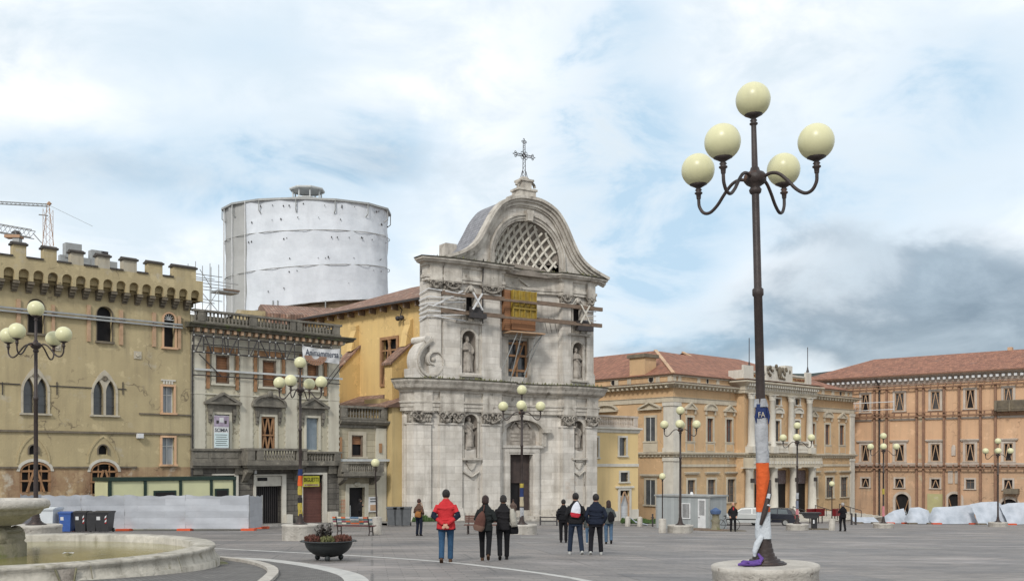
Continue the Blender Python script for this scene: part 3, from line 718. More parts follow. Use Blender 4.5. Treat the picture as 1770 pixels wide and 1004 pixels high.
    for i,r in enumerate(upper):
        window(rt,r,.10 if i==2 else .03,mt['longp'] if i==2 else mt['castle_trim'],True,fill='dark',kind='round',rise=(r[1]-r[0])/2,brace=None,depth=.28)
        if i==2:
            q=MB(); a,b,c,d=r; rr=(b-a)/2; zc=d-rr
            for k in range(1,6): t=pi*k/6; q.beam(((a+b)/2,.1,zc),((a+b)/2+rr*cos(t),.1,zc+rr*sin(t)),.05,.05)
            q.box(a,b,.06,.14,zc-.05,zc); q.build('fanlight',mt['whitebeam'],rt)
    for r in goth:
        a,b,c,d=r; w=b-a
        g=MB(); zs2=d-.75; arc_band(g,a,b,zs2,.95,'pointed',.12,-.07,.02)
        top=arcpts(a,b,zs2,1.35,'pointed',12)
        # tympanum: area between the outer pointed arch and the two lancets
        l1=arcpts(a,a+w*.45,d-.75,.75,'pointed',10); l2=arcpts(a+w*.55,b,d-.75,.75,'pointed',10)
        k=5
        poly=[(a-.05,zs2)]+arcpts(a-.05,b+.05,zs2,1.35,'pointed',12)[1:-1]+[(b+.05,zs2)]+l2[::-1]+l1[::-1]
        g.prism(poly,-.035,.012)
        g.box(a+w*.45,b-w*.45,-.06,.2,c,d-.7); g.box(a-.12,a,-.05,.02,c,zs2); g.box(b,b+.12,-.05,.02,c,zs2); g.box(a-.2,b+.2,-.14,.02,c-.1,c)
        o=g.build('twin_window',mt['lime'],rt)
        for q in ((a,a+w*.45),(a+w*.55,b)):
            p=MB(); arc_fill(p,q[0]-.01,q[1]+.01,c,d,'pointed',.75,.27,.3); p.box(q[0],q[1],.22,.268,c+1.0,c+1.05); p.box(q[0],q[1],.22,.268,c+.5,c+.55); p.build('pane',mt['glass'],o)
        s=MB(); s.lathe([(0,0),(.16,0),(.16,.04),(.11,.06),(.05,.03)],12,(0,0,0)); 
        s.v=[(x+(a+b)/2,-.037-z,y+zs2+.85) for x,y,z in s.v]; s.build('carved_rosette',mt['castle_trim'],o)
    for r in ocs:
        window(rt,r,.07,mt['castle_trim'],False,fill='dark',kind='round',rise=(r[3]-r[2])/2,name='round_window')
        a,b,c,d=r; q=MB(); arc_band(q,a-.55,b+.55,c-.5,1.5,'pointed',.09,-.04,.012); q.build('hood_mould',mt['castle'],rt)
    for r in lowarch:
        w=window(rt,r,.0,mt['castle_trim'],False,fill='dark',kind='round',rise=(r[3]-r[2])*.32,name='arched_window')
        a,b,c,d=r; q=MB(); sp_=d-(d-c)*.32; arc_band(q,a,b,sp_,(d-c)*.30,'round',-.11,.0,.14)
        q.box(a,a+.12,.02,.14,c,sp_); q.box(b-.12,b,.02,.14,c,sp_); m_=(a+b)/2; q.box(m_-.35,m_-.28,.04,.12,c,d-.1); q.box(m_+.28,m_+.35,.04,.12,c,d-.1)
        q.box(a,b,-.02,.02,c+(d-c)*.34,c+(d-c)*.34+.10); q.box(a,b,.02,.08,sp_-.05,sp_+.06)
        q.beam((m_-.45,-.01,c),(m_-.06,-.01,sp_+.1),.1,.08); q.beam((m_+.45,-.03,c),(m_+.06,-.03,sp_+.1),.1,.08); q.build('timber_centring',mt['timber'],w)
        pl=MB(); arc_band(pl,a+.0,b-.0,sp_,(d-c)*.32,'round',.16,-.03,.0); pl.build('patched_plaster',mt['white_trim'],w)
    window(rt,sq[0],.12,mt['longp'],True,fill='glassl',mull=1,framemat='whitebeam')
    q=MB(); a,b,c,d=sq[0]
    for k in range(4): q.box(a+.02+k*(b-a)/4,a+.02+k*(b-a)/4+.1,-.05,.02,d+.14,d+.32)
    q.box(a-.1,b+.1,-.06,.02,d+.33,d+.42); q.build('brick_vent',mt['white_trim'],rt)
    window(rt,sq[1],.12,mt['longp'],True,fill='glassl',mull=1,framemat='whitebeam')
    st=MB(); st.box(UL,-.0,-.09,.02,Wz(200,748)-.06,Wz(200,748)+.06); st.box(U(240),-.0,-.07,.02,Wz(290,716)-.05,Wz(290,716)+.04)
    for a,b in ((UL,U(34)-.1),(U(88)+.1,U(156)-.1),(U(204)+.1,U(236))): st.box(a,b,-.08,.02,Wz(200,807)-.05,Wz(200,807)+.05)
    build_split(st,'string_course',mt['castle_trim'],rt)
    cr=MB(); cr.box(UL,U(40)-.15,-.05,-.02,Wz(20,664),Wz(20,664)+.05); cr.box(U(83),U(160),-.05,-.02,Wz(120,669),Wz(120,669)+.05); cr.box(U(201),U(218),-.05,-.02,Wz(210,673),Wz(210,673)+.05)
    for x in (4,98,212): cr.box(U(x)-.02,U(x)+.02,-.06,-.02,Wz(x,682),Wz(x,660))
    build_split(cr,'cable',mt['steel'],rt)
    # crest plaques
    for x0,x1,y0,y1 in ((231,244,607,620),(92,105,593,606)):
        a,b,c,d=F.rect(x0,x1,y0,y1); q=MB(); q.box(a,b,-.05,.01,c,d); q.lathe([(0,0),(.13,0),(.1,.05)],12); q.v=q.v[:8]+[(x+(a+b)/2,-.05-z,y+(c+d)/2) for x,y,z in q.v[8:]]; q.build('crest_plaque',mt['lime'],rt)
    bx=MB(); a,b,c,d=F.rect(235,245,749,757); bx.box(a,b,-.3,-.02,c,d); bx.build('junction_box',mt['white'],rt)
    # timber shoring on the top floor: uprights and long pale rails
    t=tag(empty('wall_shoring',F.world(0,0),F.th),'vertical boards and long pale steel rails clamped across the ochre battlemented facade','shoring')
    for x0,x1,y0,y1 in ((29,36,517,581),(90,95,527,586),(151,157,527,590),(207,213,536,596),(264,270,540,599),(308,313,546,603)):
        a,b,c,d=F.rect(x0,x1,y0,y1,-.1); q=MB(); q.box(a,b,-.1,-.01,c,d); q.build('upright',mt['timber2'],t)
    zb=Wz(150,552,-.2)
    for dz in (0,.18): q=MB(); q.box(UL,U(316,-.2),-.2,-.102,zb+dz,zb+dz+.1); q.build('rail',mt['galv'],t)
    return rt
castle()

# ================================================================ HOUSE WITH BALUSTRADE
def house_b():
    F=FB; U,Wz=F.U,F.Wz; rt=F.root('balustraded_house','grey beige three storey house with rooftop balustrade and steel shored cornice beside the battlemented building','building')
    uL,uR=.03,U(586); zr=Wz(455,570); zg=Wz(455,818); w0=-.7
    zbal=Wz(450,799)
    up=[F.rect(372,396,614,663),F.rect(453,477,623,669),F.rect(530,550,629,674)]
    fi=[F.rect(370,396,716,776),F.rect(451,475,720,777),F.rect(529,550,722,777)]
    gd=[F.rect(376,404,821,912),F.rect(441,486,822,912),F.rect(522,557,820,912)]
    m=MB(); wall(m,uL,uR,zbal,zr+.5,up+fi,0,.25); shell(m,uL,uR,w0,zr+.5,9); m.build('wall',mt['bplaster'],rt)
    m=MB(); wall(m,uL,uR,w0,zbal,gd,-.02,.45); m.build('ground_floor_wall',mt['rust'],rt)
    # pilaster strips with dotted quoins
    for x0,x1 in ((334,354),(414,436),(493,513),(567,585)):
        for (ya,yb) in ((800,800),):
            a,b=U(x0),U(x1); q=MB()
            q.box(a,b,-.06,.01,zbal+.02,zr-1.3)
            n=17
            for k in range(n):
                z=zbal+.6+k*(zr-2.2-zbal)/n; q.box(a-.06,a,-.045,.008,z,z+.17); q.box(b,b+.06,-.045,.008,z,z+.17)
            for z in (zbal+.45,zbal+.58): q.box(a-.03,b+.03,-.1,.012,z,z+.06)
            q.build('pilaster_strip',mt['bplaster2'],rt)
    sc=MB(); z=Wz(455,685); sc.box(uL,uR,-.08,.012,z-.05,z+.04); z=Wz(455,574); 
    sc.build('string_course',mt['bplaster2'],rt)
    en=MB(); zt=Wz(455,574); path=[(uL,9),(uL,0),(uR,0),(uR,9)]
    en.sweep([(uL,0),(uR,0),(uR,9)],[(0,zt-1.45),(.08,zt-1.45),(.08,zt-1.25),(.16,zt-1.2),(.16,zt-1.02),(.10,zt-.98),(.10,zt-.45),(.28,zt-.36),(.34,zt-.18)]); en.build('entablature',mt['bplaster2'],rt)
    br=MB()
    for i in range(22): u=uL+.2+i*(uR-uL-.4)/21; br.box(u-.09,u+.09,-.62,-.1,zt-.42,zt-.19)
    build_split(br,'cornice_bracket',mt['longp2'],rt,.02)
    co=MB(); co.sweep([(uL-.45,-.0),(uR,0),(uR,9)],[(.1,zt-.18),(.7,zt-.18),(.74,zt-.06),(.84,zt+.02),(.84,zt+.10),(.1,zt+.16)]); co.build('cornice',mt['cornice_top'],rt)
    ba=MB(); zb0=zt+.14; zb1=Wz(455,548); balusters(ba,uL+.05,uR-.05,zb0,zb1,-.35,-.13,.24,[uL+.55,U(433),U(503),U(512),uR-.4]); 
    ba.box(uR-.45,uR-.2,-.1,8.5,zb0,zb0+.1); ba.box(uR-.47,uR-.18,-.1,8.5,zb1-.12,zb1)
    for i in range(16): ba.lathe([(.075,0),(.05,.1),(.095,.28),(.05,.5),(.045,.6),(.075,.68)],6,(uR-.32,.2+i*.5,zb0+.1))
    ba.build('balustrade',mt['bstone'],rt)
    rf=MB(); rf.box(uL,uR-.1,.3,8.9,zr+.52,zt+.3); rf.build('roof',mt['oldtile'],rt)
    # top floor windows: boarded, surrounds, timber uprights
    for i,r in enumerate(up):
        w=window(rt,r,.28,mt['bplaster2'],True,fill='board',brace='F',bm='timberd',depth=.16)
        q=MB(); a,b,c,d=r
        for x in (a-.60,b+.42): q.box(x,x+.18,-.14,-.02,c-.35,d+.55)
        q.box(a-.3,b+.3,-.12,-.075,d+.16,d+.62); q.build('timber_upright',mt['timber'],w)
    # first floor windows
    for i,r in enumerate(fi):
        r2=r; w=window(rt,r2,.17,mt['bplaster2'] if i!=1 else mt['bplaster2'],False,fill=('glassl','dark','shutterblue')[i],mull=0,brace=(None,'FVAH',None)[i],bm='timber',depth=.2)
        a,b,c,d=r; q=MB(); pediment(q,a-.72,b+.72,d+.62,'tri' if i!=1 else 'seg',.62 if i!=1 else .66,-.34,.01)
        q.box(a-.45,b+.45,-.1,.01,d+.17,d+.60)
        for xx in (a-.42,b+.20):
            q.box(xx,xx+.22,-.26,.01,d-.05,d+.34); q.box(xx+.02,xx+.20,-.18,.01,d-.32,d-.053); q.box(xx+.03,xx+.19,-.11,.01,d-.5,d-.323)
        if i==1: q.ell(((a+b)/2,-.3,d+1.45),(.2,.12,.22)); q.ell(((a+b)/2-.35,-.3,d+1.3),(.16,.1,.14)); q.ell(((a+b)/2+.35,-.3,d+1.3),(.16,.1,.14))
        q.build('pediment',mt['bstone'],w)
        if i==2:
            s=MB(); 
            for k in range(26): s.box(a+.02,(a+b)/2-.01,.14,.17,c+k*(d-c)/26,c+(k+.75)*(d-c)/26); s.box((a+b)/2+.01,b-.02,.14,.17,c+k*(d-c)/26,c+(k+.75)*(d-c)/26)
            s.build('shutter',mt['shutterblue'],w)
    # balcony level: string, blind parapet, projecting middle balcony, right balustrade
    q=MB(); z0,z1=zbal,Wz(455,776)
    xa=U(415); xb=U(519); 
    q.box(uL-.04,xa,-.28,-.0,z0,z0+.16); q.box(uL-.04,xa,-.28,-.0,z1-.13,z1)
    q.box(uL,xa-.02,-.18,0,z0+.16,z1-.13)
    for k in (0.03,.36,.69): q.box(uL+.1+k*(xa-uL-.2),uL+.1+(k+.27)*(xa-uL-.2),-.21,-.18,z0+.28,z1-.25)
    q.build('blind_parapet',mt['bstone'],rt)
    q=MB(); q.box(xa-.1,xb,-1.05,0,z0-.18,z0-.0); q.box(xa,xb-.1,-.95,0,z0-.3,z0-.183); q.box(xa+.15,xb-.25,-.8,0,z0-.45,z0-.303)
    balusters(q,xa,xb-.1,z0+.005,z1+.05,-1.0,-.78,.2,[xa+.25,U(437),U(505),xb-.35])
    q.box(xa-.02,xa+.2,-.75,-.02,z0+.005,z1+.05); q.box(xb-.3,xb-.1,-.75,-.02,z0+.005,z1+.05)
    for u in (xa+.1,xb-.55):
        q.prismx([(-.02,z0-.46),(-.85,z0-.46),(-.8,z0-.62),(-.45,z0-.85),(-.2,z0-1.15),(-.02,z0-1.25)],u,u+.38)
    q.build('middle_balcony',mt['bstone'],rt)
    q=MB(); balusters(q,xb+.02,uR-.02,z0,z1-.12,-.3,-.1,.2,[uR-.3]); q.box(xb,uR,-.34,0,z0-.2,z0-.003); q.build('right_balcony_rail',mt['bstone'],rt)
    q=MB(); q.box(uL-.05,xa-.12,-.42,0,z0-.2,z0-.003); q.box(uL-.05,xa-.12,-.32,0,z0-.34,z0-.203)
    for a in (uL+.1,U(404),U(566)): q.box(a,a+.6,-.2,0,z0-.75,z0-.345 if a<4 else z0-.205)
    build_split(q,'belt_cornice',mt['bstone'],rt)
    # ground floor shopfronts
    a,b,c,d=gd[0]; s=MB(); s.box(b,b+.26,-.14,.02,c,d); s.box(a-.4,b+.26,-.12,.02,d,d+.1); o=s.build('shop_opening',mt['white_trim'],rt)
    p=MB(); p.box(a,b,.4,.43,c,d); p.build('opening',mt['dark'],o); p=MB(); p.box(a+.05,b-.25,.28,.34,c,d-.75)
    for k in range(5): p.box(a+.25,b-.45,.24,.28,c+.3+k*.48,c+.62+k*.48)
    p.build('door',mt['browndoor'],o)
    a,b,c,d=gd[1]; s=MB(); s.box(a-.16,a,-.14,.02,c,d); s.box(b,b+.3,-.14,.02,c,d); s.box(a-.16,b+.3,-.14,.02,d,d+.1); o=s.build('shop_opening',mt['white_trim'],rt)
    p=MB(); p.box(a,b,.4,.43,c,d); p.build('opening',mt['dark'],o)
    p=MB(); p.box(a+.02,b-.02,-.02,.05,d-.66,d-.02); p.box(a+.15,a+.85,-.04,-.02,d-.32,d-.1,1); p.build('sign_panel',[mt['white_trim'],mt['dark']],o)
    g=MB()
    for k in range(13): g.beam((a+.05+k*(b-a-.1)/12,.1,c),(a+.05+k*(b-a-.1)/12,.1,d-.7),.025,.025)
    hgt=d-.7-c
    for k in range(-7,12):
        x0=a+k*.3; n=14
        for dirn in (1,-1):
            xs0=x0 if dirn==1 else x0+1.0; xe=xs0+dirn*1.6
            if min(xs0,xe)>a and max(xs0,xe)<b: g.beam((xs0,.08,c),(xe,.08,d-.7),.018,.018)
    g.build('folding_gate',mt['steel'],o)
    a,b,c,d=gd[2]; s=MB(); s.box(a-.18,a,-.14,.02,c,d); s.box(b,b+.3,-.14,.02,c,d); s.box(a-.18,b+.3,-.14,.02,d,d+.14); s.box(b-.05,b+.55,-.3,-.142,c,c+.95) if False else None; o=s.build('shop_opening',mt['white_trim'],rt)
    p=MB(); p.box(a,b,.12,.16,c,d-.55); p.build('roller_shutter',mt['brownshut'],o)
    p=MB(); p.box(a,b,.3,.33,d-.6,d); p.build('opening',mt['dark'],o)
    sg=MB(); sg.box(a-.02,b-.35,-.2,-.12,d-.78,d-.08); sg.box(a+.04,b-.42,-.212,-.2,d-.74,d-.62,1); sg=sg.build('shop_sign',[M('yellow sign face',(.62,.58,.06),(.55,.50,.05),2,rough=.5),mt['lime']],None)
    sg.parent=rt; k=text('BIGLIETTI',rt,a+.04,b-.42,d-.46,d-.18,-.214,mt['dark'],'lettering',.004); k.parent=sg; k.matrix_parent_inverse=Matrix()
    k=text('e biglietteria',rt,a+.1,b-.5,d-.74,d-.6,-.22,M('sign red brown',(.35,.12,.03),None),'small_lettering',.003); k.parent=sg
    bl=MB(); bl.box(b+.32,b+.95,-.5,-.02,-.3,.75+F.ground(b)+.1); bl.box(U(490),U(500),-.45,-.02,-.6,.7+F.ground(U(495))); build_split(bl,'plinth_block',mt['white_trim'],rt)
    # light fixture box
    q=MB(); q.box(U(436),U(440),-.3,-.05,Wz(438,818),Wz(438,812)); q.build('wall_box',mt['white'],rt)
    # downpipe at the left corner
    q=MB(); q.tube([(uL+.05,-.1,w0+.6),(uL+.05,-.1,zt-.5)],.055); q.build('downpipe',mt['steel'],rt)
    # steel truss shoring under cornice
    t=tag(empty('cornice_shoring',F.world(0,0),F.th),'dark steel frames and rails bracing the cornice of the balustraded house','shoring')
    v=-.5; zA=Wz(455,590,v); zB=Wz(455,617,v)
    us=[U(x,v) for x in (335,352,369,385,394,412,430,447,466,476,493,509,523,538,555,572)]
    for k,u in enumerate(us):
        q=MB(); q.tube([(u,v,zA+.28),(u,v,zB)],.045,6); q.tube([(u,v,zA+.25),(u,0,zA+.3)],.04,6); q.ell((u,v-.04,zB),.075,8,5,1); q.ell((u,v-.04,zA),.065,8,5,1); q.build('post',[mt['steel'],mt['galv']],t)
    for k in range(len(us)-1):
        if k%3==2: continue
        a,b=us[k],us[k+1]; q=MB(); p,r=((a+.1,v,zA),(b-.1,v,zB)) if k%2 else ((b-.1,v,zA),(a+.1,v,zB)); q.tube([p,r],.042,6); q.build('diagonal',mt['steel'],t)
    q=MB(); q.tube([(us[0]-.1,v,zA),(us[-1]+.1,v,zA)],.045,6); q.build('rail',mt['steel'],t)
    q=MB(); q.tube([(us[0]-.1,v,zB),(us[-1]+.1,v,zB)],.045,6); q.build('rail',mt['steel'],t)
    q=MB(); z=Wz(455,603,v); q.tube([(us[1],v+.1,z),(us[-1]+.1,v+.1,z)],.03,6); q.build('rail',mt['steel'],t)
    z=Wz(455,647,-.22)
    q=MB(); q.box(U(337,-.2),U(592,-.2),-.22,-.12,z,z+.12); q.build('long_rail',mt['whitebeam'],t)
    z=Wz(455,655,-.2); q=MB(); q.tube([(U(333,-.2),-.2,z),(U(588,-.2),-.2,z)],.035,6); q.build('long_rail',mt['steel'],t)
    for (x0,y0,x1,y1) in ((340,612,378,650),(560,668,588,632),):
        q=MB(); q.tube([(U(x0),-.3,Wz(x0,y0)),(U(x1),-.3,Wz(x1,y1))],.035,6); q.build('stay',mt['steel'],t)
    # banners
    r=F.rect(370,395.5,718,774,-.3); a,b,c,d=r; o=MB(); o.box(a,b,-.3,-.28,c,d); 
    B=tag(empty('vertical_banner',F.world(0,0),F.th),'tall white banner with mauve picture hanging in a first floor window recess','banner'); o.build('cloth',mt['white'],B)
    q=MB(); q.box(a,b,-.312,-.301,c+(d-c)*.66,d-.02); q.build('picture',M('mauve print',(.42,.36,.44),(.25,.20,.26),3),B)
    q=MB(); q.box(a+.15,a+.3,-.32,-.313,d-.5,d-.3); q.box(b-.3,b-.15,-.32,-.313,d-.5,d-.3); q.box(a+.35,b-.35,-.32,-.313,d-.42,d-.12,1); q.build('picture_detail',[mt['steel'],mt['white']],B)
    ink=M('ink',(.05,.06,.07),None); text('SCIMIA',B,a+.06,b-.06,c+(d-c)*.50,c+(d-c)*.61,-.302,ink,'lettering',.004,.012)
    pale=M('pale green print',(.42,.55,.53),(.38,.50,.49))
    q=MB(); q.box(a+.02,b-.02,-.306,-.301,c+.04,c+(d-c)*.47); q.build('print_field',M('pale cyan field',(.60,.70,.70),(.56,.66,.67),2),B)
    for k in range(6): 
        zz=c+(d-c)*(.40-.065*k); q=MB(); q.box(a+.08+.05*(k%2),b-.08-.04*((k+1)%3),-.311,-.307,zz,zz+.035); q.build('print_line',ink if k==0 else mt['steel'],B)
    # Animammersa banner, tied under the cornice
    v=-.78; a,b=U(523,v),U(587,v); zt_,zb_=Wz(555,600,v),Wz(555,623.5,v); n=24; mm=MB(); vs=[]
    for j in range(7):
        for i in range(n+1):
            t_=i/n; sag=.10*sin(pi*t_)*(1-j/6)+.14*(t_-.5)*0; vs.append((a+(b-a)*t_,v+.035*sin(t_*17+j*.8)+.03*sin(j*1.3),zt_+(zb_-zt_)*j/6-sag-.12*t_*(j/6)))
    mm.add(vs,[(j*(n+1)+i,j*(n+1)+i+1,(j+1)*(n+1)+i+1,(j+1)*(n+1)+i) for j in range(6) for i in range(n)],0,True)
    B=tag(empty('wide_banner',F.world(0,0),F.th),'wide white cloth banner with brown half rosette tied under the balustraded cornice','banner'); mm.build('cloth',mt['white'],B)
    H=zt_-zb_; k=text('Animammersa',B,a+.18,b-.12,zt_-.62*1,zt_-.2,v-.065,M('dark blue ink',(.06,.07,.10),None),'lettering',.004,.01)
    q=MB(); cx_,cz_=a+.95,zt_-.62
    for kk in range(13):
        a0=pi+pi*kk/13+.03; a1=pi+pi*(kk+1)/13-.03
        q.add([(cx_+.28*cos(a0),v-.062,cz_+.2*sin(a0)),(cx_+.85*cos(a0),v-.062,cz_+.62*sin(a0)),(cx_+.85*cos(a1),v-.062,cz_+.62*sin(a1)),(cx_+.28*cos(a1),v-.062,cz_+.2*sin(a1))],[(0,1,2,3)])
    q.build('rosette_print',M('brown print',(.36,.20,.13),(.30,.16,.10)),B)
    q=MB(); q.tube([(a,v,zt_),(a-.2,v+.3,zt_+.2)],.015,5); q.tube([(b,v,zt_),(b+.1,v+.3,zt_+.2)],.015,5); q.tube([(b,v,zb_-.1),(b-1.0,v+.5,zb_-1.6)],.025,5); q.build('rope',mt['steel'],B)
house_b()

# ================================================================ LOW ANNEX with balcony
def annex():
    F=FB; U,Wz=F.U,F.Wz; rt=F.root('low_annex_house','low beige banded annex with small stone balcony between balustraded house and yellow church flank','building')
    uL,uR=U(586)+.04,U(668); zt=Wz(630,728); w0=-1.0; v0=.15
    win=F.rect(607,627,752,789,v0); door=F.rect(603,630,842,910,v0)
    m=MB(); wall(m,uL,uR,w0,zt,[win,door],v0,.3); shell(m,uL,uR,w0,zt,8,v0); m.build('wall',mt['annex'],rt)
    q=MB(); q.box(U(651),uR+.04,v0-.1,v0+.02,w0,zt-.2); q.build('corner_pier',mt['bplaster2'],rt)
    q=MB(); q.sweep([(uL,v0),(uR,v0),(uR,8)],[(0,zt-.5),(.1,zt-.45),(.1,zt-.28),(.3,zt-.2),(.42,zt-.05),(.42,zt+.06),(0,zt+.1)]); q.build('cornice',mt['bstone'],rt)
    q=MB(); balusters(q,uL+.05,uR-.02,zt+.1,Wz(630,702),v0-.25,v0-.03,.24,[uL+.3,uR-.25]); q.box(uR-.25,uR-.02,v0,5,Wz(630,702)-.15,Wz(630,702)); q.build('roof_balustrade',mt['bstone'],rt)
    w=window(rt,win,.26,mt['lime'],True,fill='dark',depth=.25,v=v0,brace='F',bm='timberd'); a,b,c,d=win
    q=MB(); q.box(a+.1,b-.1,v0+.15,v0+.19,d-.62,d-.1); q.build('blind',mt['board'],w)
    z0,z1=Wz(630,818),Wz(630,798); a,b=U(590,-.6),U(659,-.6)
    q=MB(); q.box(a,b,-.9,v0,z0-.16,z0); q.box(a+.1,b-.1,-.75,v0,z0-.26,z0-.163); balusters(q,a+.05,b-.05,z0+.004,z1,-.85,-.68,.17,[a+.15,b-.2])
    q.box(a+.02,a+.18,-.66,v0,z0+.004,z1); q.box(b-.18,b-.02,-.66,v0,z0+.004,z1)
    for u in (a+.1,b-.5): q.prismx([(v0,z0-.27),(-.7,z0-.27),(-.62,z0-.42),(-.2,z0-.62),(v0,z0-.8)],u,u+.35)
    q.build('balcony',mt['bstone'],rt)
    q=MB(); a,b,c,d=door; q.box(a-.3,a,v0-.06,v0+.02,c,d+.25); q.box(b,b+.3,v0-.06,v0+.02,c,d+.25); q.box(a,b,v0-.06,v0+.02,d,d+.25); q.ell(((a+b)/2,v0-.08,d+.22),(.28,.1,.16)); o=q.build('doorway',mt['bplaster2'],rt)
    p=MB(); p.box(a,b,v0+.28,v0+.3,c,d); p.build('opening',mt['dark'],o); p=MB(); p.box(a+.12,a+.22,v0+.1,v0+.16,c,c+1.5); p.build('door_edge',mt['whitebeam'],o)
    q=MB(); q.box(U(584,-.2),U(678,-.2),v0-.35,v0-.2,Wz(630,797),Wz(630,793)); q.build('steel_rail',mt['whitebeam'],rt)
    for x0,y0,y1 in ((587,755,792),(656,766,782),(657,800,815)): 
        a,b=U(x0),U(x0+4); q=MB(); q.box(a,b,v0-.19,v0-.02,Wz(x0,y1),Wz(x0,y0)); q.build('timber_upright',mt['timber'],rt)
    # graffiti-orange patch
    q=MB(); a,b,c,d=F.rect(588,600,860,885,v0); 
    for k in range(4): q.box(a+.05*(k%2),b-.1*(k%3),v0-.006,v0,c+k*.27,c+k*.27+.06); q.box(a+.1+.13*k,a+.15+.13*k,v0-.008,v0,c+.05,d-.1)
    q.build('wall_graffiti',mt['orange'] if False else M('faded orange spray',(.45,.20,.12),(.40,.25,.17)),rt)
    # notice board (own thing)
    B=tag(empty('notice_board',F.world(0,0),F.th),'white framed notice board on the beige annex wall by the dark doorway','notice board')
    a,b,c,d=F.rect(636,652,858,884,v0); q=MB(); q.box(a,b,v0-.1,v0-.01,c,d); q.build('frame',mt['white'],B)
    q=MB(); q.box(a+.12,b-.12,v0-.12,v0-.1,c+.1,c+.5); q.build('poster',mt['timber2'],B)
    q=MB(); q.box(a+.12,b-.12,v0-.12,v0-.1,d-.18,d-.1); q.box(a+.12,b-.12,v0-.12,v0-.1,d-.36,d-.28); q.build('heading_bar',mt['bingrey'],B)
annex()

# ================================================================ CHURCH
PLAN=[(0,.85),(.3,.15),(1.0,-.15),(1.9,-.35),(3.6,-.5),(5.4,-.5),(7.4,-.45),(7.5,-.1),(8.4,.22),(9.3,.38),(10.3,.40),(11.2,.30),(12.1,.1),(12.85,-.12),(12.95,-.35),(14.3,-.35),(15.6,-.28),(16.5,-.1),(16.85,.5)]
def fv(u):
    if u<=PLAN[0][0]: return PLAN[0][1]
    for (a,va),(b,vb) in zip(PLAN,PLAN[1:]):
        if u<=b: return va+(vb-va)*(u-a)/(b-a)
    return PLAN[-1][1]
def plan_cut(u0,u1): return [(u0,fv(u0))]+[p for p in PLAN if u0<p[0]<u1]+[(u1,fv(u1))]
def curved_box(mb,u0,u1,w0,w1,out,mi=0,inn=.05):
    pts=plan_cut(u0,u1); vs=[]
    for u,v in pts: vs += [(u,v-out,w0),(u,v-out,w1),(u,v+inn,w1),(u,v+inn,w0)]
    n=len(pts); fs=[]
    for i in range(n-1):
        for k in range(4): fs.append((4*i+k,4*(i+1)+k,4*(i+1)+(k+1)%4,4*i+(k+1)%4))
    fs += [(0,1,2,3),(4*n-1,4*n-2,4*n-3,4*n-4)]; mb.add(vs,fs,mi)
def statue(name_label,F,u,v,w,h,lean,seed,arms):
    """draped standing saint carved in stone"""
    r=random.Random(seed); t=tag(empty('statue',F.world(u,v,w),F.th+lean),name_label,'statue','stone saints standing in the church niches')
    s=h/1.9
    b=MB(); b.box(-.36*s,.36*s,-.26*s,.26*s,-.0,.14*s); b.build('statue_base',mt['statue'],t)
    m=MB(); z0=.12*s
    m.loft([(0,0,z0,.34*s,.26*s),(.02,0,z0+.3*s,.30*s,.23*s),(.03,0,z0+.7*s,.26*s,.2*s),(.02,0,z0+1.0*s,.25*s,.19*s),(0,0,z0+1.3*s,.27*s,.18*s),(0,0,z0+1.46*s,.22*s,.14*s),(0,-.0,z0+1.52*s,.09*s,.09*s)],18)
    m.ell((0,-.02*s,z0+1.68*s),(.115*s,.13*s,.155*s)); m.ell((0,.03*s,z0+1.73*s),(.13*s,.13*s,.13*s)); m.ell((0,-.12*s,z0+1.60*s),(.075*s,.07*s,.10*s),8,6)
    for sgn,(ex,ey,ez,hx,hy,hz) in zip((-1,1),arms):
        m.tube([(sgn*.22*s,0,z0+1.38*s),(ex*s,ey*s,z0+ez*s),(hx*s,hy*s,z0+hz*s)],[.10*s,.095*s,.06*s],8); m.ell((hx*s,hy*s,z0+hz*s),.06*s,8,6)
    for k in range(9):    # hanging folds
        a=pi*(.08+.84*k/8); x=-cos(a); rr=.30
        m.tube([(x*.24*s,-sin(a)*.19*s,z0+1.05*s),(x*(.27+.02*r.random())*s,-sin(a)*.22*s,z0+.55*s),(x*rr*1.08*s,-sin(a)*.27*s,z0+.02)],[.022*s,.04*s,.05*s],6)
    m.tube([(-.25*s,-.1*s,z0+1.35*s),(0,-.24*s,z0+1.05*s),(.27*s,-.16*s,z0+.8*s),(.3*s,-.05*s,z0+.3*s)],[.05*s,.06*s,.07*s,.04*s],7)
    o=m.build('figure',mt['statue'],t); md=o.modifiers.new('r','REMESH'); md.mode='VOXEL'; md.voxel_size=.045; md.use_smooth_shade=True
    return t
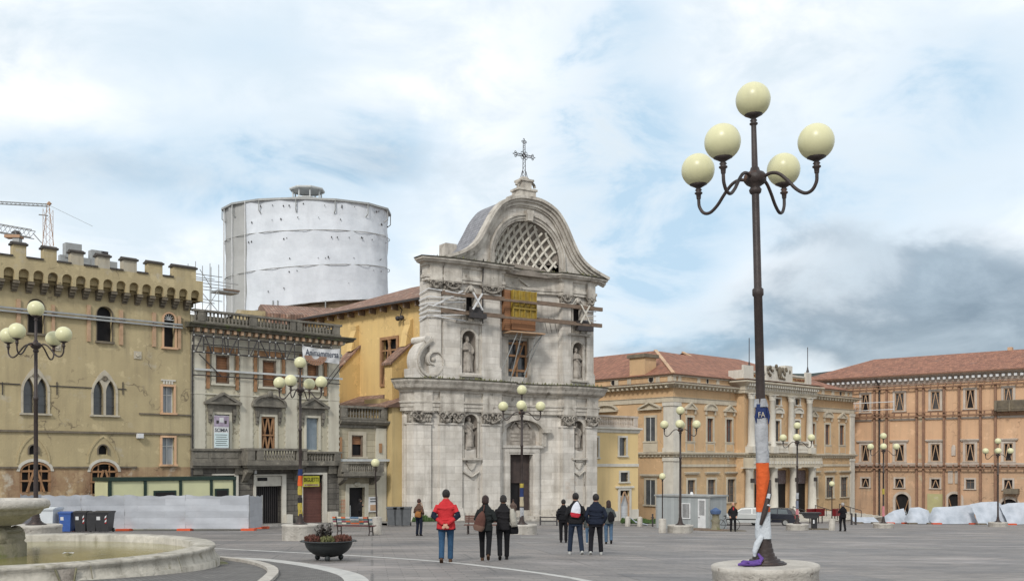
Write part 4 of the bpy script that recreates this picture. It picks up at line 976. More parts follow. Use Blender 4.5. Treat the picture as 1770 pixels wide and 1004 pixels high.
def capital(mb,u0,u1,w0,w1,out):
    """composite capital: bell, volutes, hanging garland, abacus"""
    f=lambda u: fv(u)-out; um=(u0+u1)/2; h=w1-w0; yo=f(um)
    curved_box(mb,u0+.05,u1-.05,w0,w1-.1,out+.05); curved_box(mb,u0-.12,u1+.12,w1-.12,w1,out+.2)
    for sx in (-1,1):
        cu=um+sx*((u1-u0)/2-.12); vs=[]
        pts=[]
        for k in range(15):
            a=k*.62; rr=.30*h*1.15*(1-k/17); pts.append((cu-sx*.02+sx*cos(a)*rr,yo-.16,w1-.40*h+sin(a)*rr))
        mb.tube(pts,[.085*h*1.2*(1-k/30) for k in range(15)],6)
        mb.ell((cu,yo-.14,w1-.40*h),(.10,.08,.10),7,5)
    # garland swag between volutes
    n=9; mb.tube([(u0+.12+(u1-u0-.24)*k/n, yo-.17,w1-.55*h-.36*h*sin(pi*k/n)) for k in range(n+1)],[.05+.055*sin(pi*k/n) for k in range(n+1)],6)
    mb.ell((um,yo-.2,w1-.28*h),(.14,.08,.13),7,5)
    for k in range(7):
        x=u0+.1+(u1-u0-.2)*k/6; mb.ell((x,fv(x)-out-.09,w0+.22*h),(.09,.09,.20*h),6,5); mb.ell((x+.06,fv(x)-out-.10,w0+.52*h),(.07,.08,.14*h),6,5)
def niche(par,r,depth,mat,rise):
    a,b,c,d=r; uc=(a+b)/2; rad=(b-a)/2; v=fv(uc); m=MB(); zs=d-rise; n=10
    vs=[]
    for zz in (c,zs):
        for i in range(n+1): t=pi*i/n; vs.append((uc-rad*cos(t),v+.04+depth*sin(t),zz))
    m.add(vs,[(i,i+1,i+n+2,i+n+1) for i in range(n)],0,True)
    rows=6; vs=[]
    for j in range(rows+1):
        ph=pi/2*j/rows
        for i in range(n+1):
            t=pi*i/n; vs.append((uc-rad*cos(t)*cos(ph), v+.04+depth*sin(t)*cos(ph), zs+rise*sin(ph)))
    m.add(vs,[(j*(n+1)+i,j*(n+1)+i+1,(j+1)*(n+1)+i+1,(j+1)*(n+1)+i) for j in range(rows) for i in range(n)],0,True)
    m.quad((a,v+.04,c),(b,v+.04,c),(b,v+depth+.05,c),(a,v+depth+.05,c))
    return m.build('niche',mat,par)
def church():
    F=FC; V0=-.35; U=lambda x,v=V0:F.U(x,v); Wz=lambda x,y,v=V0:F.Wz(x,y,v)
    R_=lambda x0,x1,yt,yb,v=V0: F.rect(x0,x1,yt,yb,v)
    rt=F.root('baroque_church','grey white baroque church front with bell shaped gable, latticed lunette and iron cross','church')
    us=[p[0] for p in PLAN]
    w0=-1.6; cap0,cap1=Wz(735,730),Wz(735,709.5); zc0=Wz(720,676); zc1=Wz(720,655)
    door=R_(878,917,785,905,.3); n1=R_(800,823,716,791); n2=R_(990,1008,727,791)
    n1=(n1[0],n1[1],n1[2],n1[3]); 
    H=[door,(*n1,'round',(n1[1]-n1[0])/2),(*n2,'round',(n2[1]-n2[0])/2)]
    m=MB(); wall(m,0,16.85,w0,cap1,H,fv,.28,extra=us)
    m.quad((0,.85,w0),(0,.85,zc1),(0,1.6,zc1),(0,1.6,w0)); m.quad((16.85,.5,w0),(16.85,.5,zc1),(16.85,6,zc1),(16.85,6,w0)); m.quad((0,1.6,w0),(0,1.6,zc1),(16.85,6,zc1),(16.85,6,w0))
    m.build('lower_wall',mt['church'],rt)
    # pilasters
    low=[(708,744),(758,795),(830,861),(969,990),(1012,1033)]
    q=MB()
    P=[]
    for x0,x1 in low:
        a,b=max(.05,U(x0)),min(16.8,U(x1)); P.append((a,b)); curved_box(q,a,b,w0,cap0,.2); curved_box(q,a-.08,b+.08,cap0-.12,cap0,.28)
        curved_box(q,a+.75 if b-a>1.7 else (a+b)/2-.02,b-.0,w0+.01,cap0-.13,.205) if False else None
        curved_box(q,a-.1,b+.1,w0,w0+2.45,.3); curved_box(q,a-.05,b+.05,w0+2.45,w0+2.62,.25)
    build_split(q,'lower_pilaster',mt['church'],rt)
    q=MB()
    for i,(a,b) in enumerate(P):
        if b-a>1.6: capital(q,a,(a+b)/2-.02,cap0,cap1,.2); capital(q,(a+b)/2+.06,b,cap0,cap1,.2)
        else: capital(q,a,b,cap0,cap1,.2)
    build_split(q,'lower_capital',mt['capital'],rt)
    q=MB(); curved_box(q,.02,16.83,w0,w0+1.9+.35,.08); curved_box(q,-.1,U(872),w0,w0+1.75,.45); curved_box(q,U(928),16.95,w0,w0+1.75,.45); build_split(q,'plinth',mt['church_trim'],rt)
    full=[(-.03,1.0),(-.02,.8)]+PLAN[1:-1]+[(16.9,.5),(16.92,6)]
    q=MB(); za=cap1
    q.sweep(full,[(0,za),(.22,za),(.22,za+.28),(.28,za+.30),(.28,za+.52),(.36,za+.58),(.36,za+.70),(.18,za+.74),(.18,zc0-.05),(.30,zc0),(.34,zc0+.12),(.62,zc0+.22),(.70,zc0+.30),(.78,zc0+.5),(.92,zc1-.14),(.95,zc1-.02),(.0,zc1-.01)]); q.build('lower_entablature',mt['church_trim'],rt)
    for (a,b) in P:
        q=MB(); curved_box(q,a-.04,b+.04,za+.003,zc0+.18,.34); q.build('entablature_break',mt['church_trim'],rt)
    q=MB(); 
    pts=full; q.sweep(full,[(-.3,zc1+.0),(.98,zc1+.0),(1.0,zc1+.07),(-.3,zc1+.16)]); q.build('lower_ledge',mt['cornice_top'],rt)
    # niches, aedicules below
    for r in (n1,n2):
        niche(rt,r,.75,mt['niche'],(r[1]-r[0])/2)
        a,b,c,d=r; uc=(a+b)/2; vv_=fv(uc); q=MB(); arc_band(q,a,b,d-(b-a)/2,(b-a)/2,'round',.16,vv_-.08,vv_+.03); q.box(a-.14,a,vv_-.06,vv_+.03,c,d-(b-a)/2); q.box(b,b+.14,vv_-.06,vv_+.03,c,d-(b-a)/2)
        q.box(a-.22,b+.22,vv_-.32,vv_+.03,c-.16,c); q.box(a+.2,b-.2,vv_-.22,vv_+.03,c-.3,c-.163)
        q.prism([(uc-.45,c-.32),(uc+.45,c-.32),(uc+.2,c-.75),(uc,c-.9),(uc-.2,c-.75)],vv_-.14,vv_+.03)
        q.tube([(a-.1,vv_-.1,c-1.0),(a+.15,vv_-.12,c-1.15),(uc,vv_-.14,c-1.4),(b-.15,vv_-.12,c-1.15),(b+.1,vv_-.1,c-1.0)],.07,6)
        q.box(a-.14,a-.06,vv_-.05,vv_+.03,c-4.2,c-1.05); q.box(b+.06,b+.14,vv_-.05,vv_+.03,c-4.2,c-1.05)
        q.build('niche_surround',mt['church_trim'],rt)
    # portal
    a,b,c,d=door; q=MB(); vd=.3
    q.box(a-.62,a,vd-.32,vd+.3,c,d+.5); q.box(b,b+.62,vd-.32,vd+.3,c,d+.5); q.box(a,b,vd-.32,vd+.3,d,d+.5)
    q.box(a-.5,a-.12,vd-.37,vd-.32,c,d+.14); q.box(b+.12,b+.5,vd-.37,vd-.32,c,d+.14); q.box(a-.5,b+.5,vd-.375,vd-.32,d+.144,d+.4)
    q.box(a-.95,b+.95,vd-.42,vd+.1,d+.5,d+.68); o=q.build('portal',mt['church'],rt)
    q=MB(); ua,ub=U(866,.2),U(941,.2); zs=Wz(905,744,.2); zt=Wz(905,719,.2)
    arc_band(q,a-.75,b+.75,zs,zt-zs-.3,'round',.38,vd-.55,vd+.1,n=16)
    for s_ in (-1,1):
        e=(a-.75-.0) if s_<0 else (b+.75); q.box(min(e,e+s_*.8),max(e,e+s_*.8),vd-.65,vd+.1,zs-.16,zs+.12)
        q.box(min(e,e+s_*.42),max(e,e+s_*.42),vd-.45,vd+.1,zs-1.2,zs-.163)
    q.build('door_hood',mt['church_trim'],o)
    q=MB(); ap=arcpts(a-.3,b+.3,zs-.1,zt-zs-.5,'round',12); q.prism([(a-.3,d+.68)]+ap+[(b+.3,d+.68)],vd-.14,vd+.05)
    q.tube([(a+.1,vd-.2,zs+.2),(a+.5,vd-.24,zs+.7),((a+b)/2,vd-.26,zs+.45),(b-.5,vd-.24,zs+.7),(b-.1,vd-.2,zs+.2)],.09,6); q.ell(((a+b)/2,vd-.2,zs+.55),(.35,.1,.4),8,6); q.build('tympanum',mt['statue'],o)
    for k in range(3): 
        s=MB(); zz=d+.95+k*.28; s.box(a+.15,b-.15,vd-.15,vd-.141,zz,zz+.09); s.build('inscription_line',mt['niche'],o)
    q=MB(); q.box(a,b,.62,.68,c,d); q.build('opening',mt['dark'],o)
    q=MB(); m_=a+(b-a)*.5
    q.box(a,b,.48,.54,c+3.1,d); q.box(m_+.15,b,.50,.56,c,c+3.1)
    for k in range(2): q.box(a+.2+k*(b-a)/2,a+(b-a)/2-.2+k*(b-a)/2,.45,.48,c+3.3,d-.2)
    q.build('door_leaf',M('dark aged door',(.07,.05,.045),(.045,.035,.032),3),o)
    # steps
    for k in range(2):
        s=MB(); s.box(a-1.6+k*.35,b+1.6-k*.35,-1.9+k*.45,.3,w0,F.ground(9,-1)+.28+k*.17); s.build('church_step',mt['church_trim'],rt)
    # ---------------- upper order
    uA,uB=U(741),U(1027); pu=[p for p in PLAN if uA<p[0]<uB]; upl=[(uA,.6)]+[(uA+.02,fv(uA))]+pu+[(uB,fv(uB))]
    zb=zc1; zk0,zk1=Wz(750,499),Wz(750,485); ze=Wz(745,455); 
    ctop=Wz(740,446); hs=[]
    u1=R_(803,817,505,556); u2=R_(990,1004,525,577); s1=R_(796,820,572,648); s2=R_(989,1007,592,657)
    cw=R_(877,912,588,663,.3); cy=R_(884,927,503,570,.3)
    H=[(*u1,'round',(u1[1]-u1[0])/2),(*u2,'round',(u2[1]-u2[0])/2),(*s1,'round',(s1[1]-s1[0])/2),(*s2,'round',(s2[1]-s2[0])/2),cw]
    m=MB(); wall(m,uA,uB,zb,ze,H,fv,.28,extra=us); m.quad((uA,fv(uA),zb),(uA,fv(uA),ctop-.1),(uA,1.0,ctop-.1),(uA,1.0,zb)); m.quad((uB,fv(uB),zb),(uB,fv(uB),ctop-.1),(uB,4,ctop-.1),(uB,4,zb)); m.quad((uA,1.0,zb),(uA,1.0,ctop-.1),(uB,4,ctop-.1),(uB,4,zb))
    m.build('upper_wall',mt['church'],rt)
    q=MB(); curved_box(q,uA+.01,uB-.01,zb+.1,zb+.62,.14); 
    up=[(742,760),(764,792),(829,861),(968,985),(1013,1026)]; Pu=[]
    for x0,x1 in up:
        a,b=max(uA+.03,U(x0)),min(uB-.03,U(x1)); Pu.append((a,b)); curved_box(q,a,b,zb+.1,zk0,.17); curved_box(q,a-.08,b+.08,zb+.1,zb+1.0,.26); curved_box(q,a-.05,b+.05,zb+1.0,zb+1.14,.22); curved_box(q,a-.06,b+.06,zk0-.1,zk0-.003,.24)
    build_split(q,'upper_pilaster',mt['church'],rt)
    q=MB()
    for a,b in Pu: capital(q,a,b,zk0,zk1+.02,.17)
    build_split(q,'upper_capital',mt['capital'],rt)
    ful=[(uA-.02,.3),(uA-.01,fv(uA))]+pu+[(uB+.01,fv(uB)),(uB+.02,4)]
    q=MB(); z=zk1
    q.sweep(ful,[(0,z),(.2,z),(.2,z+.2),(.27,z+.22),(.27,z+.42),(.16,z+.46),(.16,z+1.0),(.28,z+1.06),(.32,z+1.2),(.62,z+1.28),(.66,z+1.38),(.76,ctop-.14),(.80,ctop-.02),(0,ctop)]); q.build('upper_entablature',mt['church_trim'],rt)
    for (a,b) in Pu:
        q=MB(); curved_box(q,a-.04,b+.04,z+.003,z+1.1,.32); q.build('entablature_break',mt['church_trim'],rt)
    q=MB(); q.sweep(ful,[(-.3,ctop+.002),(.83,ctop+.002),(.86,ctop+.06),(-.3,ctop+.12)]); q.build('upper_ledge',mt['cornice_top'],rt)
    m=MB(); m.prismz([(uA,fv(uA)+.3)]+[(p[0],p[1]+.3) for p in pu]+[(uB,fv(uB)+.3),(uB,4),(5,2.6),(3.5,1.0),(uA,1.0)],ctop-1.5,ctop-.02); m.build('attic_floor',mt['cornice_top'],rt)
    for r,fl in ((u1,1),(u2,1),(s1,0),(s2,0)):
        a,b,c,d=r; uc=(a+b)/2; vv_=fv(uc); q=MB(); arc_band(q,a,b,d-(b-a)/2,(b-a)/2,'round',.2,vv_-.12,vv_+.03); q.box(a-.16,a,vv_-.09,vv_+.03,c,d-(b-a)/2); q.box(b,b+.16,vv_-.09,vv_+.03,c,d-(b-a)/2)
        q.box(a-.35,b+.35,vv_-.35,vv_+.03,c-.16,c)
        if fl: q.ell((uc,vv_-.15,d+.2),(.2,.14,.22),8,6); q.tube([(a-.2,vv_-.14,d-.2),(uc-.2,vv_-.16,d+.3),(uc,vv_-.18,d+.42),(uc+.2,vv_-.16,d+.3),(b+.2,vv_-.14,d-.2)],.07,6)
        else: q.box(a-.45,a-.3,vv_-.09,vv_+.03,c,d+.5); q.box(b+.3,b+.45,vv_-.09,vv_+.03,c,d+.5); q.box(a-.6,b+.6,vv_-.3,vv_+.03,d+.5,d+.68)
        o=q.build('niche_surround',mt['church_trim'],rt)
        if fl:
            p=MB(); arc_fill(p,a,b,c,d,'round',(b-a)/2,vv_+.4,vv_+.43); p.build('opening',mt['dark'],o)
            p=MB()
            for k in range(6): p.lathe([(.05,0),(.07,.2),(.035,.5),(.05,.6)],6,(a+.1+k*(b-a-.2)/5,vv_+.1,c))
            p.box(a,b,vv_+.03,vv_+.17,c+.6,c+.7); p.build('small_balustrade',mt['church_trim'],o)
        else: niche(rt,r,.7,mt['niche'],(b-a)/2)
    # centre window with timber grid
    a,b,c,d=cw; vv_=.36; q=MB(); q.box(a-.3,a,vv_-.2,vv_+.03,c,d+.2); q.box(b,b+.25,vv_-.2,vv_+.03,c,d+.2); q.box(a-.6,b+.5,vv_-.5,vv_+.03,d+.2,d+.42); q.prism([(a-.75,d+.42),(b+.6,d+.42),(b+.1,d+.9),(a-.2,d+.9)],vv_-.3,vv_+.03)
    o=q.build('centre_window',mt['church_trim'],rt)
    p=MB(); p.box(a,b,.66,.7,c,d); p.build('pane',mt['glass'],o)
    p=MB()
    for x in (a,a+(b-a)*.47,b-.14): p.box(x,x+.14,.40,.50,c,d)
    for k in (0,.28,.62,.9): p.box(a,b,.37,.40,c+k*(d-c),c+k*(d-c)+.16)
    p.beam((a+.2,.3,c+.05),(b-.35,.3,d-.1),.12,.1); p.build('timber_grid',mt['timber'],o)
    q=MB(); zz=ctop-.0; q.prism([(U(872,.3),Wz(895,493,.3)),(U(895,.3),Wz(895,480,.3)),(U(915,.3),Wz(895,493,.3)),(U(911,.3),Wz(895,494.5,.3)),(U(895,.3),Wz(895,484,.3)),(U(876,.3),Wz(895,494.5,.3))],.1,.42); q.build('small_gable_mould',mt['church_trim'],rt)
    # incised panels
    for x0,x1,yt,yb,vv2 in ((931,962,505,560,.12),(938,962,570,660,.05)):
        pass
    # ---------------- bell shaped gable
    g=[(907,345),(930,351),(953,367),(969,391),(982,421),(995,447),(1015,467),(1044,484)]
    right=[F.uw(x,y,-.2) for x,y in g]; uc=9.72
    right=[(uc,right[0][1])]+[(u,w) for u,w in right[1:]]
    # smooth with Catmull-Rom
    P_=right; cv=[]
    for i in range(len(P_)-1):
        p0=P_[max(i-1,0)] if i else (2*uc-P_[1][0],P_[1][1]); p1,p2=P_[i],P_[i+1]; p3=P_[min(i+2,len(P_)-1)]
        for k in range(5):
            t=k/5; cv.append(tuple(.5*((2*p1[j])+(p2[j]-p0[j])*t+(2*p0[j]-5*p1[j]+4*p2[j]-p3[j])*t*t+(3*p1[j]-p0[j]-3*p2[j]+p3[j])*t**3) for j in (0,1)))
    cv.append(P_[-1]); zfoot=ctop+.05
    cv=[(u,max(w,zfoot)) for u,w in cv]
    left=[(2*uc-u,w) for u,w in cv[::-1]]; left=[(u,w) for u,w in left if u>2.2]
    curve=left+cv[1:]
    yF=-.35; yB=2.6
    # front wall of gable with lunette
    lr=R_(851,960,384,470,-.1); lc=uc+.05; rad=2.95; lz=Wz(905,468,-.1)-.35+.25; lz=15.2
    lz=Wz(905,383,-.1)-rad
    inner=[(lc-rad*cos(pi*k/24),lz+rad*sin(pi*k/24)) for k in range(25)]
    m=MB(); n=len(curve)
    # radial fill between lunette arc and curve
    def oncurve(u): 
        for (a,wa),(b,wb) in zip(curve,curve[1:]):
            if a<=u<=b: return wa+(wb-wa)*(u-a)/max(b-a,1e-6)
        return zfoot
    samp=sorted({*[u for u,w in curve],*[u for u,w in inner]})
    def oninner(u):
        if abs(u-lc)>=rad: return None
        return lz+math.sqrt(max(0,rad*rad-(u-lc)**2))
    for a,b in zip(samp,samp[1:]):
        mid=(a+b)/2; top=(oncurve(a),oncurve(b))
        if abs(mid-lc)<rad: lo=(oninner(a) or zfoot, oninner(b) or zfoot); lo=(max(lo[0],zfoot-.3),max(lo[1],zfoot-.3))
        else: lo=(zfoot-.3,zfoot-.3)
        m.quad((a,yF,lo[0]),(b,yF,lo[1]),(b,yF,top[1]),(a,yF,top[0]))
    m.build('gable_wall',mt['church'],rt)
    q=MB()
    for (a,wa),(b,wb) in zip(curve,curve[1:]): q.quad((a,yF-.3,wa),(b,yF-.3,wb),(b,yB,wb),(a,yB,wa))
    q.add([(u,yB,w) for u,w in curve]+[(curve[-1][0],yB,zfoot-.3),(curve[0][0],yB,zfoot-.3)],[tuple(range(len(curve)+2))])
    q.build('gable_roof',mt['slate'],rt)
    # rim mouldings following the bell curve
    def offset(cv_,d):
        o=[]
        for i,(u,w) in enumerate(cv_):
            a=cv_[max(i-1,0)]; b=cv_[min(i+1,len(cv_)-1)]; l=math.hypot(b[0]-a[0],b[1]-a[1]); o.append((u+(b[1]-a[1])/l*d,w-(b[0]-a[0])/l*d))
        return o
    q=MB()
    for (d0,d1,y0) in ((-.10,.12,-.95),(.12,.30,-.78),(.30,.55,-.62),(.55,.68,-.5)):
        A,B_=offset(curve,d0),offset(curve,d1)
        for i in range(len(curve)-1): q.prism([A[i],A[i+1],B_[i+1],B_[i]],y0,yF+.05)
    q.build('gable_cornice',mt['church_trim'],rt)
    q=MB()
    for (r0,r1,y0) in ((rad,rad+.16,-.42),(rad+.16,rad+.38,-.5),(rad+.38,rad+.5,-.6)):
        for k in range(24):
            f=lambda r,k: (lc-r*cos(pi*k/24),max(lz+r*sin(pi*k/24),zfoot))
            q.prism([f(r0,k),f(r1,k),f(r1,k+1),f(r0,k+1)],y0,yF+.02)
    for s_ in (-1,1):
        for (r0,r1,y0) in ((rad,rad+.16,-.42),(rad+.16,rad+.38,-.5),(rad+.38,rad+.5,-.6)):
            x0,x1=lc+s_*r0,lc+s_*r1; q.box(min(x0,x1),max(x0,x1),y0,yF+.02,zfoot-.1,lz)
    q.prism([(lc-.22,lz+rad-.05),(lc+.22,lz+rad-.05),(lc+.32,lz+rad+.72),(lc-.32,lz+rad+.72)],-.8,yF)
    q.build('lunette_archivolt',mt['church_trim'],rt)
    # coffered lattice shell inside the lunette (half dome with crossing ribs)
    m=MB(); dp=2.2; nn=20; mm_=10; vs=[]
    def sh(t,ph,r=rad,k=1.0): return (lc-r*cos(t)*cos(ph)**.0*1.0 if False else lc-r*cos(t), yF+dp*math.sqrt(max(0,1-ph*ph))*k*math.sin(ph*0+pi/2)*0+0, 0)
    # surface: concave bowl y = yF + .1 + depth*(1-(rho/rad)^2)
    def bowl(x,z): 
        q_=((x-lc)**2+(z-lz)**2)/(rad*rad); return yF+.12+1.1*max(0,1-q_)**.7
    vs=[];fs=[]; NX=24;NZ=14
    grid={}
    for j in range(NZ+1):
        for i in range(NX+1):
            rr=rad*i/NX; 
    zb2=zfoot-.15
    for j in range(NX+1):
        rr=rad*1.01*j/NX
        for i in range(31):
            t=pi*i/30; x=lc-rr*cos(t); z=lz+rr*sin(t); vs.append((x,bowl(x,z),z))
    fs=[(j*31+i,j*31+i+1,(j+1)*31+i+1,(j+1)*31+i) for j in range(NX) for i in range(30)]
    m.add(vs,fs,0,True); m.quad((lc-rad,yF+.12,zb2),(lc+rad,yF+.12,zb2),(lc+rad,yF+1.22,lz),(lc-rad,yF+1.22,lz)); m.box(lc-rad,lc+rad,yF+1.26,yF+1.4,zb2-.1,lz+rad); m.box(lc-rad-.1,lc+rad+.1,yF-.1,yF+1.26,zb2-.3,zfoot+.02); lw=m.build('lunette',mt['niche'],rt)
    q=MB(); sp_=.78
    for s_ in (-1,1):
        for k in range(-9,10):
            # line z = lz + s*1.25*(x-lc) + k*sp
            pts=[]; st=[]
            for i in range(61):
                x=lc-rad+2*rad*i/60; z=lz+s_*1.45*(x-lc)+k*sp_*1.25
                ok=z>zb2+.02 and (x-lc)**2+(z-lz)**2<(rad-.02)**2
                if ok: pts.append((x,bowl(x,z)-.10,z))
                elif pts: break
            if len(pts)>1: q.tube(pts,.11,4)
    q.build('lattice_ribs',mt['white_trim'],lw)
    q=MB(); r=random.Random(2)
    for s1_ in range(-5,6):
        for s2_ in range(-8,12):
            # centres of the lozenges
            x=lc+ (s1_)*.43*sp_*2/1.45*.77; z=lz+(s2_+ (s1_%2)*.5)*sp_*1.25
            if z>zb2+.25 and (x-lc)**2+(z-lz)**2<(rad-.3)**2: q.ell((x,bowl(x,z)-.02,z),(.12,.08,.12),6,4)
    build_split(q,'coffer_rosette',mt['church_trim'],lw,.0)
    # pedestal and cross
    zt=P_[0][1]; q=MB(); pc=uc; y=.0
    q.box(pc-1.15,pc+.95,y-.55,y+.75,zt-.15,zt+.22); q.box(pc-.75,pc+.75,y-.5,y+.55,zt+.22,zt+.62); q.box(pc-.85,pc+.85,y-.58,y+.62,zt+.62,zt+.78); q.box(pc-.42,pc+.42,y-.4,y+.4,zt+.78,zt+1.35); q.box(pc-.58,pc+.58,y-.5,y+.5,zt+1.35,zt+1.5)
    for s_ in (-1,1):
        pts=[(pc+s_*(.45+.38*cos(a)),y-.2,zt+.98+.36*sin(a)) for a in [x*.4 for x in range(11)]]; q.tube(pts,.12,6)
    q.ell((pc,y,zt+1.58),(.42,.35,.2),10,6); q.build('gable_pedestal',mt['church_trim'],rt)
    C=MB(); zb_=zt+1.6; zC=Wz(900,268,0)-.0; zT=Wz(900,239,0)
    for s_ in (-1,1):
        C.tube([(pc+s_*.13,y,zb_),(pc+s_*.08,y,zT-.3)],.028,5)
        C.tube([(pc-.7,y,zC+s_*.08),(pc+.7,y,zC+s_*.08)],.028,5)
        C.tube([(pc+s_*.34,y,zb_+.0),(pc+s_*.16,y,zb_+.6)],.03,5)
    k=0; zz=zb_+.2
    while zz<zT-.25:
        C.tube([(pc-.1,y,zz),(pc+.1,y,zz+.16),(pc-.1,y,zz+.32)],.02,4); zz+=.32
    for i in range(-4,5): C.tube([(pc+i*.15-.07,y,zC-.08),(pc+i*.15+.07,y,zC+.08)],.02,4)
    def ring(cx,cz,r_,tt=.025): C.tube([(cx+r_*cos(a),y,cz+r_*sin(a)) for a in [2*pi*i/10 for i in range(11)]],tt,4,cap=False)
    for cx,cz in ((pc-.78,zC),(pc+.78,zC),(pc,zT-.22)):
        ring(cx,cz,.11); dx,dz=(cx-pc)/.78*.2 if cz==zC else 0,0.2 if cz!=zC else 0
        ring(cx+dx*.0+(.0 if cz==zC else .14),cz+(.14 if cz==zC else .0),.08); ring(cx-(.0 if cz==zC else .14),cz-(.14 if cz==zC else .0),.08)
        C.ell((cx+dx,y,cz+dz),.05,6,4)
    for a in range(4): ring(pc+.22*cos(pi/4+a*pi/2),zC+.22*sin(pi/4+a*pi/2),.13)
    C.build('iron_cross',mt['steel'],rt)
    # small chimney block on the left cornice
    a,b,c,d=R_(767,786,422,446,2.5); q=MB(); q.box(a,b,2.2,3.2,c-.6,d); q.build('corner_block',mt['church_trim'],rt)
    # ---------------- scroll volute on the left flank
    vx=.1
    def ribbon(mb,path,w0_,w1_,v0,v1):
        n=len(path); A_=[];B_2=[]
        for i,(u,w) in enumerate(path):
            a=path[max(i-1,0)]; b=path[min(i+1,n-1)]; l=math.hypot(b[0]-a[0],b[1]-a[1]) or 1; k=w0_+(w1_-w0_)*i/(n-1)
            nx,nz=(b[1]-a[1])/l,-(b[0]-a[0])/l; A_.append((u+nx*k/2,w+nz*k/2)); B_2.append((u-nx*k/2,w-nz*k/2))
        for i in range(n-1): mb.prism([A_[i],A_[i+1],B_2[i+1],B_2[i]],v0,v1)
    def crv(pts,k=5):
        o=[]
        for i in range(len(pts)-1):
            p0=pts[max(i-1,0)];p1=pts[i];p2=pts[i+1];p3=pts[min(i+2,len(pts)-1)]
            for q_ in range(k):
                t_=q_/k; o.append(tuple(.5*((2*p1[j])+(p2[j]-p0[j])*t_+(2*p0[j]-5*p1[j]+4*p2[j]-p3[j])*t_*t_+(3*p1[j]-p0[j]-3*p2[j]+p3[j])*t_**3) for j in (0,1)))
        return o+[pts[-1]]
    W2=lambda pts:[F.uw(x,y,-.1) for x,y in pts]
    up_=crv(W2([(760,505),(758,530),(755,555),(749,574),(741,586)]))
    lo_=crv(W2([(742,588),(730,596),(720,609),(717,625),(722,641),(735,650),(750,647),(759,635),(759,620),(751,610),(741,610),(735,618),(737,628),(744,631)]),6)
    q=MB(); ribbon(q,up_,.30,.42,-.35,.9); ribbon(q,lo_,.46,.16,-.55,.75); q.build('scroll_volute',mt['church'],rt)
    q=MB(); ribbon(q,[(u+.03,w) for u,w in lo_],.16,.06,-.66,-.54); ribbon(q,[(u+.02,w) for u,w in up_],.12,.14,-.44,-.34); q.build('volute_fillet',mt['church_trim'],rt)
    q=MB(); q.prism([(uA+1.4,zb+.1),(lo_[12][0],zb+.5)]+[(u,w) for u,w in lo_[12:0:-1]]+[(u,w) for u,w in up_[::-1]]+[(uA+1.4,up_[0][1])],-.15,.9); q.build('volute_web',mt['church'],rt)
    q=MB(); q.prism([(F.U(712,-.2),zb+.1),(F.U(778,-.2),zb+.1),(F.U(778,-.2),zb+.75),(F.U(764,-.2),zb+.75),(F.U(752,-.2),zb+.30),(F.U(734,-.2),zb+.30),(F.U(720,-.2),zb+.80),(F.U(712,-.2),zb+.80)],-.5,1.0); q.build('volute_block',mt['church'],rt)
    a=F.uw(733,588,vx); q=MB(); q.tube([(a[0]-.35,1.0,a[1]),(a[0]-.1,-.62,a[1]-.02)],.27,12); q.build('scroll_roll',mt['church'],rt)
    m_=F.uw(744,622,-.1); q=MB(); q.ell((m_[0],-.5,m_[1]),(.17,.14,.17),10,7); q.build('volute_eye',mt['church_trim'],rt)
    # weeds on ledges
    wd=MB(); r=random.Random(4)
    for k in range(420):
        u=r.uniform(-.2,16.9); v=fv(u)-r.uniform(.1,.85); s=r.uniform(.04,.13); a=r.uniform(0,pi)
        z=zc1+.1 if r.random()<.75 else ctop+.08
        if z>zc1+1 and not (uA<u<uB): continue
        wd.add([(u-s*cos(a)*.5,v-s*sin(a)*.5,z),(u+s*cos(a)*.5,v+s*sin(a)*.5,z),(u+r.uniform(-.05,.05),v,z+s*1.6)],[(0,1,2)])
    tag(wd.build('ledge_weeds',mt['heathy'],rt),kind='stuff')
    # ---------------- shoring on the church: timbers, formwork, props, white straps
    t=tag(empty('timber_shoring',F.world(0,0),F.th),'long timber beams, yellow formwork panel, props and straps clamped round the upper church front','shoring')
    ya=-1.35
    for (x0,y0,x1,y1) in ((765,502,1042,541),(764,533,1041,569)):
        for yy_ in (ya,-.75):
            z=(F.Wz(x0,y0,yy_)+F.Wz(x1,y1,yy_))/2+ (0 if yy_==ya else .12); q=MB(); q.box(F.U(x0,yy_),F.U(x1,yy_),yy_,yy_+.16,z-.07,z+.10); q.build('beam',mt['timberd'],t)
    a,b,c,d=F.rect(886,927,503,570,-1.0); q=MB()
    for k in range(4): q.box(a+.03+k*(b-a)/4,a+(k+1)*(b-a)/4-.03,-.95,-.7,c+.9,d)
    q.box(a,b,-.69,-.6,c+.9,d); q.build('formwork_panel',mt['yboard'],t)
    q=MB()
    for k in range(5): q.box(a+k*(b-a-.08)/4,a+k*(b-a-.08)/4+.08,-1.08,-.955,c+.9,d)
    for h in (.3,.6): q.box(a,b,-1.1,-1.083,c+.9+(d-c-.9)*h,c+.9+(d-c-.9)*h+.12)
    q.build('formwork_rib',mt['yboard'],t)
    q=MB(); q.box(a-.0,b,-.9,-.6,c,c+.89); q.build('formwork_board',mt['board'],t)
    a2=F.U(873,-.8); q=MB(); q.box(a2,a-.05,-.8,-.3,c-.1,d); q.build('side_board',mt['board'],t)
    q=MB(); q.box(a-.4,b+.5,-1.5,-.3,c-.3,c-.2); q.build('platform',mt['timber2'],t)
    zbot=zc1+.2
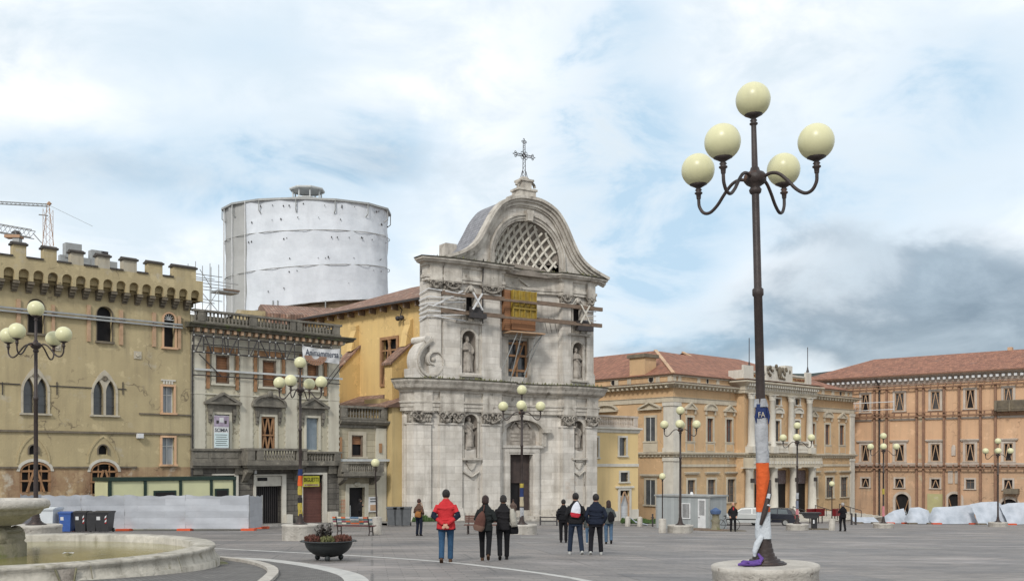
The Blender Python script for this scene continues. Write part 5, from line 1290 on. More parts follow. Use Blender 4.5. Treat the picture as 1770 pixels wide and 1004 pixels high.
    for (x0,y0,z0,x1,y1,z1) in ((a+.2,-1.35,c-.3,a-.8,-.2,zbot),(a+.6,-1.35,c-.3,a+.3,-.2,zbot),(b+.3,-1.35,c-.3,b-.5,-.1,zbot+.6),(b-.2,-1.35,c-.3,b-.6,-.1,zbot),(b+.3,-1.35,c-.3,b-.3,-.1,c-1.9)):
        q=MB(); q.tube([(x0,y0,z0),(x1,y1,z1)],.04,6); q.build('prop',mt['galv'],t)
    # X braces at the small windows
    for r,mm2,w_ in ((u1,mt['white'],.13),(u2,mt['white_trim'],.07)):
        p,q_,c2,d2=r; c2+=.45; p+=.1; v=fv((p+q_)/2)-1.1; q=MB(); q.beam((p-.15,v,c2+.25),(q_+.05,v,d2-.25),w_,.1); q.beam((q_+.05,v-.05,c2+.25),(p-.15,v-.05,d2-.25),w_,.1); q.build('cross_brace',mm2,t)
        q=MB(); q.box(p-.3,q_+.5,v+.1,v+.5,c2-.3,c2+.05); q.box(p-.1,q_+.2,v+.2,v+.6,c2+.05,c2+.5); q.build('clamp',mt['steel'],t)
    # white straps round left corner
    r=random.Random(8)
    for k,yp in enumerate((503,514,522,531,538,544,549)):
        z=Wz(750,yp); s_=.12*(k%3-1); q=MB(); q.beam((uA-.12,-.55,z-s_),(U(797),-.95,z+s_),.04,.07); q.build('strap',mt['white'],t)
        q=MB(); q.beam((uA-.12,-.55,z-s_),(uA-.1,.9,z-.1),.04,.07); q.build('strap',mt['white'],t)
    q=MB(); q.beam((uA+.1,-.75,Wz(745,530)),(U(792),-1.0,Wz(790,505)),.04,.1); q.build('strap',mt['white'],t)
    for k,yp in enumerate((540,548,556)):
        z=Wz(1018,yp); q=MB(); q.beam((U(1006),-.75,z),(uB+.1,-.45,z+.1),.04,.06); q.build('strap',mt['white'],t)
    # wires down the front
    q=MB()
    for x in (940,948,957): q.tube([(U(x,-.5),-.5,Wz(x,548,-.5)),(U(x+6,-.3),-.3,Wz(x,575,-.3))],.02,4)
    q.tube([(U(829),-.9,Wz(829,450)),(U(829),-.75,Wz(829,500)),(U(829),-.8,Wz(829,560))],.05,5); build_split(q,'cable',mt['steel'],t)
    G='stone saints'
    statue('bearded mitred stone saint in the upper left church niche',F,(s1[0]+s1[1])/2,fv((s1[0]+s1[1])/2)+.28,s1[2]+.02,(s1[3]-s1[2])*.86,.1,1,[(-.36,-.1,1.1,-.12,-.26,1.15),(.34,-.1,1.1,.2,-.24,.95)])
    statue('bareheaded stone saint with hands joined in the upper right church niche',F,(s2[0]+s2[1])/2,fv((s2[0]+s2[1])/2)+.25,s2[2]+.02,(s2[3]-s2[2])*.84,-.1,2,[(-.33,-.12,1.1,-.04,-.27,1.2),(.33,-.12,1.1,.05,-.27,1.2)])
    statue('stone saint on a block in the lower left church niche',F,(n1[0]+n1[1])/2,fv((n1[0]+n1[1])/2)+.3,n1[2]+.62,(n1[3]-n1[2])*.74,.15,3,[(-.36,-.05,1.12,-.34,-.2,.9),(.36,-.1,1.1,.3,-.3,1.2)])
    statue('leaning stone saint on a block in the lower right church niche',F,(n2[0]+n2[1])/2,fv((n2[0]+n2[1])/2)+.28,n2[2]+.6,(n2[3]-n2[2])*.72,-.2,4,[(-.36,-.1,1.12,-.1,-.3,1.1),(.38,-.05,1.15,.3,-.2,.95)])
    q=MB()
    for r in (n1,n2): uc_=(r[0]+r[1])/2; q.box(uc_-.5,uc_+.5,fv(uc_)+.02,fv(uc_)+.6,r[2],r[2]+.62)
    build_split(q,'niche_block',mt['church'],rt)
church()

# ================================================================ NAVE flank, dome wrap
def nave():
    F=Fac(740,72.5,-900,FC.oz); U,Wz=F.U,F.Wz; rt=F.root('church_nave','yellow ochre nave flank behind the baroque front with tiled roof and sloping buttresses','church body')
    ze=Wz(660,531); w0=-1.5; uL=-15.5
    win=F.rect(660,688,584,665)
    m=MB(); wall(m,uL,.6,w0,ze,[win],0,.4); shell(m,uL,.6,w0,ze,11,0); m.build('wall',mt['nave'],rt)
    q=MB(); z=ze; q.add([(uL-.6,-.75,z+.06),(1.5,-.75,z+.06),(1.5,5.6,z+2.6),(uL+7,5.6,z+2.6),(uL-.6,11.8,z+.0),(1.5,11.8,z+.0),(uL-.6,-.75,z-.05),(1.5,-.75,z-.05),(1.5,11.8,z-.1),(uL-.6,11.8,z-.1)],[(0,1,2,3),(0,3,4),(3,2,5,4),(6,7,1,0),(6,9,8,7),(1,7,8,5,2),(6,0,4,9)]); q.build('roof',mt['oldtile'],rt)
    q=MB(); q.box(uL,1.4,-.85,-.72,z-.1,z+.06); q.build('gutter',mt['steel'],rt)
    for i in range(12):
        q=MB(); u=-.8-i*1.35; q.box(u,u+.12,-.6,-.01,z-.45,z-.06); q.build('eave_corbel',mt['timberd'],rt)
    w=window(rt,win,.0,mt['timber'],False,fill='dark',depth=.38,v=0); a,b,c,d=win
    q=MB(); q.box(a-.12,a+.1,-.12,.1,c-.1,d+.1); q.box(b-.1,b+.12,-.12,.1,c-.1,d+.1); q.box(a+.1,b-.1,-.12,.1,d-.12,d+.1); q.box(a+.1,b-.1,-.12,.1,c-.1,c+.1); m_=(a+b)/2
    q.beam((a+.25,-.02,c),(m_+.1,-.02,d-.1),.14,.1); q.beam((b-.25,-.05,c),(m_-.1,-.05,d-.1),.14,.1); q.box(a+.1,b-.1,-.06,.02,c+(d-c)*.72,c+(d-c)*.72+.12); q.build('timber_frame',mt['timber'],w)
    # buttresses: u range, slope
    for (xa,xb,yt,yb,pr) in ((600,622,600,633,1.9),(690,716,591,624,2.1)):
        ub=U(xb); ua=ub-.85; zt,zs=Wz(xb,yt),Wz(xb,yb)-.3
        q=MB(); q.prismx([(.01,w0),(-pr,w0),(-pr,zs),(.01,zt)],ua,ub); o=q.build('buttress',mt['nave'],rt)
        s=MB(); s.prismx([(.02,zt),(-pr-.2,zs-.12),(-pr-.2,zs+.04),(.02,zt+.18)],ua-.12,ub+.12); s.build('buttress_tiles',mt['oldtile'],o)
        s=MB(); s.prismx([(.01,zt+.1),(-.75,zt-.35),(-.55,zt+.7),(-.3,zt+1.3),(-.35,zt+1.6),(.01,zt+1.75)],ua+.1,ub-.1); s.build('buttress_scroll',mt['nave'],o)
        s=MB(); s.box(ua-.08,ub+.08,-pr-.1,-.5,Wz(xb,705),Wz(xb,705)+.15); s.build('buttress_band',mt['nave2'],o)
    q=MB(); a=F.uw(694,551); q.ell((a[0],-.35,a[1]),(.2,.2,.2),8,6); q.ell((a[0]+.45,-.35,a[1]),(.2,.2,.2),8,6); q.tube([(a[0],-.2,a[1]),(a[0]+.3,-.2,a[1]+.6),(a[0]-.2,0,a[1]+.9)],.04,5); q.build('floodlight',mt['steel'],rt)
    # low side aisle between annex and church front with tiled lean-to
    z1=Wz(668,702,-3.2); q=MB(); q.box(-11,-.2,-3.2,-.01,w0,z1); q.build('side_chapel',mt['nave2'],rt)
    q=MB(); q.prismx([(-3.7,z1-.1),(-3.7,z1+.02),(-.0,z1+1.2),(-.0,z1)],-11.3,-.0); q.build('side_chapel_roof',mt['oldtile'],rt)
nave()
def recess():
    F=Fac(669,72.2,2730,FB.oz); rt=F.root('yellow_side_wall','faded yellow wall with dark shuttered window squeezed between beige annex and church front','building')
    U,Wz=F.U,F.Wz; win=F.rect(688,704,713,745); w2=F.rect(695,704,842,858); z=Wz(690,690)
    m=MB(); wall(m,-.6,3.4,-1.5,z,[win,w2],0,.2); shell(m,-.6,3.4,-1.5,z,2.0,0); m.build('wall',mt['nave2'],rt)
    w=window(rt,win,0,mt['lime'],True,fill='glass',depth=.18); a,b,c,d=win; q=MB(); q.box(a-.05,(a+b)/2,-.08,-.0,c,d); q.build('shutter',mt['steel'],w)
    window(rt,w2,0.05,mt['lime'],False,fill='dark',depth=.18)
    q=MB(); q.prismx([(-.35,z),(-.35,z+.08),(1.5,z+.4),(1.5,z)],.7,3.2); q.build('roof',mt['oldtile'],rt)
    q=MB(); q.tube([(U(697),-.1,-1),(U(697),-.1,Wz(697,760)),(U(700),-.1,Wz(700,755))],.04,6); q.build('pipe',mt['steel'],rt)
recess()
def dome():
    d=95.0; cx=d*(531-885)/FPX; zb=gz(cx,d); c=Vector((cx,d,0))
    rt=tag(empty('wrapped_dome',(cx,d,zb)),'church dome drum wrapped in white scaffold sheeting with small open lantern on top','dome')
    Z=lambda y,dd=d-5: zpx(y,dd)-zb
    rx,ry=7.7,4.8; n=64; r=random.Random(1)
    def rad(a,z,seed): return 1+.010*sin(a*16+z*.4)+.006*sin(a*37+z*1.7+seed)
    def bottom(a):  # lower edge rises towards the right where the roof meets it
        return Z(541)+ (Z(507)-Z(541))*(.5+.5*cos(a))**1.15
    top=lambda a: Z(342)-.0
    lv=[1.0,.70,.36,0]
    for bi in range(3):
        vs=[];rows=12
        for j in range(rows+1):
            t=lv[bi]+(lv[bi+1]-lv[bi])*j/rows
            for i in range(n):
                a=2*pi*i/n; b=bottom(a); zt=top(a); z=b+(zt-b)*t
                belly=1-.012*(1-abs(2*j/rows-1))+.004*bi
                k=rad(a,z,bi)*belly*(1-.01*(1-t))
                vs.append((rx*k*cos(a),ry*k*sin(a),z+(.05*sin(a*9) if j==rows else 0)))
        m=MB(); m.add(vs,[(j*n+i,j*n+(i+1)%n,(j+1)*n+(i+1)%n,(j+1)*n+i) for j in range(rows) for i in range(n)],0,True)
        # left third is a greyer net
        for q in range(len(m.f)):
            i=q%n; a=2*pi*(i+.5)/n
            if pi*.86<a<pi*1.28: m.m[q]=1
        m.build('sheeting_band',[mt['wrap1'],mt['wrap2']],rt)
        s=MB(); s.tube([(rx*1.014*rad(2*pi*i/n,0,bi)*cos(2*pi*i/n),ry*1.014*rad(2*pi*i/n,0,bi)*sin(2*pi*i/n),bottom(2*pi*i/n)+(top(0)-bottom(2*pi*i/n))*lv[bi+1]) for i in range(n+1)],.035,5,cap=False); s.build('seam_rope',mt['wrap2'],rt)
    for a in [pi*x for x in (1.04,1.10,1.20,1.285)]:
        s=MB(); s.tube([(rx*1.022*cos(a),ry*1.03*sin(a),bottom(a)+(top(a)-bottom(a))*k/8) for k in range(9)],.04,5); s.build('vertical_seam',mt['white'],rt)
    s=MB()
    for k in range(48):
        a=pi*(1.3+.68*r.random()); lvl=r.choice((.15,.30,.42,.62,.8,.93)); z=bottom(a)+(top(a)-bottom(a))*(lvl+.02*r.random()); sz=.05+.06*r.random()
        s.ell((rx*1.012*cos(a),ry*1.015*sin(a),z),(sz*.6,.06,sz),5,4)
    build_split(s,'tie_hole',mt['steel'],rt,.0)
    # polygonal rim and shallow roof
    zr=top(0); k=14; ang=[2*pi*(i+.5)/k for i in range(k)]
    s=MB(); o=[(rx*1.05*cos(a),ry*1.05*sin(a)) for a in ang]; s.prismz(o,zr-.12,zr+.06)
    s.add([(x,y,zr+.06) for x,y in o]+[(0,0,zr+.55)],[(i,(i+1)%k,k) for i in range(k)]); s.build('temporary_roof',mt['galv'],rt)
    for i in range(0,k):
        a=ang[i]; q=MB(); q.tube([(rx*1.04*cos(a),ry*1.04*sin(a),zr),(rx*1.04*cos(a),ry*1.04*sin(a),zr-1.0),(rx*1.0*cos(a),ry*1.0*sin(a),zr-1.25)],.05,5); q.build('edge_post',mt['galv'],rt)
    # lantern
    q=MB(); zl=zr+.80; R8=[2*pi*(i+.5)/8 for i in range(8)]
    for a in R8: q.tube([(1.35*cos(a),1.35*sin(a),zl-.2),(1.35*cos(a),1.35*sin(a),zl+1.15)],.07,6)
    for z_,rr in ((zl,1.4),(zl+.3,1.38),(zl+1.15,1.6)): q.tube([(rr*cos(a),rr*sin(a),z_) for a in R8+[R8[0]]],.07,5)
    q.prismz([(1.7*cos(a),1.7*sin(a)) for a in R8],zl+1.18,zl+1.3); q.build('lantern_frame',mt['whitebeam'],rt)
    q=MB(); q.prismz([(1.2*cos(a),1.2*sin(a)) for a in R8],zl-.5,zl+.35); q.build('lantern_core',mt['wrap1'],rt)
    # drum below the sheeting
    q=MB(); q.lathe([(1,0),(1,Z(512))],24,(0,0,0),rx*.94,ry*.94); q.build('drum',M('brown rubble drum',(.22,.16,.10),(.12,.09,.06),1,bump=.6),rt)
    for x in (492,500,578): 
        X=(x-531)/FPX*d; q=MB(); yy_=-ry*.96*math.sqrt(max(.05,1-(X/rx)**2)); q.tube([(X,yy_-.2,Z(560)),(X,yy_-.2,Z(518))],.06,5); q.build('standard',mt['galv'],rt)
dome()
def transept():
    # low roofs between dome and the balustraded house
    d=84; m=thing('back_roof',at(505,d),R(20),'dark low tiled roof in front of the wrapped dome behind the rooftop balustrade','roof'); z=-gz(m.location.x,d)
    q=MB(); zt=zpx(512,d)+z; zb=zpx(548,d)+z; q.prismx([(-1.5,zb),(4,zt-.2),(6,zt-.2),(6,0),(-1.2,0)],-2.2,7.5); q.build('roof_slope',mt['oldtile'],m)
    q=MB(); q.box(-4.5,-2.2,0,5,0,zpx(540,d)+z); q.build('wall',mt['castle'],m)
transept()
def scaffold():
    d=72; F=Fac(372,d,2730); t=F.root('scaffold_tower','grey tube scaffold with a short platform standing left of the wrapped dome','scaffolding')
    Z=lambda y: F.Wz(375,y); U=F.U
    for x in (338,350,363,378):
        for v in (0,1.2): q=MB(); q.tube([(U(x),v,0),(U(x),v,Z(466-(x%5)*3))],.03,6); q.build('standard',mt['galv'],t)
    for y in (478,487,498,520,540):
        for v in (0,1.2): q=MB(); q.tube([(U(336),v,Z(y)),(U(412 if 480<y<500 else 384),v,Z(y))],.028,6); q.build('ledger',mt['galv'],t)
    for (x0,y0,x1,y1) in ((340,500,378,540),(378,500,350,545),(345,470,366,500)): q=MB(); q.tube([(U(x0),-.05,Z(y0)),(U(x1),-.05,Z(y1))],.028,6); q.build('brace',mt['galv'],t)
    q=MB(); q.box(U(377),U(413),0,1.2,Z(503),Z(500)); q.build('platform',mt['galv'],t)
    q=MB(); q.box(U(386),U(414),-.05,0,Z(500),Z(497)); q.build('toe_board',mt['timberd'],t)
scaffold()
def lattice(mb,p0,p1,w,n,r=.05,mi=0):
    p0,p1=Vector(p0),Vector(p1); t=(p1-p0).normalized(); up=Vector((0,0,1)) if abs(t.z)<.9 else Vector((1,0,0))
    a=t.cross(up).normalized()*w/2; b=a.cross(t).normalized()*w/2
    cs=[a+b,a-b,-a-b,b-a]
    for c in cs: mb.tube([p0+c,p1+c],r,4,mi)
    for k in range(n):
        q0=p0.lerp(p1,k/n); q1=p0.lerp(p1,(k+1)/n)
        for i in range(4): mb.tube([q0+cs[i],q1+cs[(i+1)%4]],r*.6,4,mi)
def cranes():
    y=M('faded crane paint',(.42,.27,.17),(.36,.22,.14)); d=130; X=lambda x:d*(x-885)/FPX; Z=lambda v:zpx(v,d)
    g=gz(X(83),d)
    t=thing('tower_crane',(X(83),d,g),0,'slim orange lattice tower crane with long jib behind the battlements','crane')
    q=MB(); lattice(q,(0,0,0),(0,0,Z(362)-g),.9,40,.032); q.build('mast',y,t)
    q=MB()
    for s in (-1,1): q.tube([(s*.75,0,Z(425)-g),(s*.1,0,Z(353)-g)],.05,4)
    q.tube([(0,0,Z(354)-g),(.3,0,Z(350)-g)],.25,5); q.build('mast_head',y,t)
    q=MB(); lattice(q,(-18,-3,Z(352)-g),(0,0,Z(355)-g),.3,34,.035); q.build('jib',mt['galv'],t)
    q=MB(); q.tube([(0,0,Z(354)-g),(5,2,Z(385)-g)],.02,4); q.tube([(-1.2,0,Z(371)-g),(0,0,Z(373)-g)],.08,4); q.build('stay_line',mt['galv'],t)
    d2=90; X=lambda x:d2*(x-885)/FPX; Z=lambda v:zpx(v,d2); g=gz(X(30),d2)
    t=thing('folded_crane',(X(30),d2,g),0,'pale crane jib lying level behind the leftmost battlements','crane')
    q=MB(); lattice(q,(X(-40)-X(30),0,Z(388)-g),(X(57)-X(30),0,Z(405)-g),.7,12,.04); q.tube([(X(57)-X(30),0,Z(403)-g),(X(72)-X(30),0,Z(420)-g)],.05,5); q.build('jib',mt['galv'],t)
    q=MB(); q.box(-1.0,.4,-.4,.4,Z(412)-g,Z(407)-g); q.ell((-.1,0,Z(405)-g),(.5,.4,.35),8,6,1); q.build('winch',[y,mt['steel']],t)
    q=MB(); q.box(-.3,.3,-.3,.3,0,Z(412)-g); q.build('mast',mt['galv'],t)
    # roof clutter behind the merlons
    d3=64; X=lambda x:d3*(x-885)/FPX; Z=lambda v:zpx(v,d3); g=gz(X(150),d3)
    t=thing('roof_plant',(X(150),d3,g),R(43),'grey metal boxes and railings on the roof terrace behind the battlements','roof equipment')
    for x0,x1,y0,y1,mm in ((116,142,424,433,'galv'),(158,176,430,445,'galv'),(174,186,430,438,'steel')):
        q=MB(); u0=(x0-150)/FPX*d3/cos(R(43))*.75; u1=(x1-150)/FPX*d3/cos(R(43))*.75; q.box(u0,u1,0,.6,Z(y1)-g-.6,Z(y0)-g); q.build('metal_box',mt[mm],t)
    q=MB(); q.box(-1.6,2.0,.1,.5,8,Z(432)-g-.5); q.build('support',mt['galv'],t)
cranes()

# ================================================================ YELLOW ANNEX right of church
def annex_e():
    F=Fac(1030,82,3000); U,Wz=F.U,F.Wz; rt=F.root('yellow_annex','clean yellow narrow house with rooftop balustrade and white door between church and post palace','building')
    uL,uR=-2.0,U(1103); zt=Wz(1070,741); w0=-1.2
    wins=[F.rect(1070,1082,756,787),F.rect(1029,1033.5,756,790)]; sq=F.rect(1072,1085,816,832); dr=F.rect(1071,1087,847,912)
    m=MB(); wall(m,uL,uR,w0,zt,[*wins,sq,dr],0,.22); shell(m,uL,uR,w0,zt,9); m.build('wall',mt['annexE'],rt)
    q=MB(); q.sweep([(uL,0),(uR,0),(uR,9)],[(0,zt-.35),(.1,zt-.3),(.12,zt-.12),(.3,zt-.02),(.3,zt+.1),(0,zt+.14)]); q.build('cornice',mt['white_trim'],rt)
    q=MB(); balusters(q,uL,uR-.1,zt+.14,Wz(1070,718),-.05,.15,.2,[uR-.35],nseg=6); q.box(uR-.3,uR-.1,.2,6,zt+.14,Wz(1070,718)); q.build('roof_balustrade',mt['dtrim'],rt)
    q=MB(); z=Wz(1070,803.5); q.box(uL,uR,-.09,.01,z-.12,z+.12); q.build('string_course',mt['white_trim'],rt)
    for r in wins: window(rt,r,.16,mt['white_trim'],True,fill='glass',depth=.18,mull=0)
    w=window(rt,sq,.16,mt['white_trim'],True,fill='glass',depth=.18,mull=0); a,b,c,d=sq; q=MB()
    for k in range(4): q.box(a+.08+k*(b-a)/4,a+.12+k*(b-a)/4,.02,.05,c,d)
    for k in range(3): q.box(a,b,.0,.02,c+(k+.5)*(d-c)/3,c+(k+.5)*(d-c)/3+.04)
    q.build('grille',mt['steel'],w)
    a,b,c,d=dr; q=MB(); q.box(a-.22,a,-.1,.02,c,d+.2); q.box(b,b+.22,-.1,.02,c,d+.2); q.box(a,b,-.1,.02,d,d+.2); q.box(a-.5,b+.5,-.16,.02,d+.2,d+.36); o=q.build('doorway',mt['white_trim'],rt)
    p=MB(); p.box(a,b,.14,.18,c,d-.45,0); p.box(a,b,.17,.2,d-.45,d,1)
    p.build('door_leaf',[M('white slatted door',(.60,.62,.63),(.52,.54,.56),2,brick=(20,.1,(.4,.41,.42),.012)),mt['dark']],o)
    p=brace_mesh('A',a,b,d-1.1,d,-.02,.1); p.box(a,a+.1,-.06,.02,c,d-.5); p.box(b-.1,b,-.06,.02,c,d-.5); p.build('timber_prop',mt['timber2'],o)
    q=MB(); q.box(uL,a-.23,-.07,.01,w0,.95+F.ground(2)); q.box(b+.23,uR,-.07,.01,w0,1.05+F.ground(2)); build_split(q,'plinth',mt['white_trim'],rt)
annex_e()

# ================================================================ POST PALACE
FP=Fac(1163.5,97,2737)
def palace():
    F=FP; U,Wz=F.U,F.Wz; rt=F.root('post_palace','orange buff post palace with white columned centre, attic lettering and hipped tile roof','building')
    w0=-1.6; uE=U(1475); SL=-13.0   # left flank runs back from the corner along +v... built as its own strip
    zc=Wz(1164,662); zs=Wz(1164,785); zb=Wz(1164,690)
    zr=Wz(1164,645)
    cu0,cu1=U(1286,-1.0),U(1404,-1.0); pv=-1.0
    Wf=lambda x0,x1,yt=722,yb=762,v=0: F.rect(x0,x1,yt,yb,v)
    def norm(r,zt,zb_): return (r[0],r[1],zb_,zt)
    zt1,zb1=Wz(1190,721),Wz(1190,762)
    upL=[norm(Wf(a,b),zt1,zb1) for a,b in ((1187,1197.5),(1222,1232),(1255,1265))]
    upR=[norm(Wf(a,b),zt1,zb1) for a,b in ((1403,1408.5),(1426,1434),(1451,1459))]
    zt2,zb2=Wz(1195,829),Wz(1240,868)
    loL=[norm(Wf(a,b),zt2,zb2) for a,b in ((1188,1201),(1223,1236),(1257,1270))]
    loR=[norm(Wf(a,b),zt2,zb2) for a,b in ((1404,1412),(1428,1440),(1453,1465))]
    m=MB(); wall(m,0,uE,zs,zc-.3,upL+upR,0,.22); shell(m,0,uE,w0,zc-.3,22); m.build('wall',mt['palace'],rt)
    m=MB(); wall(m,0,uE,w0,zs,loL+loR,-.003,.22); m.build('lower_wall',mt['palace_low'],rt)
    # left flank (facing left towards the church): plane u=0, running back in v. build openings as boxes set on it
    k=0
    def flank_box(mb,v0,v1,z0,z1,out,mi=0): mb.box(-out,.02,v0,v1,z0,z1,mi)
    # flank positions measured through the plane u=0
    def Vf(x,y):
        rx,rz=(x-885)/FPX,(800-y)/FPX
        # world point p=t*(rx,1); local u = c*(X-ox)+s*(Y-oy)=0
        t=(F.c*F.ox+F.s*F.oy)/(F.c*rx+F.s); X,Y=t*rx-F.ox,t-F.oy
        return -F.s*X+F.c*Y, rz*t+CZ-F.oz
    def frame(mb,v0,v1,z0,z1,t=.22,out=.08):
        flank_box(mb,v0-t,v0,z0,z1,out); flank_box(mb,v1,v1+t,z0,z1,out); flank_box(mb,v0-t,v1+t,z1,z1+t,out+.004); flank_box(mb,v0-t-.1,v1+t+.1,z0-.15,z0,out+.1)
    fl=MB(); pn=MB(); dk=MB()
    vps=[]
    for x0,x1 in ((1117,1133),(1045,1058)):
        a,b=Vf(x1,740)[0],Vf(x0,740)[0]; w=1.5 if x0<1100 else b-a; vps.append((a,a+w))
        for (z0,z1) in ((zb1,zt1),(zb2-.1,zt2)):
            frame(fl,a,a+w,z0,z1); pn.box(-.012,.0,a,a+w,z0,z1)
            for kk in (.5,): pn.box(-.04,-.013,a+w*kk-.04,a+w*kk+.04,z0,z1,1)
    fws=build_split(fl,'flank_window',mt['ptrim'],rt); build_split(pn,'window_pane',[mt['glass'],mt['whitebeam']],rt)
    q=MB()
    for i,(a,b) in enumerate(vps):
        pz=zt1+.75; m_=(a+b)/2; L,R2=a-.85,b+.85
        q.box(-.35,.02,L,R2,pz,pz+.12)
        if i==0:
            for p1,p2 in (((L,pz+.12),(m_,pz+.75)),((R2,pz+.12),(m_,pz+.75))): q.beam((-.18,p1[0],p1[1]+.05),(-.18,p2[0],p2[1]),.34,.14)
            q.prismx([(L+.2,pz+.12),(R2-.2,pz+.12),(m_,pz+.7)],-.08,.01)
        else:
            ap=arcpts(L,R2,pz+.12,.6,'round',10)
            for j in range(10): q.beam((-.18,*ap[j]),(-.18,*ap[j+1]),.34,.13)
            q.prismx(ap,-.08,.01)
        q.box(-.12,.01,a-.3,b+.3,zb1-1.05,zb1-.16)
        q.box(-.3,.01,a-.6,b+.6,zt2+.42,zt2+.58); q.box(-.22,.01,a-.45,b+.45,zt2+.3,zt2+.417)
    build_split(q,'flank_pediment',mt['ptrim'],rt)
    # wrap-around mouldings; path from back of flank to right end
    path=[(0,22),(0,0),(cu0,0),(cu0,pv),(cu1,pv),(cu1,0),(uE,0),(uE,22)]
    simple=[(0,22),(0,0),(uE,0),(uE,22)]
    q=MB(); q.sweep(simple,[(.01,zb-.25),(.1,zb-.22),(.1,zb+.18),(.18,zb+.26),(.01,zb+.3)]); q.build('architrave_band',mt['ptrim'],rt)
    q=MB(); q.sweep(path,[(.01,zs-.28),(.12,zs-.24),(.12,zs-.08),(.34,zs),(.40,zs+.12),(.40,zs+.2),(.01,zs+.26)]); q.build('string_course',mt['ptrim'],rt)
    dn=MB(); u=.15
    while u<uE: 
        pvv=pv if cu0<u<cu1 else 0; dn.box(u,u+.18,pvv-.24,pvv,zs-.2,zs-.04); u+=.5
    v=.3
    while v<14: dn.box(-.24,.02,v,v+.18,zs-.2,zs-.04); v+=.5
    u=.1
    while u<uE:
        if not cu0-.3<u<cu1+.3: dn.box(u,u+.25,-.6,.02,zc-.42,zc-.16)
        u+=.62
    v=.3
    while v<16: dn.box(-.6,.02,v,v+.25,zc-.42,zc-.16); v+=.62
    dn.build('dentils',mt['ptrim'],rt)
    q=MB()
    for pth in ([(0,22),(0,0),(cu0,0)],[(cu1,0),(uE,0),(uE,22)]):
        q.sweep(pth,[(.01,zc-.45),(.06,zc-.42),(.62,zc-.14),(.78,zc-.1),(.80,zc+.06),(.01,zc+.12)])
    q.build('cornice',mt['ptrim'],rt)
    q=MB()
    for pth in ([(0,22),(0,0),(cu0,0)],[(cu1,0),(uE,0),(uE,22)]): q.sweep(pth,[(.01,zc+.13),(.84,zc+.065),(.84,zc+.12),(.01,zc+.2)])
    q.build('cornice_gutter',mt['copper'],rt)
    z3=zc+.14; z4=zr-.0
    zl2=Wz(1030,685)
    q=MB(); q.box(U(1166),uE-.1,.25,21,z3,z4); q.box(.25,.26,.3,21,z3,z4) ; q.box(.25,1,.25,21,z3,z4-.003); q.build('attic',mt['palace'],rt)
    tr=MB()
    for x in (1166,1175,1208,1241,1272): a=U(x); tr.box(a,a+.5,.17,.26,z3,z4)
    for x in (1410,1423,1440,1463,1471): a=U(x); tr.box(a,a+.6,.17,.26,z3,z4)
    tr.box(.17,uE-.05,.14,.26,z4-.22,z4-.003); tr.box(.17,uE-.05,.14,.26,z3,z3+.15)
    for v in (.3,1.8,5.5,7.2,11,13): tr.box(.15,.26,v,v+.5,z3,z4)
    tr.box(.14,.26,.26,21,z4-.22,z4-.003); tr.build('attic_trim',mt['ptrim'],rt)
    oc=MB()
    for x in (1226,1456): 
        a=U(x); pp=[(a+.16*cos(t),(z3+z4)/2+.26*sin(t)) for t in [2*pi*i/12 for i in range(12)]]; oc.prism(pp,.20,.252); pp=[(a+.26*cos(t),(z3+z4)/2+.36*sin(t)) for t in [2*pi*i/12 for i in range(12)]]; oc.prism(pp,.22,.253,1)
    for x in (1058,1123):
        v=Vf(x,655)[0]; pp=[(v+.28*cos(t),(z3+z4)/2+.3*sin(t)) for t in [2*pi*i/12 for i in range(12)]]; oc.prismx(pp,.19,.24); pp=[(v+.42*cos(t),(z3+z4)/2+.42*sin(t)) for t in [2*pi*i/12 for i in range(12)]]; oc.prismx(pp,.21,.25,1)
    build_split(oc,'round_vent',[mt['dark'],mt['ptrim']],rt)
    # corner pilasters
    cp=MB(); 
    for (y0,y1) in ((zs+.25,zb-.26),(w0,zs-.3)):
        cp.box(-.13,U(1174),-.13,.02,y0,y1); cp.box(-.13,.02,.02,1.1,y0,y1)
        cp.box(-.2,U(1174)+.07,-.2,.02,y0,y0+.4); cp.box(-.2,.02,.02,1.17,y0,y0+.4); cp.box(-.22,U(1174)+.08,-.22,.02,y1-.35,y1); cp.box(-.22,.02,.02,1.18,y1-.35,y1)
        cp.box(uE-.9,uE+.1,-.13,.02,y0,y1); cp.box(uE-1,uE+.16,-.2,.02,y0,y0+.35); cp.box(uE-1,uE+.16,-.2,.02,y1-.3,y1)
    build_split(cp,'corner_pilaster',mt['white_trim'],rt)
    kinds=['tri','seg','tri']
    for grp in (upL,upR):
        for i,r in enumerate(grp): window(rt,r,.22,mt['ptrim'],True,ped=kinds[i],pedh=.6,pedgap=.55,pedext=.28,fill='glass',mull=1,base=.95,framemat='browndoor',depth=.2)
    for grp in (loL,loR):
        for i,r in enumerate(grp): window(rt,r,.22,mt['ptrim'],True,ped='flat',pedgap=.45,pedext=.3,fill='glass',mull=2,framemat='timberd',depth=.2)
    q=MB(); z=Wz(1200,804); q.box(.14,cu0,-.09,.0,z-.14,z+.12); q.box(cu1,uE-.9,-.09,.0,z-.14,z+.12); build_split(q,'lower_band',mt['ptrim'],rt)
    # ------ central pavilion
    ze0=Wz(1345,684,pv); ze1=Wz(1345,667,pv); 
    tw=[F.rect(1340,1348,727,765,pv),F.rect(1374,1382,727,765,pv),F.rect(1309,1316,727,765,pv)]
    sw=[F.rect(1340,1349,689,700,pv),F.rect(1374,1382,689,700,pv),F.rect(1309,1317,689,700,pv)]
    pd=[F.rect(1304,1325,812,884,pv),F.rect(1341,1361,812,886,pv),F.rect(1375,1395,812,886,pv)]
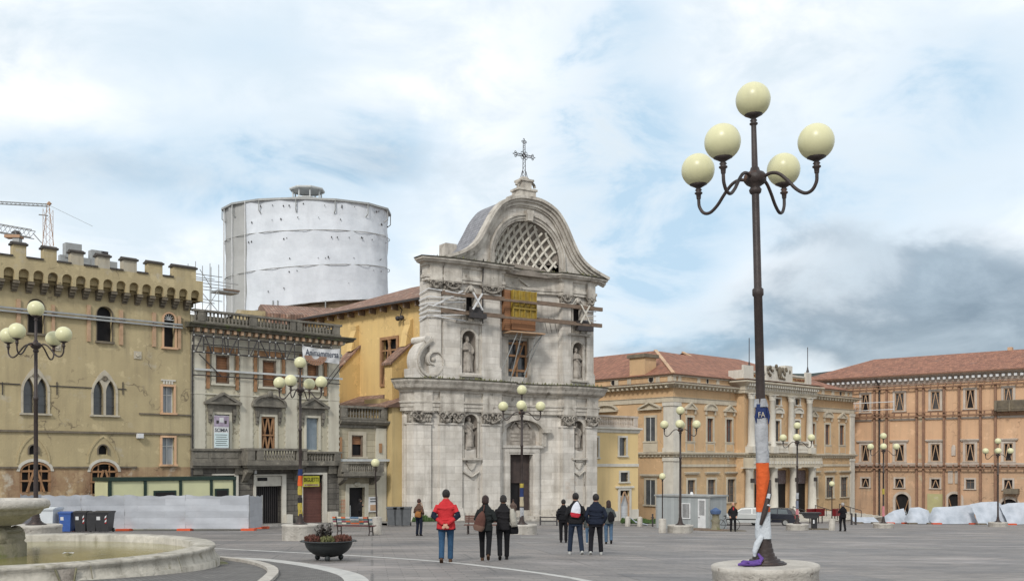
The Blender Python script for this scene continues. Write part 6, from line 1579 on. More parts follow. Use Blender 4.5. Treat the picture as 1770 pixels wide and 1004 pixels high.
    m=MB(); wall(m,cu0,cu1,zs,ze0,tw+sw,pv,.3); wall(m,cu0,cu1,w0,zs,pd,pv,.30); m.quad((cu0,pv,w0),(cu0,0,w0),(cu0,0,ze1+.5),(cu0,pv,ze1+.5)); m.quad((cu1,pv,w0),(cu1,0,w0),(cu1,0,ze1+.5),(cu1,pv,ze1+.5)); m.build('pavilion_wall',mt['palace'],rt)
    q=MB(); q.sweep([(cu0,.2),(cu0,pv),(cu1,pv),(cu1,.2)],[(.0,ze0),(.35,ze0),(.35,ze0+.25),(.42,ze0+.3),(.42,ze1-.35),(.5,ze1-.28),(.9,ze1),(1.0,ze1+.05),(1.0,ze1+.2),(0,ze1+.3)]); q.build('pavilion_entablature',mt['ptrim'],rt)
    q=MB(); u=cu0-.2
    while u<cu1+.2: q.box(u,u+.2,pv-.85,pv-.4,ze1-.32,ze1-.06); u+=.42
    u=cu0
    while u<cu1: q.box(u,u+.28,pv-.46,pv-.41,ze0+.42,ze0+.72); u+=.5
    q.build('pavilion_dentils',mt['white_trim'],rt)
    q=MB(); q.box(cu0-.9,cu1+.9,pv-.95,.3,ze1+.3,ze1+.36); q.build('pavilion_gutter',mt['copper'],rt)
    # attic with sign panels
    q=MB(); a0=ze1+.36; aT=Wz(1345,646,pv+.5); v_=pv+.35
    q.box(cu0+.1,cu1-.1,v_,1.0,a0,aT)
    q.box(U(1282,v_),U(1299,v_),v_-.25,v_,a0,aT+.5); q.box(U(1390,v_),cu1-.02,v_-.25,v_,a0,aT+.45)
    q.box(U(1322,v_),U(1366,v_),v_-.12,v_+.6,a0,Wz(1345,634,v_)); q.box(U(1355,v_),U(1367,v_),v_-.2,v_+.6,a0,Wz(1345,632,v_)+.1)
    q.box(cu0+.05,cu1-.05,v_-.18,v_,a0,a0+.25); q.box(cu0+.05,U(1321,v_),v_-.12,v_,aT-.18,aT+.003); q.box(U(1368,v_),cu1-.05,v_-.12,v_,aT-.18,aT+.003); o=q.build('sign_attic',mt['white_trim'],rt)
    q=MB(); r=random.Random(6)
    for k in range(16): q.ell((U(1325,v_)+ (U(1364,v_)-U(1325,v_))*r.random(),v_-.2,a0+.5+1.4*r.random()),(r.uniform(.1,.3),.12,r.uniform(.12,.3)),7,5)
    q.ell((U(1345,v_),v_-.2,a0+1.2),(.4,.16,.6),9,7); build_split(q,'carved_arms',mt['castle_trim'],o)
    lm=M('brown letter paint',(.20,.07,.04),None)
    pm=M('pale ochre letter field',(.52,.38,.20),None)
    q=MB(); q.box(U(1369,v_),U(1391,v_),v_-.03,v_,a0+.35,aT-.28); q.box(U(1299,v_),U(1319,v_),v_-.03,v_,a0+.35,aT-.28); q.build('letter_field',pm,o)
    text('TELEGRAFI',rt,U(1370,v_),U(1390.5,v_),a0+.42,aT-.36,v_-.04,lm,'lettering',.02,.015).parent=o
    text('POSTE',rt,U(1300,v_),U(1318,v_),a0+.42,aT-.36,v_-.04,lm,'lettering',.02,.015).parent=o
    # columns upper/lower
    for x in (1296.5,1332.5,1365.5,1397):
        u=U(x,pv-.25); q=MB(); z0=zs+.9; zt_=ze0-.0
        q.lathe([(.50,0),(.50,.12),(.42,.2),(.44,.3),(.37,.36),(.37,1.6),(.31,zt_-z0-.62),(.36,zt_-z0-.58),(.33,zt_-z0-.5)],14,(u,pv-.42,z0))
        q.lathe([(.33,0),(.38,.12),(.36,.2),(.46,.3),(.42,.36),(.52,.46)],8,(u,pv-.42,zt_-.52)); q.box(u-.48,u+.48,pv-.9,pv+.02,zt_-.08,zt_-.003)
        q.box(u-.5,u+.5,pv-.92,pv+.01,zs+.22,zs+.9); q.build('upper_column',mt['white_trim'],rt)
    for x in (1292,1334,1368.5,1400.5):
        u=U(x,pv-.4); q=MB(); zt_=Wz(1345,807,pv); z0=Wz(1345,887,pv)
        q.lathe([(.62,0),(.62,.2),(.52,.28),(.55,.4),(.47,.48),(.46,1.8),(.40,zt_-z0-.4),(.45,zt_-z0-.35),(.42,zt_-z0-.22),(.52,zt_-z0-.1)],16,(u,pv-.65,z0)); q.box(u-.6,u+.6,pv-1.25,pv-.0,zt_-.1,zt_); q.box(u-.7,u+.7,pv-1.35,pv,z0-1.3,z0+.002)
        o=q.build('lower_column',mt['white_trim'],rt)
        b=MB(); b.tube([(u-.1,pv-1.0,Wz(1345,828,pv)),(u-.7,pv-1.5,Wz(1345,827,pv))],.06,6); b.box(u-.9,u-.6,pv-1.65,pv-1.35,Wz(1345,829,pv)-.2,Wz(1345,829,pv)+.25); b.build('lantern_bracket',mt['steel'],o)
    q=MB(); zt_=Wz(1345,807,pv); q.box(cu0-.1,cu1+.1,pv-1.2,pv+.01,zt_,zs-.29); q.build('porch_entablature',mt['ptrim'],rt)
    q=MB(); u=cu0
    while u<cu1: q.box(u,u+.3,pv-1.27,pv-1.2,zt_+.35,zt_+.65); u+=.55
    q.build('porch_frieze',mt['white_trim'],rt)
    for i,r in enumerate(tw):
        window(rt,r,.2,mt['white_trim'],True,ped='seg',pedh=.55,pedgap=.6,pedext=.3,fill='glass',mull=1,v=pv,depth=.25,framemat='bingrey'); a,b,c,d=r
        q=MB(); balusters(q,a-.75,b+.75,zs+.27,c+.15,pv-.62,pv-.42,.24,nseg=6); build_split(q,'balcony_rail',mt['white_trim'],rt)
    for r in sw: window(rt,r,.18,mt['white_trim'],True,fill='glass',mull=0,v=pv,depth=.25)
    for i,r in enumerate(pd):
        a,b,c,d=r; q=MB(); q.box(a,b,pv+.26,pv+.29,c,d); o=q.build('porch_opening',mt['dark'],rt)
        p=MB(); p.box(a+.05,b-.05,pv+.16,pv+.2,d-1.5,d-.05); 
        p.build('patterned_transom',M('patterned glass',(.10,.055,.05),(.20,.18,.19),9,rough=.3),o)
    # porch floor and stepped entrance: pale treads
    t=tag(empty('palace_steps',F.world((cu0+cu1)/2,-4,F.ground((cu0+cu1)/2,-6)),F.th),'broad pale stone steps in front of the columned palace porch','steps')
    zf=Wz(1345,887,pv)-(F.ground((cu0+cu1)/2,-6)); hw=(cu1-cu0)/2
    n=6
    for k in range(n):
        s=MB(); L,R2=-hw-1.5-.0,hw+6.0-k*.7
        s.box(L,R2,-2.6+k*.42,4-1.25,-.6,zf*(k+1)/n-.09,1); s.box(L-.02,R2+.04,-2.64+k*.42,4-1.2,zf*(k+1)/n-.088,zf*(k+1)/n); s.build('step',[mt['white_trim'],mt['niche']],t)
    # handrails
    for u in (-hw*.33,hw*.33,hw+.6):
        q=MB(); q.tube([(u,-2.6,.9),(u,0,zf+.9)],.04,6); q.tube([(u,-2.6,0),(u,-2.6,.9)],.04,6); q.tube([(u,0,zf),(u,0,zf+.95)],.04,6); q.tube([(u,-1.3,zf*.5),(u,-1.3,zf*.5+.9)],.04,6); q.build('handrail',mt['steel'],t)
    # ------ roof: front wing left pyramid, long right ridge
    # hipped roof; ridge height measured on plane v=8
    zR=Wz(1133,608,6.5); ov=.15; e=z4
    A=MB()
    uPk,vPk=F.uw(1133,606,8.0)[0],8.0; zPk=F.uw(1133,606,8.0)[1]
    A.add([(0,0,e),(U(1275,.1),0,e),(uPk+10,8,zPk-.15),(max(uPk,3.2),8,zPk)],[(0,1,2,3)],0)
    A.add([(0,0,e),(max(uPk,3.2),8,zPk),(max(uPk,3.2),21,zPk),(0,21,e)],[(0,1,2,3)],1)
    A.add([(U(1275,.1),0,e),(U(1275,.1)+3,6,e),(uPk+10,8,zPk-.15)],[(0,1,2)],0)
    A.build('left_roof',[mt['tilex'],mt['tiley']],rt)
    B=MB(); r1=F.uw(1180,609,11.0); r2=F.uw(1300,619,11.0); u3=uE
    B.add([(r1[0],11,r1[1]),(u3-8,11,r1[1]),(u3+.1,0.1,e-.02),(U(1262),.1,e-.02)],[(0,3,2,1)],0)
    B.add([(u3-8,11,r1[1]),(u3+.1,.1,e-.02),(u3+.1,21,e-.02)],[(0,1,2)],1)
    B.add([(r1[0],11,r1[1]),(u3-8,11,r1[1]),(u3,21,e),(r1[0],21,e)],[(0,1,2,3)],0)
    B.build('right_roof',[mt['tilex'],mt['tiley']],rt)
    q=MB(); q.beam((0,0,e+.06),(max(uPk,3.2),8,zPk+.06),.35,.12); q.beam((r1[0],11,r1[1]+.04),(U(1278),.4,e+.06),.3,.14); q.build('hip_ridge',mt['longp2'],rt)
    q=MB(); q.box(-.05,U(1285),-.06,.24,e-.06,e+.03); q.box(-.05,.24,.24,21,e-.06,e+.03); q.box(cu1,uE+.1,-.06,.24,e-.06,e+.03); q.build('roof_gutter',mt['copper'],rt)
    # big chimney on the flank slope
    v=Vf(1098,620)[0]; u=1.2
    q=MB(); zc_=Vf(1098,612)[1]; q.box(.3,2.1,v-1.0,v+1.0,e-.3,zc_-.35); q.box(.1,2.3,v-1.2,v+1.2,zc_-.35,zc_,1); q.build('chimney',[mt['palace'],mt['castle_trim']],rt)
    # lightning rods
    for x,y0,y1 in ((1295,631,584),(1396,640,600)):
        u=U(x,pv+.6); q=MB(); q.tube([(u,pv+.6,Wz(x,y0,pv+.6)-.6),(u,pv+.6,Wz(x,y1,pv+.6))],.045,5); q.lathe([(.2,0),(.1,.3),(.06,.6)],8,(u,pv+.6,Wz(x,y0,pv+.6)-.2)); q.build('lightning_rod',mt['steel'],rt)
    # lower roof side downpipes
    q=MB(); 
    for x in (1280,): q.tube([(U(x),-.12,w0+.5),(U(x),-.12,zc-.4)],.07,6)
    q.build('downpipe',mt['copper'],rt)
palace()

# ================================================================ LONG PALACE (right)
FD=Fac(1477,124,-1100)
def longp():
    F=FD; U,Wz=F.U,F.Wz; rt=F.root('long_orange_palace','long salmon orange palace with white dentil cornice and rust brown vertical shoring at right edge','building')
    uL,uR=-6.5,34; w0=-2.0; zt=Wz(1600,660)
    xs=((1489,1503),(1547,1563),(1609,1625),(1669,1685),(1735,1751))
    zA,zB=Wz(1616,676),Wz(1616,708); zC,zD=Wz(1616,767),Wz(1616,797); 
    ru=[]; 
    for a,b in xs: ru.append((U(a),U(b)))
    step=(ru[-1][0]-ru[0][0])/4; 
    for k in range(1,4): ru.append((ru[4][0]+step*k,ru[4][1]+step*k))
    top=[(a,b,zB,zA) for a,b in ru]; mid=[(a,b,zD,zC) for a,b in ru]
    zE,zF=Wz(1616,829),Wz(1616,841); small=[(a+.05,b-.05,zF-.15,zE+.1) for a,b in ru]
    arch=[F.rect(1548,1571,853,895),F.rect(1639,1661,853,890),(ru[4][0]-.3,ru[4][1]+.5,-1.9,Wz(1745,862))]
    arch=[(r[0],r[1],w0,r[3]) for r in arch]
    zm=Wz(1616,804)
    ru_ok=[s for s in small]
    m=MB(); wall(m,uL,uR,zm,zt,top+mid,0,.25); shell(m,uL,uR,w0,zt,16); m.build('wall',mt['longp'],rt)
    m=MB(); wall(m,uL,uR,w0,zm,small+[(*r,'round',(r[1]-r[0])*.42) for r in arch],0,.3); m.build('lower_wall',mt['longp2'],rt)
    for i,r in enumerate(top): window(rt,r,.26,mt['dtrim'],True,fill='glass' if i%3 else 'dark',mull=1,brace='FA',depth=.22)
    for i,r in enumerate(mid): window(rt,r,.28,mt['dtrim'],True,ped='flat',pedgap=.12,pedext=.28,fill='dark',brace='FA',depth=.22)
    for i,r in enumerate(small): window(rt,r,.20,mt['dtrim'],True,fill='dark' if i!=3 else 'glass',brace='A' if i!=3 else None,depth=.2)
    for r in arch:
        a,b,c,d=r; window(rt,r,.30,mt['dtrim'],False,fill='dark',kind='round',rise=(b-a)*.42,brace='X',bm='timber',depth=.3,name='arched_doorway')
    # dentil cornice and roof
    z=zt; zq=Wz(1600,645.0,-1); q=MB(); path=[(uL,16),(uL,0),(uR,0)]
    q.sweep(path,[(.0,z-.35),(.12,z-.3),(.12,z-.08),(.2,z-.02),(.2,z+.50),(.55,z+.62),(.92,z+.72),(.92,zq-.10),(.05,zq-.05)]); q.build('cornice',mt['dtrim'],rt)
    q=MB(); u=uL
    while u<uR: q.box(u,u+.30,-.62,-.1,z+.18,z+.48); u+=.64
    q.build('dentils',mt['white'],rt)
    ze=Wz(1600,645.0,-1); zr=F.uw(1511,621,8)[1]
    q=MB(); ur=F.uw(1511,621,8)[0]
    q.add([(uL-.9,-1.0,ze-.05),(uR,-1.0,ze-.05),(uR,8,zr),(ur,8,zr)],[(0,1,2,3)]); q.add([(uL-.9,-1.0,ze-.05),(ur,8,zr),(uL-.9,17,ze-.05)],[(0,1,2)],1); q.add([(ur,8,zr),(uR,8,zr),(uR,17,ze-.05),(uL-.9,17,ze-.05)],[(0,1,2,3)])
    q.add([(uL-.9,-1.0,ze-.05),(uR,-1.0,ze-.05),(uR,17,ze-.07),(uL-.9,17,ze-.07)],[(3,2,1,0)]); q.build('roof',[mt['tilex'],mt['tiley']],rt)
    q=MB(); q.box(uL-.9,uR,-1.05,-.97,ze-.16,ze-.0); q.build('gutter',mt['copper'],rt)
    q=MB(); q.box(U(1708),U(1716),7.9,8.6,zr-.2,zr+.35); q.build('chimney',mt['longp2'],rt)
    # pilaster strips behind brown verticals, beam grids
    sx=[1513,1534,1586,1597.5,1633,1659,1696,1722]; su=[U(x) for x in sx]; per=su[6]-su[2]
    su += [su[6]+per*.0+3.6*k for k in (2.0,2.8,3.8,4.6)]
    q=MB()
    for a,b in ((1507,1518),(1528,1538),(1584,1600),(1630,1636),(1656,1662)): q.box(U(a),U(b),-.12,.01,w0,zt-.9)
    build_split(q,'pilaster_strip',mt['longp2'],rt)
    t=tag(empty('facade_bracing',F.world(0,0),F.th),'rust brown vertical posts and three horizontal lattice beams strapped on the salmon palace','shoring')
    for i,u in enumerate(su):
        q=MB(); q.box(u-.11,u+.11,-.38,-.13,w0+.5,zt-.55); q.build('post',mt['dpost'],t)
    ladders=[Wz(1600,666.5),Wz(1600,716),Wz(1600,806)]
    for zz in ladders:
        q=MB(); q.box(uL+.4,uR,-.60,-.43,zz+.17,zz+.26); q.box(uL+.4,uR,-.60,-.43,zz-.26,zz-.17); 
        u=uL+.5
        while u<uR: q.box(u,u+.12,-.585,-.445,zz-.17,zz+.17); u+=.85
        q.build('lattice_beam',mt['dpost'],t)
    q=MB(); q.tube([(U(1521),-.2,w0+.5),(U(1521),-.2,zt-.3)],.11,8); q.tube([(U(1521),-.2,zt-.3),(U(1519),-.9,zt+.5)],.11,8); q.build('downpipe',mt['steel'],rt)
    st=MB(); z=zm+.0; st.box(uL,uR,-.2,.01,z-.08,z+.30); z=ladders[1]-.55; st.box(uL,uR,-.1,.01,z-.1,z+.14); st.build('string_course',mt['dtrim'],rt)
    # dark stone balconies near the right edge
    a,b=U(1719,-1.2),U(1772,-1.2); zz=Wz(1745,710,-1.2); z2=Wz(1745,691,-1.2)
    q=MB(); q.prismx([(0,zz),(-1.0,zz),(-1.3,z2-.1),(-1.3,z2),(-1.1,z2),(-1.1,zz+.25),(0,zz+.25)],a,b); q.box(a,a+.25,-1.29,0,zz+.1,z2-.01); q.box((a+b)/2-.1,(a+b)/2+.1,-1.36,-1.0,zz,z2+.02); q.build('balcony',mt['castle_trim'],rt)
    a,b=U(1735,-.6),U(1760,-.6); zz=Wz(1745,853,-.6); z2=Wz(1745,844,-.6); q=MB(); q.box(a,b,-.8,0,zz,zz+.2); q.box(a,b,-.8,-.65,zz+.2,z2); q.box(a,a+.15,-.65,0,zz+.2,z2); q.box(b-.15,b,-.65,0,zz+.2,z2); q.build('balcony',mt['castle_trim'],rt)
    q=MB()
    for x in (1736,1757): q.beam((U(x,-.4),-.1,zz-1.6),(U(x,-.7),-.7,zz),.12,.12)
    q.build('timber_prop',mt['timberd'],t)
    # plaques and white rails towards the post palace
    q=MB(); a,b,c,d=F.rect(1645,1652,772,787); q.box(a,b,-.12,.01,c,d); q.ell(((a+b)/2,-.05,d),((b-a)/2,.08,.25),8,5); q.build('wall_plaque',mt['dtrim'],rt)
    q=MB()
    for x0,x1 in ((1639,1647),(1651,1660)): a,b,c,d=F.rect(x0,x1,813,835); q.box(a,b,-.1,.01,c,d)
    build_split(q,'white_poster',mt['dtrim'],rt)
    q=MB(); a,b=U(1603),U(1632); q.box(a,b,-.08,.01,w0,Wz(1616,853)); q.build('pale_green_panel',M('faded green plaster',(.42,.40,.20),(.36,.33,.18),.8,blotch=((.5,.46,.36),1.2,.6)),rt)
    t=tag(empty('white_rails',F.world(0,-.8),F.th),'pair of thin white horizontal rails at the corner of the salmon palace','rail')
    for y in (696,709): z=Wz(1510,y,-.8); q=MB(); q.tube([(U(1475,-.8),0,z),(U(1546,-.8),0,z+.05)],.05,6); q.build('rail',mt['white'],t)
    for x in (1478,1545): q=MB(); q.tube([(U(x,-.8),0,Wz(1510,711,-.8)),(U(x,-.8),0,Wz(1510,694,-.8))],.035,6); q.tube([(U(x,-.8),0,Wz(1510,702,-.8)),(U(x,-.8),.8,Wz(1510,702,-.8))],.035,6); q.build('rail_bracket',mt['white'],t)
longp()

# ================================================================ FOUNTAIN
def fountain():
    cx,cy=-11.62,22.2; g=gz(cx,cy); zt=CZ-1.905-g      # rim top, level
    t=thing('fountain',(cx,cy,g),0,'large round limestone fountain basin with raised central bowl at lower left','fountain')
    ro,ri=4.80,4.28; m=MB()
    n=72
    m.lathe([(ro-.02,-.6),(ro+.10,-.5),(ro+.10,zt-.30),(ro+.02,zt-.27),(ro-.04,zt-.10),(ro,zt-.06),(ro,zt-.01),(ro-.03,zt+.01),(ri+.04,zt+.01),(ri,zt-.02),(ri,-.45)],n)
    m.build('basin_rim',mt['fount'],t)
    # joints between rim stones, cracks
    j=MB()
    for k in range(14):
        a=2*pi*(k+.37)/14; c,s_=cos(a),sin(a)
        for r0,r1 in ((ri+.02,ro-.01),): j.add([(r0*c-.012*s_,r0*s_+.012*c,zt+.014),(r1*c-.012*s_,r1*s_+.012*c,zt+.014),(r1*c+.012*s_,r1*s_-.012*c,zt+.014),(r0*c+.012*s_,r0*s_-.012*c,zt+.014)],[(0,1,2,3)])
        j.add([((ro+.002)*c-.012*s_,(ro+.002)*s_+.012*c,zt-.05),((ro+.002)*c+.012*s_,(ro+.002)*s_-.012*c,zt-.05),((ro+.11)*c+.012*s_,(ro+.11)*s_-.012*c,zt-.35),((ro+.11)*c-.012*s_,(ro+.11)*s_+.012*c,zt-.35)],[(0,1,2,3)])
    j.build('rim_joint',mt['fmoss'],t)
    f=MB(); f.lathe([(ro+.10,-.55),(ro+.32,-.5),(ro+.34,-.12),(ro+.30,-.06),(ro+.105,-.05)],n); 
    f.v=[(x,y,z+.0) for x,y,z in f.v]; f.build('basin_foot',mt['fmoss'],t)
    w=MB(); w.prismz([((ri+.03)*cos(2*pi*i/64),(ri+.03)*sin(2*pi*i/64)) for i in range(64)],zt-.5,zt-.17); w.build('water',mt['water'],t)
    # carved drain recess on the near side
    a=math.atan2(gpt(225,990).y-cy-0.2,gpt(225,990).x-cx); a=math.atan2(-4.6,1.9)+.35
    d=MB(); c,s_=cos(a),sin(a)
    def P(u,z,o=.112): return ((ro+o)*c-u*s_,(ro+o)*s_+u*c,z)
    d.add([P(-.17,zt-.08,.02),P(.17,zt-.08,.02),P(.10,zt-.42,.115),P(-.10,zt-.42,.115)],[(0,1,2,3)]); 
    d.tube([P(-.19,zt-.07,.03),P(-.11,zt-.36,.12),P(0,zt-.44,.13),P(.11,zt-.36,.12),P(.19,zt-.07,.03)],.022,6,1); d.tube([P(0,zt-.42,.12),P(.02,zt-.7,.13)],[.07,.04],7,1); d.build('carved_drain',[mt['statue'],mt['fmoss']],t)
    # centre: stem and bowl
    zl=CZ-.81-g+.0
    b=MB(); b.lathe([(.72,-.3),(.72,zt+.10),(.66,zt+.16),(.70,zt+.22),(.60,zt+.30),(.60,zt+.36),(.66,zt+.40),(.5,zt+.44),(.40,zt+.46),(.40,zt+.52)],32); 
    for k in range(4):
        aa=pi/4+pi/2*k; b.box(.0,.01,0,.01,0,.01) if False else None; b.ell((.52*cos(aa),.52*sin(aa),zt+.26),(.2,.2,.24),10,7)
    b.build('stem',mt['fmoss'],t)
    b=MB(); h=zl-(zt+.50); z0=zt+.50
    b.lathe([(.40,z0),(.62,z0+.04),(.85,z0+.14*1.6),(1.0,z0+h*.45),(1.06,z0+h*.60),(1.07,z0+h*.64)],48); b.build('bowl',mt['fount'],t)
    b=MB(); b.lathe([(1.05,z0+h*.62),(1.17,z0+h*.66),(1.21,z0+h*.78),(1.19,z0+h*.93),(1.12,z0+h),(1.0,z0+h),(.9,z0+h*.8),(.5,z0+h*.5),(0,z0+h*.45)],48); b.build('bowl_lip',mt['ped'],t)
    lit=gpt(0,0) if False else None
    p=MB(); r=random.Random(3)
    p.add([(-.12,-.05,0),(0,-.07,.03),(.13,-.04,.01),(.11,.06,.02),(.0,.05,.0),(-.11,.05,.03)],[(0,1,2,3,4,5)]); p.add([(-.05,-.02,.031),(.09,0,.05),(.05,.05,.04)],[(0,1,2)])
    zw=zt-.17+g+.006; d=(CZ-zw)*FPX/(956-800); x=d*(118-885)/FPX
    o=p.build('paper_scrap',mt['white'],None,(x,d,zw)); tag(o,'crumpled white paper scrap floating on the olive fountain water','litter')
fountain()

# ================================================================ STREET LAMPS
def lamp_proto(name,label):
    t=thing(name,(0,0,0),0,label,'street lamp','five globe street lamps across the square'); R9=.92
    p=MB(); p.lathe([(.70,-.75),(.70,-.08),(.715,-.06),(.715,-.0),(.69,.012)],40); p.build('pedestal',mt['ped'],t)
    p=MB(); p.lathe([(.288,.012),(.288,.028),(.262,.032),(.255,.048),(.212,.052),(.20,.082),(.165,.088),(.158,.118),(.136,.124),(.130,.165),(.120,.172),(.116,.225),(.106,.232),(.103,.295),(.094,.302),(.090,.41),(.074,.43),(.068,.6)],28); smooth_by_angle(p.build('base',mt['iron'],t),24)
    p=MB(); n=16; prof=[(.066,.55),(.062,1.8),(.058,3.62),(.075,3.64),(.075,3.72),(.052,3.74),(.050,5.05)]
    p.lathe(prof,n); p.lathe([(.052,5.0),(.075,5.02),(.085,5.06),(.06,5.1),(.12,5.14),(.15,5.18),(.15,5.25),(.12,5.29),(.07,5.31),(.055,5.36),(.042,5.37),(.034,5.98),(.034,6.0)],18); p.build('pole',mt['iron'],t)
    def socket(par,x,y,z):
        q=MB(); q.lathe([(.03,-.16),(.035,-.10),(.055,-.085),(.055,-.07),(.03,-.055),(.05,-.035),(.03,-.01),(.06,.01),(.125,.045),(.11,.055)],14,(x,y,z)); q.build('socket',mt['iron'],par)
        q=MB(); q.ell((x,y,z+.245),.232,28,18); q.build('globe',mt['globe'],par)
    top=[o for o in t.children if o.name.startswith('pole')][0]
    socket(t,0,0,6.03)
    for k in range(4):
        a=k*pi/2; c,s=cos(a),sin(a); pts=[]
        ctl=[(.10,5.20),(.22,5.24),(.34,5.21),(.46,5.10),(.58,4.96),(.70,4.88),(.80,4.90),(.86,4.99),(.87,5.08),(.87,5.20)]
        for i in range(len(ctl)-1):
            p0=ctl[max(i-1,0)];p1=ctl[i];p2=ctl[i+1];p3=ctl[min(i+2,len(ctl)-1)]
            for j in range(4):
                u=j/4; q=[.5*(2*p1[m]+(p2[m]-p0[m])*u+(2*p0[m]-5*p1[m]+4*p2[m]-p3[m])*u*u+(3*p1[m]-p0[m]-3*p2[m]+p3[m])*u**3) for m in (0,1)]
                pts.append((q[0]*c,q[0]*s,q[1]))
        pts.append((.87*c,.87*s,5.20))
        q=MB(); q.tube(pts,.023,9); arm=q.build('arm',mt['iron'],t)
        socket(arm,.87*c,.87*s,5.265)
    return t
LP=lamp_proto('street_lamp','nearest tall five globe lamp wrapped in white and orange banner cloth')
def set_lamp(t,px,ptop,q,rot,label,tilt=0):
    d=FPX/q; X=d*(px-885)/FPX; z=zpx(ptop,d); t.location=(X,d,z); t.rotation_euler=(0,tilt,rot); t['label']=label
L0=(LP,)
lamps=[(1322,976,128,R(-41),'nearest tall five globe lamp with orange and white cloth around its pole'),
 (62,907,59.5,R(-8),'five globe lamp standing behind the fountain bowl at far left'),
 (519,906,44.5,R(-12),'five globe lamp with orange and yellow strips before the balustraded house'),
 (902,906,37,R(-2),'five globe lamp in front of the dark church doorway'),
 (1176,907,31.5,R(-12),'five globe lamp beside the grey cabin near the palace corner'),
 (1378,905,27,R(-18),'five globe lamp before the columned palace porch steps'),
 (1527,904,24,R(-20),'five globe lamp with pink strip left of the collapsed white tarps'),
 (1725,902,22.3,R(-24),'rightmost five globe lamp in front of the salmon palace')]
for i,(px,yt,q,rot,lb) in enumerate(lamps):
    t=LP if i==0 else copy_tree(LP); set_lamp(t,px,yt,q,rot,lb)
# the nearest lamp leans slightly left
LP.rotation_euler=(Matrix.Rotation(R(-1.45),3,'Y')@Matrix.Rotation(R(-41),3,'Z')).to_euler()
lx,ly,lz=LP.location
def sleeve(par,z0,z1,r0,r1,mat,seed,name='cloth_band',wob=.012):
    r=random.Random(seed); m=MB(); n=18; rows=max(4,int((z1-z0)/.06)); vs=[]
    for j in range(rows+1):
        z=z0+(z1-z0)*j/rows; rr=r0+(r1-r0)*j/rows
        for i in range(n):
            a=2*pi*i/n; k=rr+wob*sin(a*3+z*5+seed)+wob*.7*sin(a*5-z*13+seed*2)+r.uniform(-.002,.002)
            vs.append((k*cos(a),k*sin(a),z))
    m.add(vs,[(j*n+i,j*n+(i+1)%n,(j+1)*n+(i+1)%n,(j+1)*n+i) for j in range(rows) for i in range(n)],0,True)
    return m.build(name,mat,par)
clothO=fabric('orange banner cloth',(.60,.11,.03),.88); clothW=fabric('white banner cloth',(.50,.53,.56),.85); clothB=fabric('blue banner cloth',(.028,.045,.13)); clothP=fabric('purple cloth',(.13,.07,.28)); clothY=fabric('yellow strip',(.42,.33,.07)); clothK=fabric('black strip',(.03,.03,.03)); clothPk=fabric('pink strip',(.55,.22,.24)); clothG=fabric('grey printed cloth',(.40,.41,.43),.7)
B=tag(empty('banner_wrap',(lx,ly,lz),0),'orange and white banner cloth wound around the nearest lamp pole, knotted at both ends','banner'); B.rotation_euler=(0,R(-1.45),0)
sleeve(B,1.38,1.98,.086,.082,clothG,1,wob=.007); sleeve(B,.72,1.38,.090,.086,clothO,2,wob=.005)
m=sleeve(B,.36,.72,.106,.090,clothW,3,wob=.012)
sleeve(B,1.98,2.17,.084,.078,clothB,5,wob=.008); sleeve(B,2.13,2.24,.088,.078,clothG,6,'knot',.016)
q=MB(); q.tube([(.08,-.09,1.15),(.05,-.12,.95),(-.02,-.125,.70),(-.07,-.11,.55)],[.012,.035,.04,.02],6); q.build('dark_fold',mt['iron'],B)
q=MB(); q.tube([(.05,-.13,.96),(.03,-.15,.90)],.026,6); q.tube([(.035,-.14,.82),(.03,-.145,.80)],.028,6); q.build('pale_tag',clothW,B)
q=MB(); q.tube([(-.05,-.08,.40),(-.12,-.11,.30),(-.16,-.12,.20),(-.165,-.13,.13)],[.035,.045,.035,.015],8); q.build('hanging_end',clothW,B)
q=MB(); q.tube([(-.06,-.06,2.1),(-.085,-.05,2.0),(-.08,-.06,1.92)],[.012,.018,.006],6); q.tube([(.07,-.06,2.12),(.09,-.05,2.0),(.085,-.05,1.9)],[.012,.022,.006],6); q.build('hanging_end',clothB,B)
text('FA',B,-.06,.03,1.99,2.06,-.097,mt['lime'],'lettering',.002)
q=MB(); r=random.Random(11)
for k in range(5): q.tube([(-.42+.03*k,-.25-.02*k,.03+.012*k),(-.33,-.28+.03*k,.05),(-.22,-.27+.02*k,.045),(-.12,-.26,.05+.01*k)],[.015,.035,.035,.02],6)
q.tube([(-.14,-.26,.06),(-.10,-.24,.11),(-.14,-.2,.17)],[.03,.03,.015],6)
o=q.build('purple_cloth',clothP,None,(lx,ly,lz)); tag(o,'crumpled purple cloth lying on the nearest lamp pedestal','cloth')
# thin wraps on other lamps (px index, list of (z0,z1,material))
for idx,bands,lb in ((2,[(1.9,2.15,clothB),(1.5,1.9,clothO),(1.15,1.5,clothY),(.85,1.05,clothK),(.35,.85,clothY)],'orange, yellow and black strips around the lamp before the balustraded house'),
                     (3,[(1.72,1.92,clothY),(1.30,1.72,clothB),(.85,1.30,M('beige strip',(.42,.36,.25),None)),(.35,.80,clothG)],'yellow, blue and beige strips around the lamp before the church doorway'),
                     (5,[(1.6,2.0,clothG),(1.0,1.5,M('grey blue strip',(.18,.20,.26),None)),(.6,.95,clothPk)],'grey and pink strips around the lamp before the palace porch'),
                     (6,[(2.1,2.5,clothY),(.5,1.25,clothPk)],'yellow and pink strips around the lamp left of the white tarps')):
    px,yt,q_,rot,_=lamps[idx]; d=FPX/q_; X=d*(px-885)/FPX; z=zpx(yt,d)
    B=tag(empty('strip_wrap',(X,d,z)),lb,'banner')
    for k,(a,b,mm) in enumerate(bands): sleeve(B,a,b-.005,.088,.082,mm,k+idx,wob=.012)
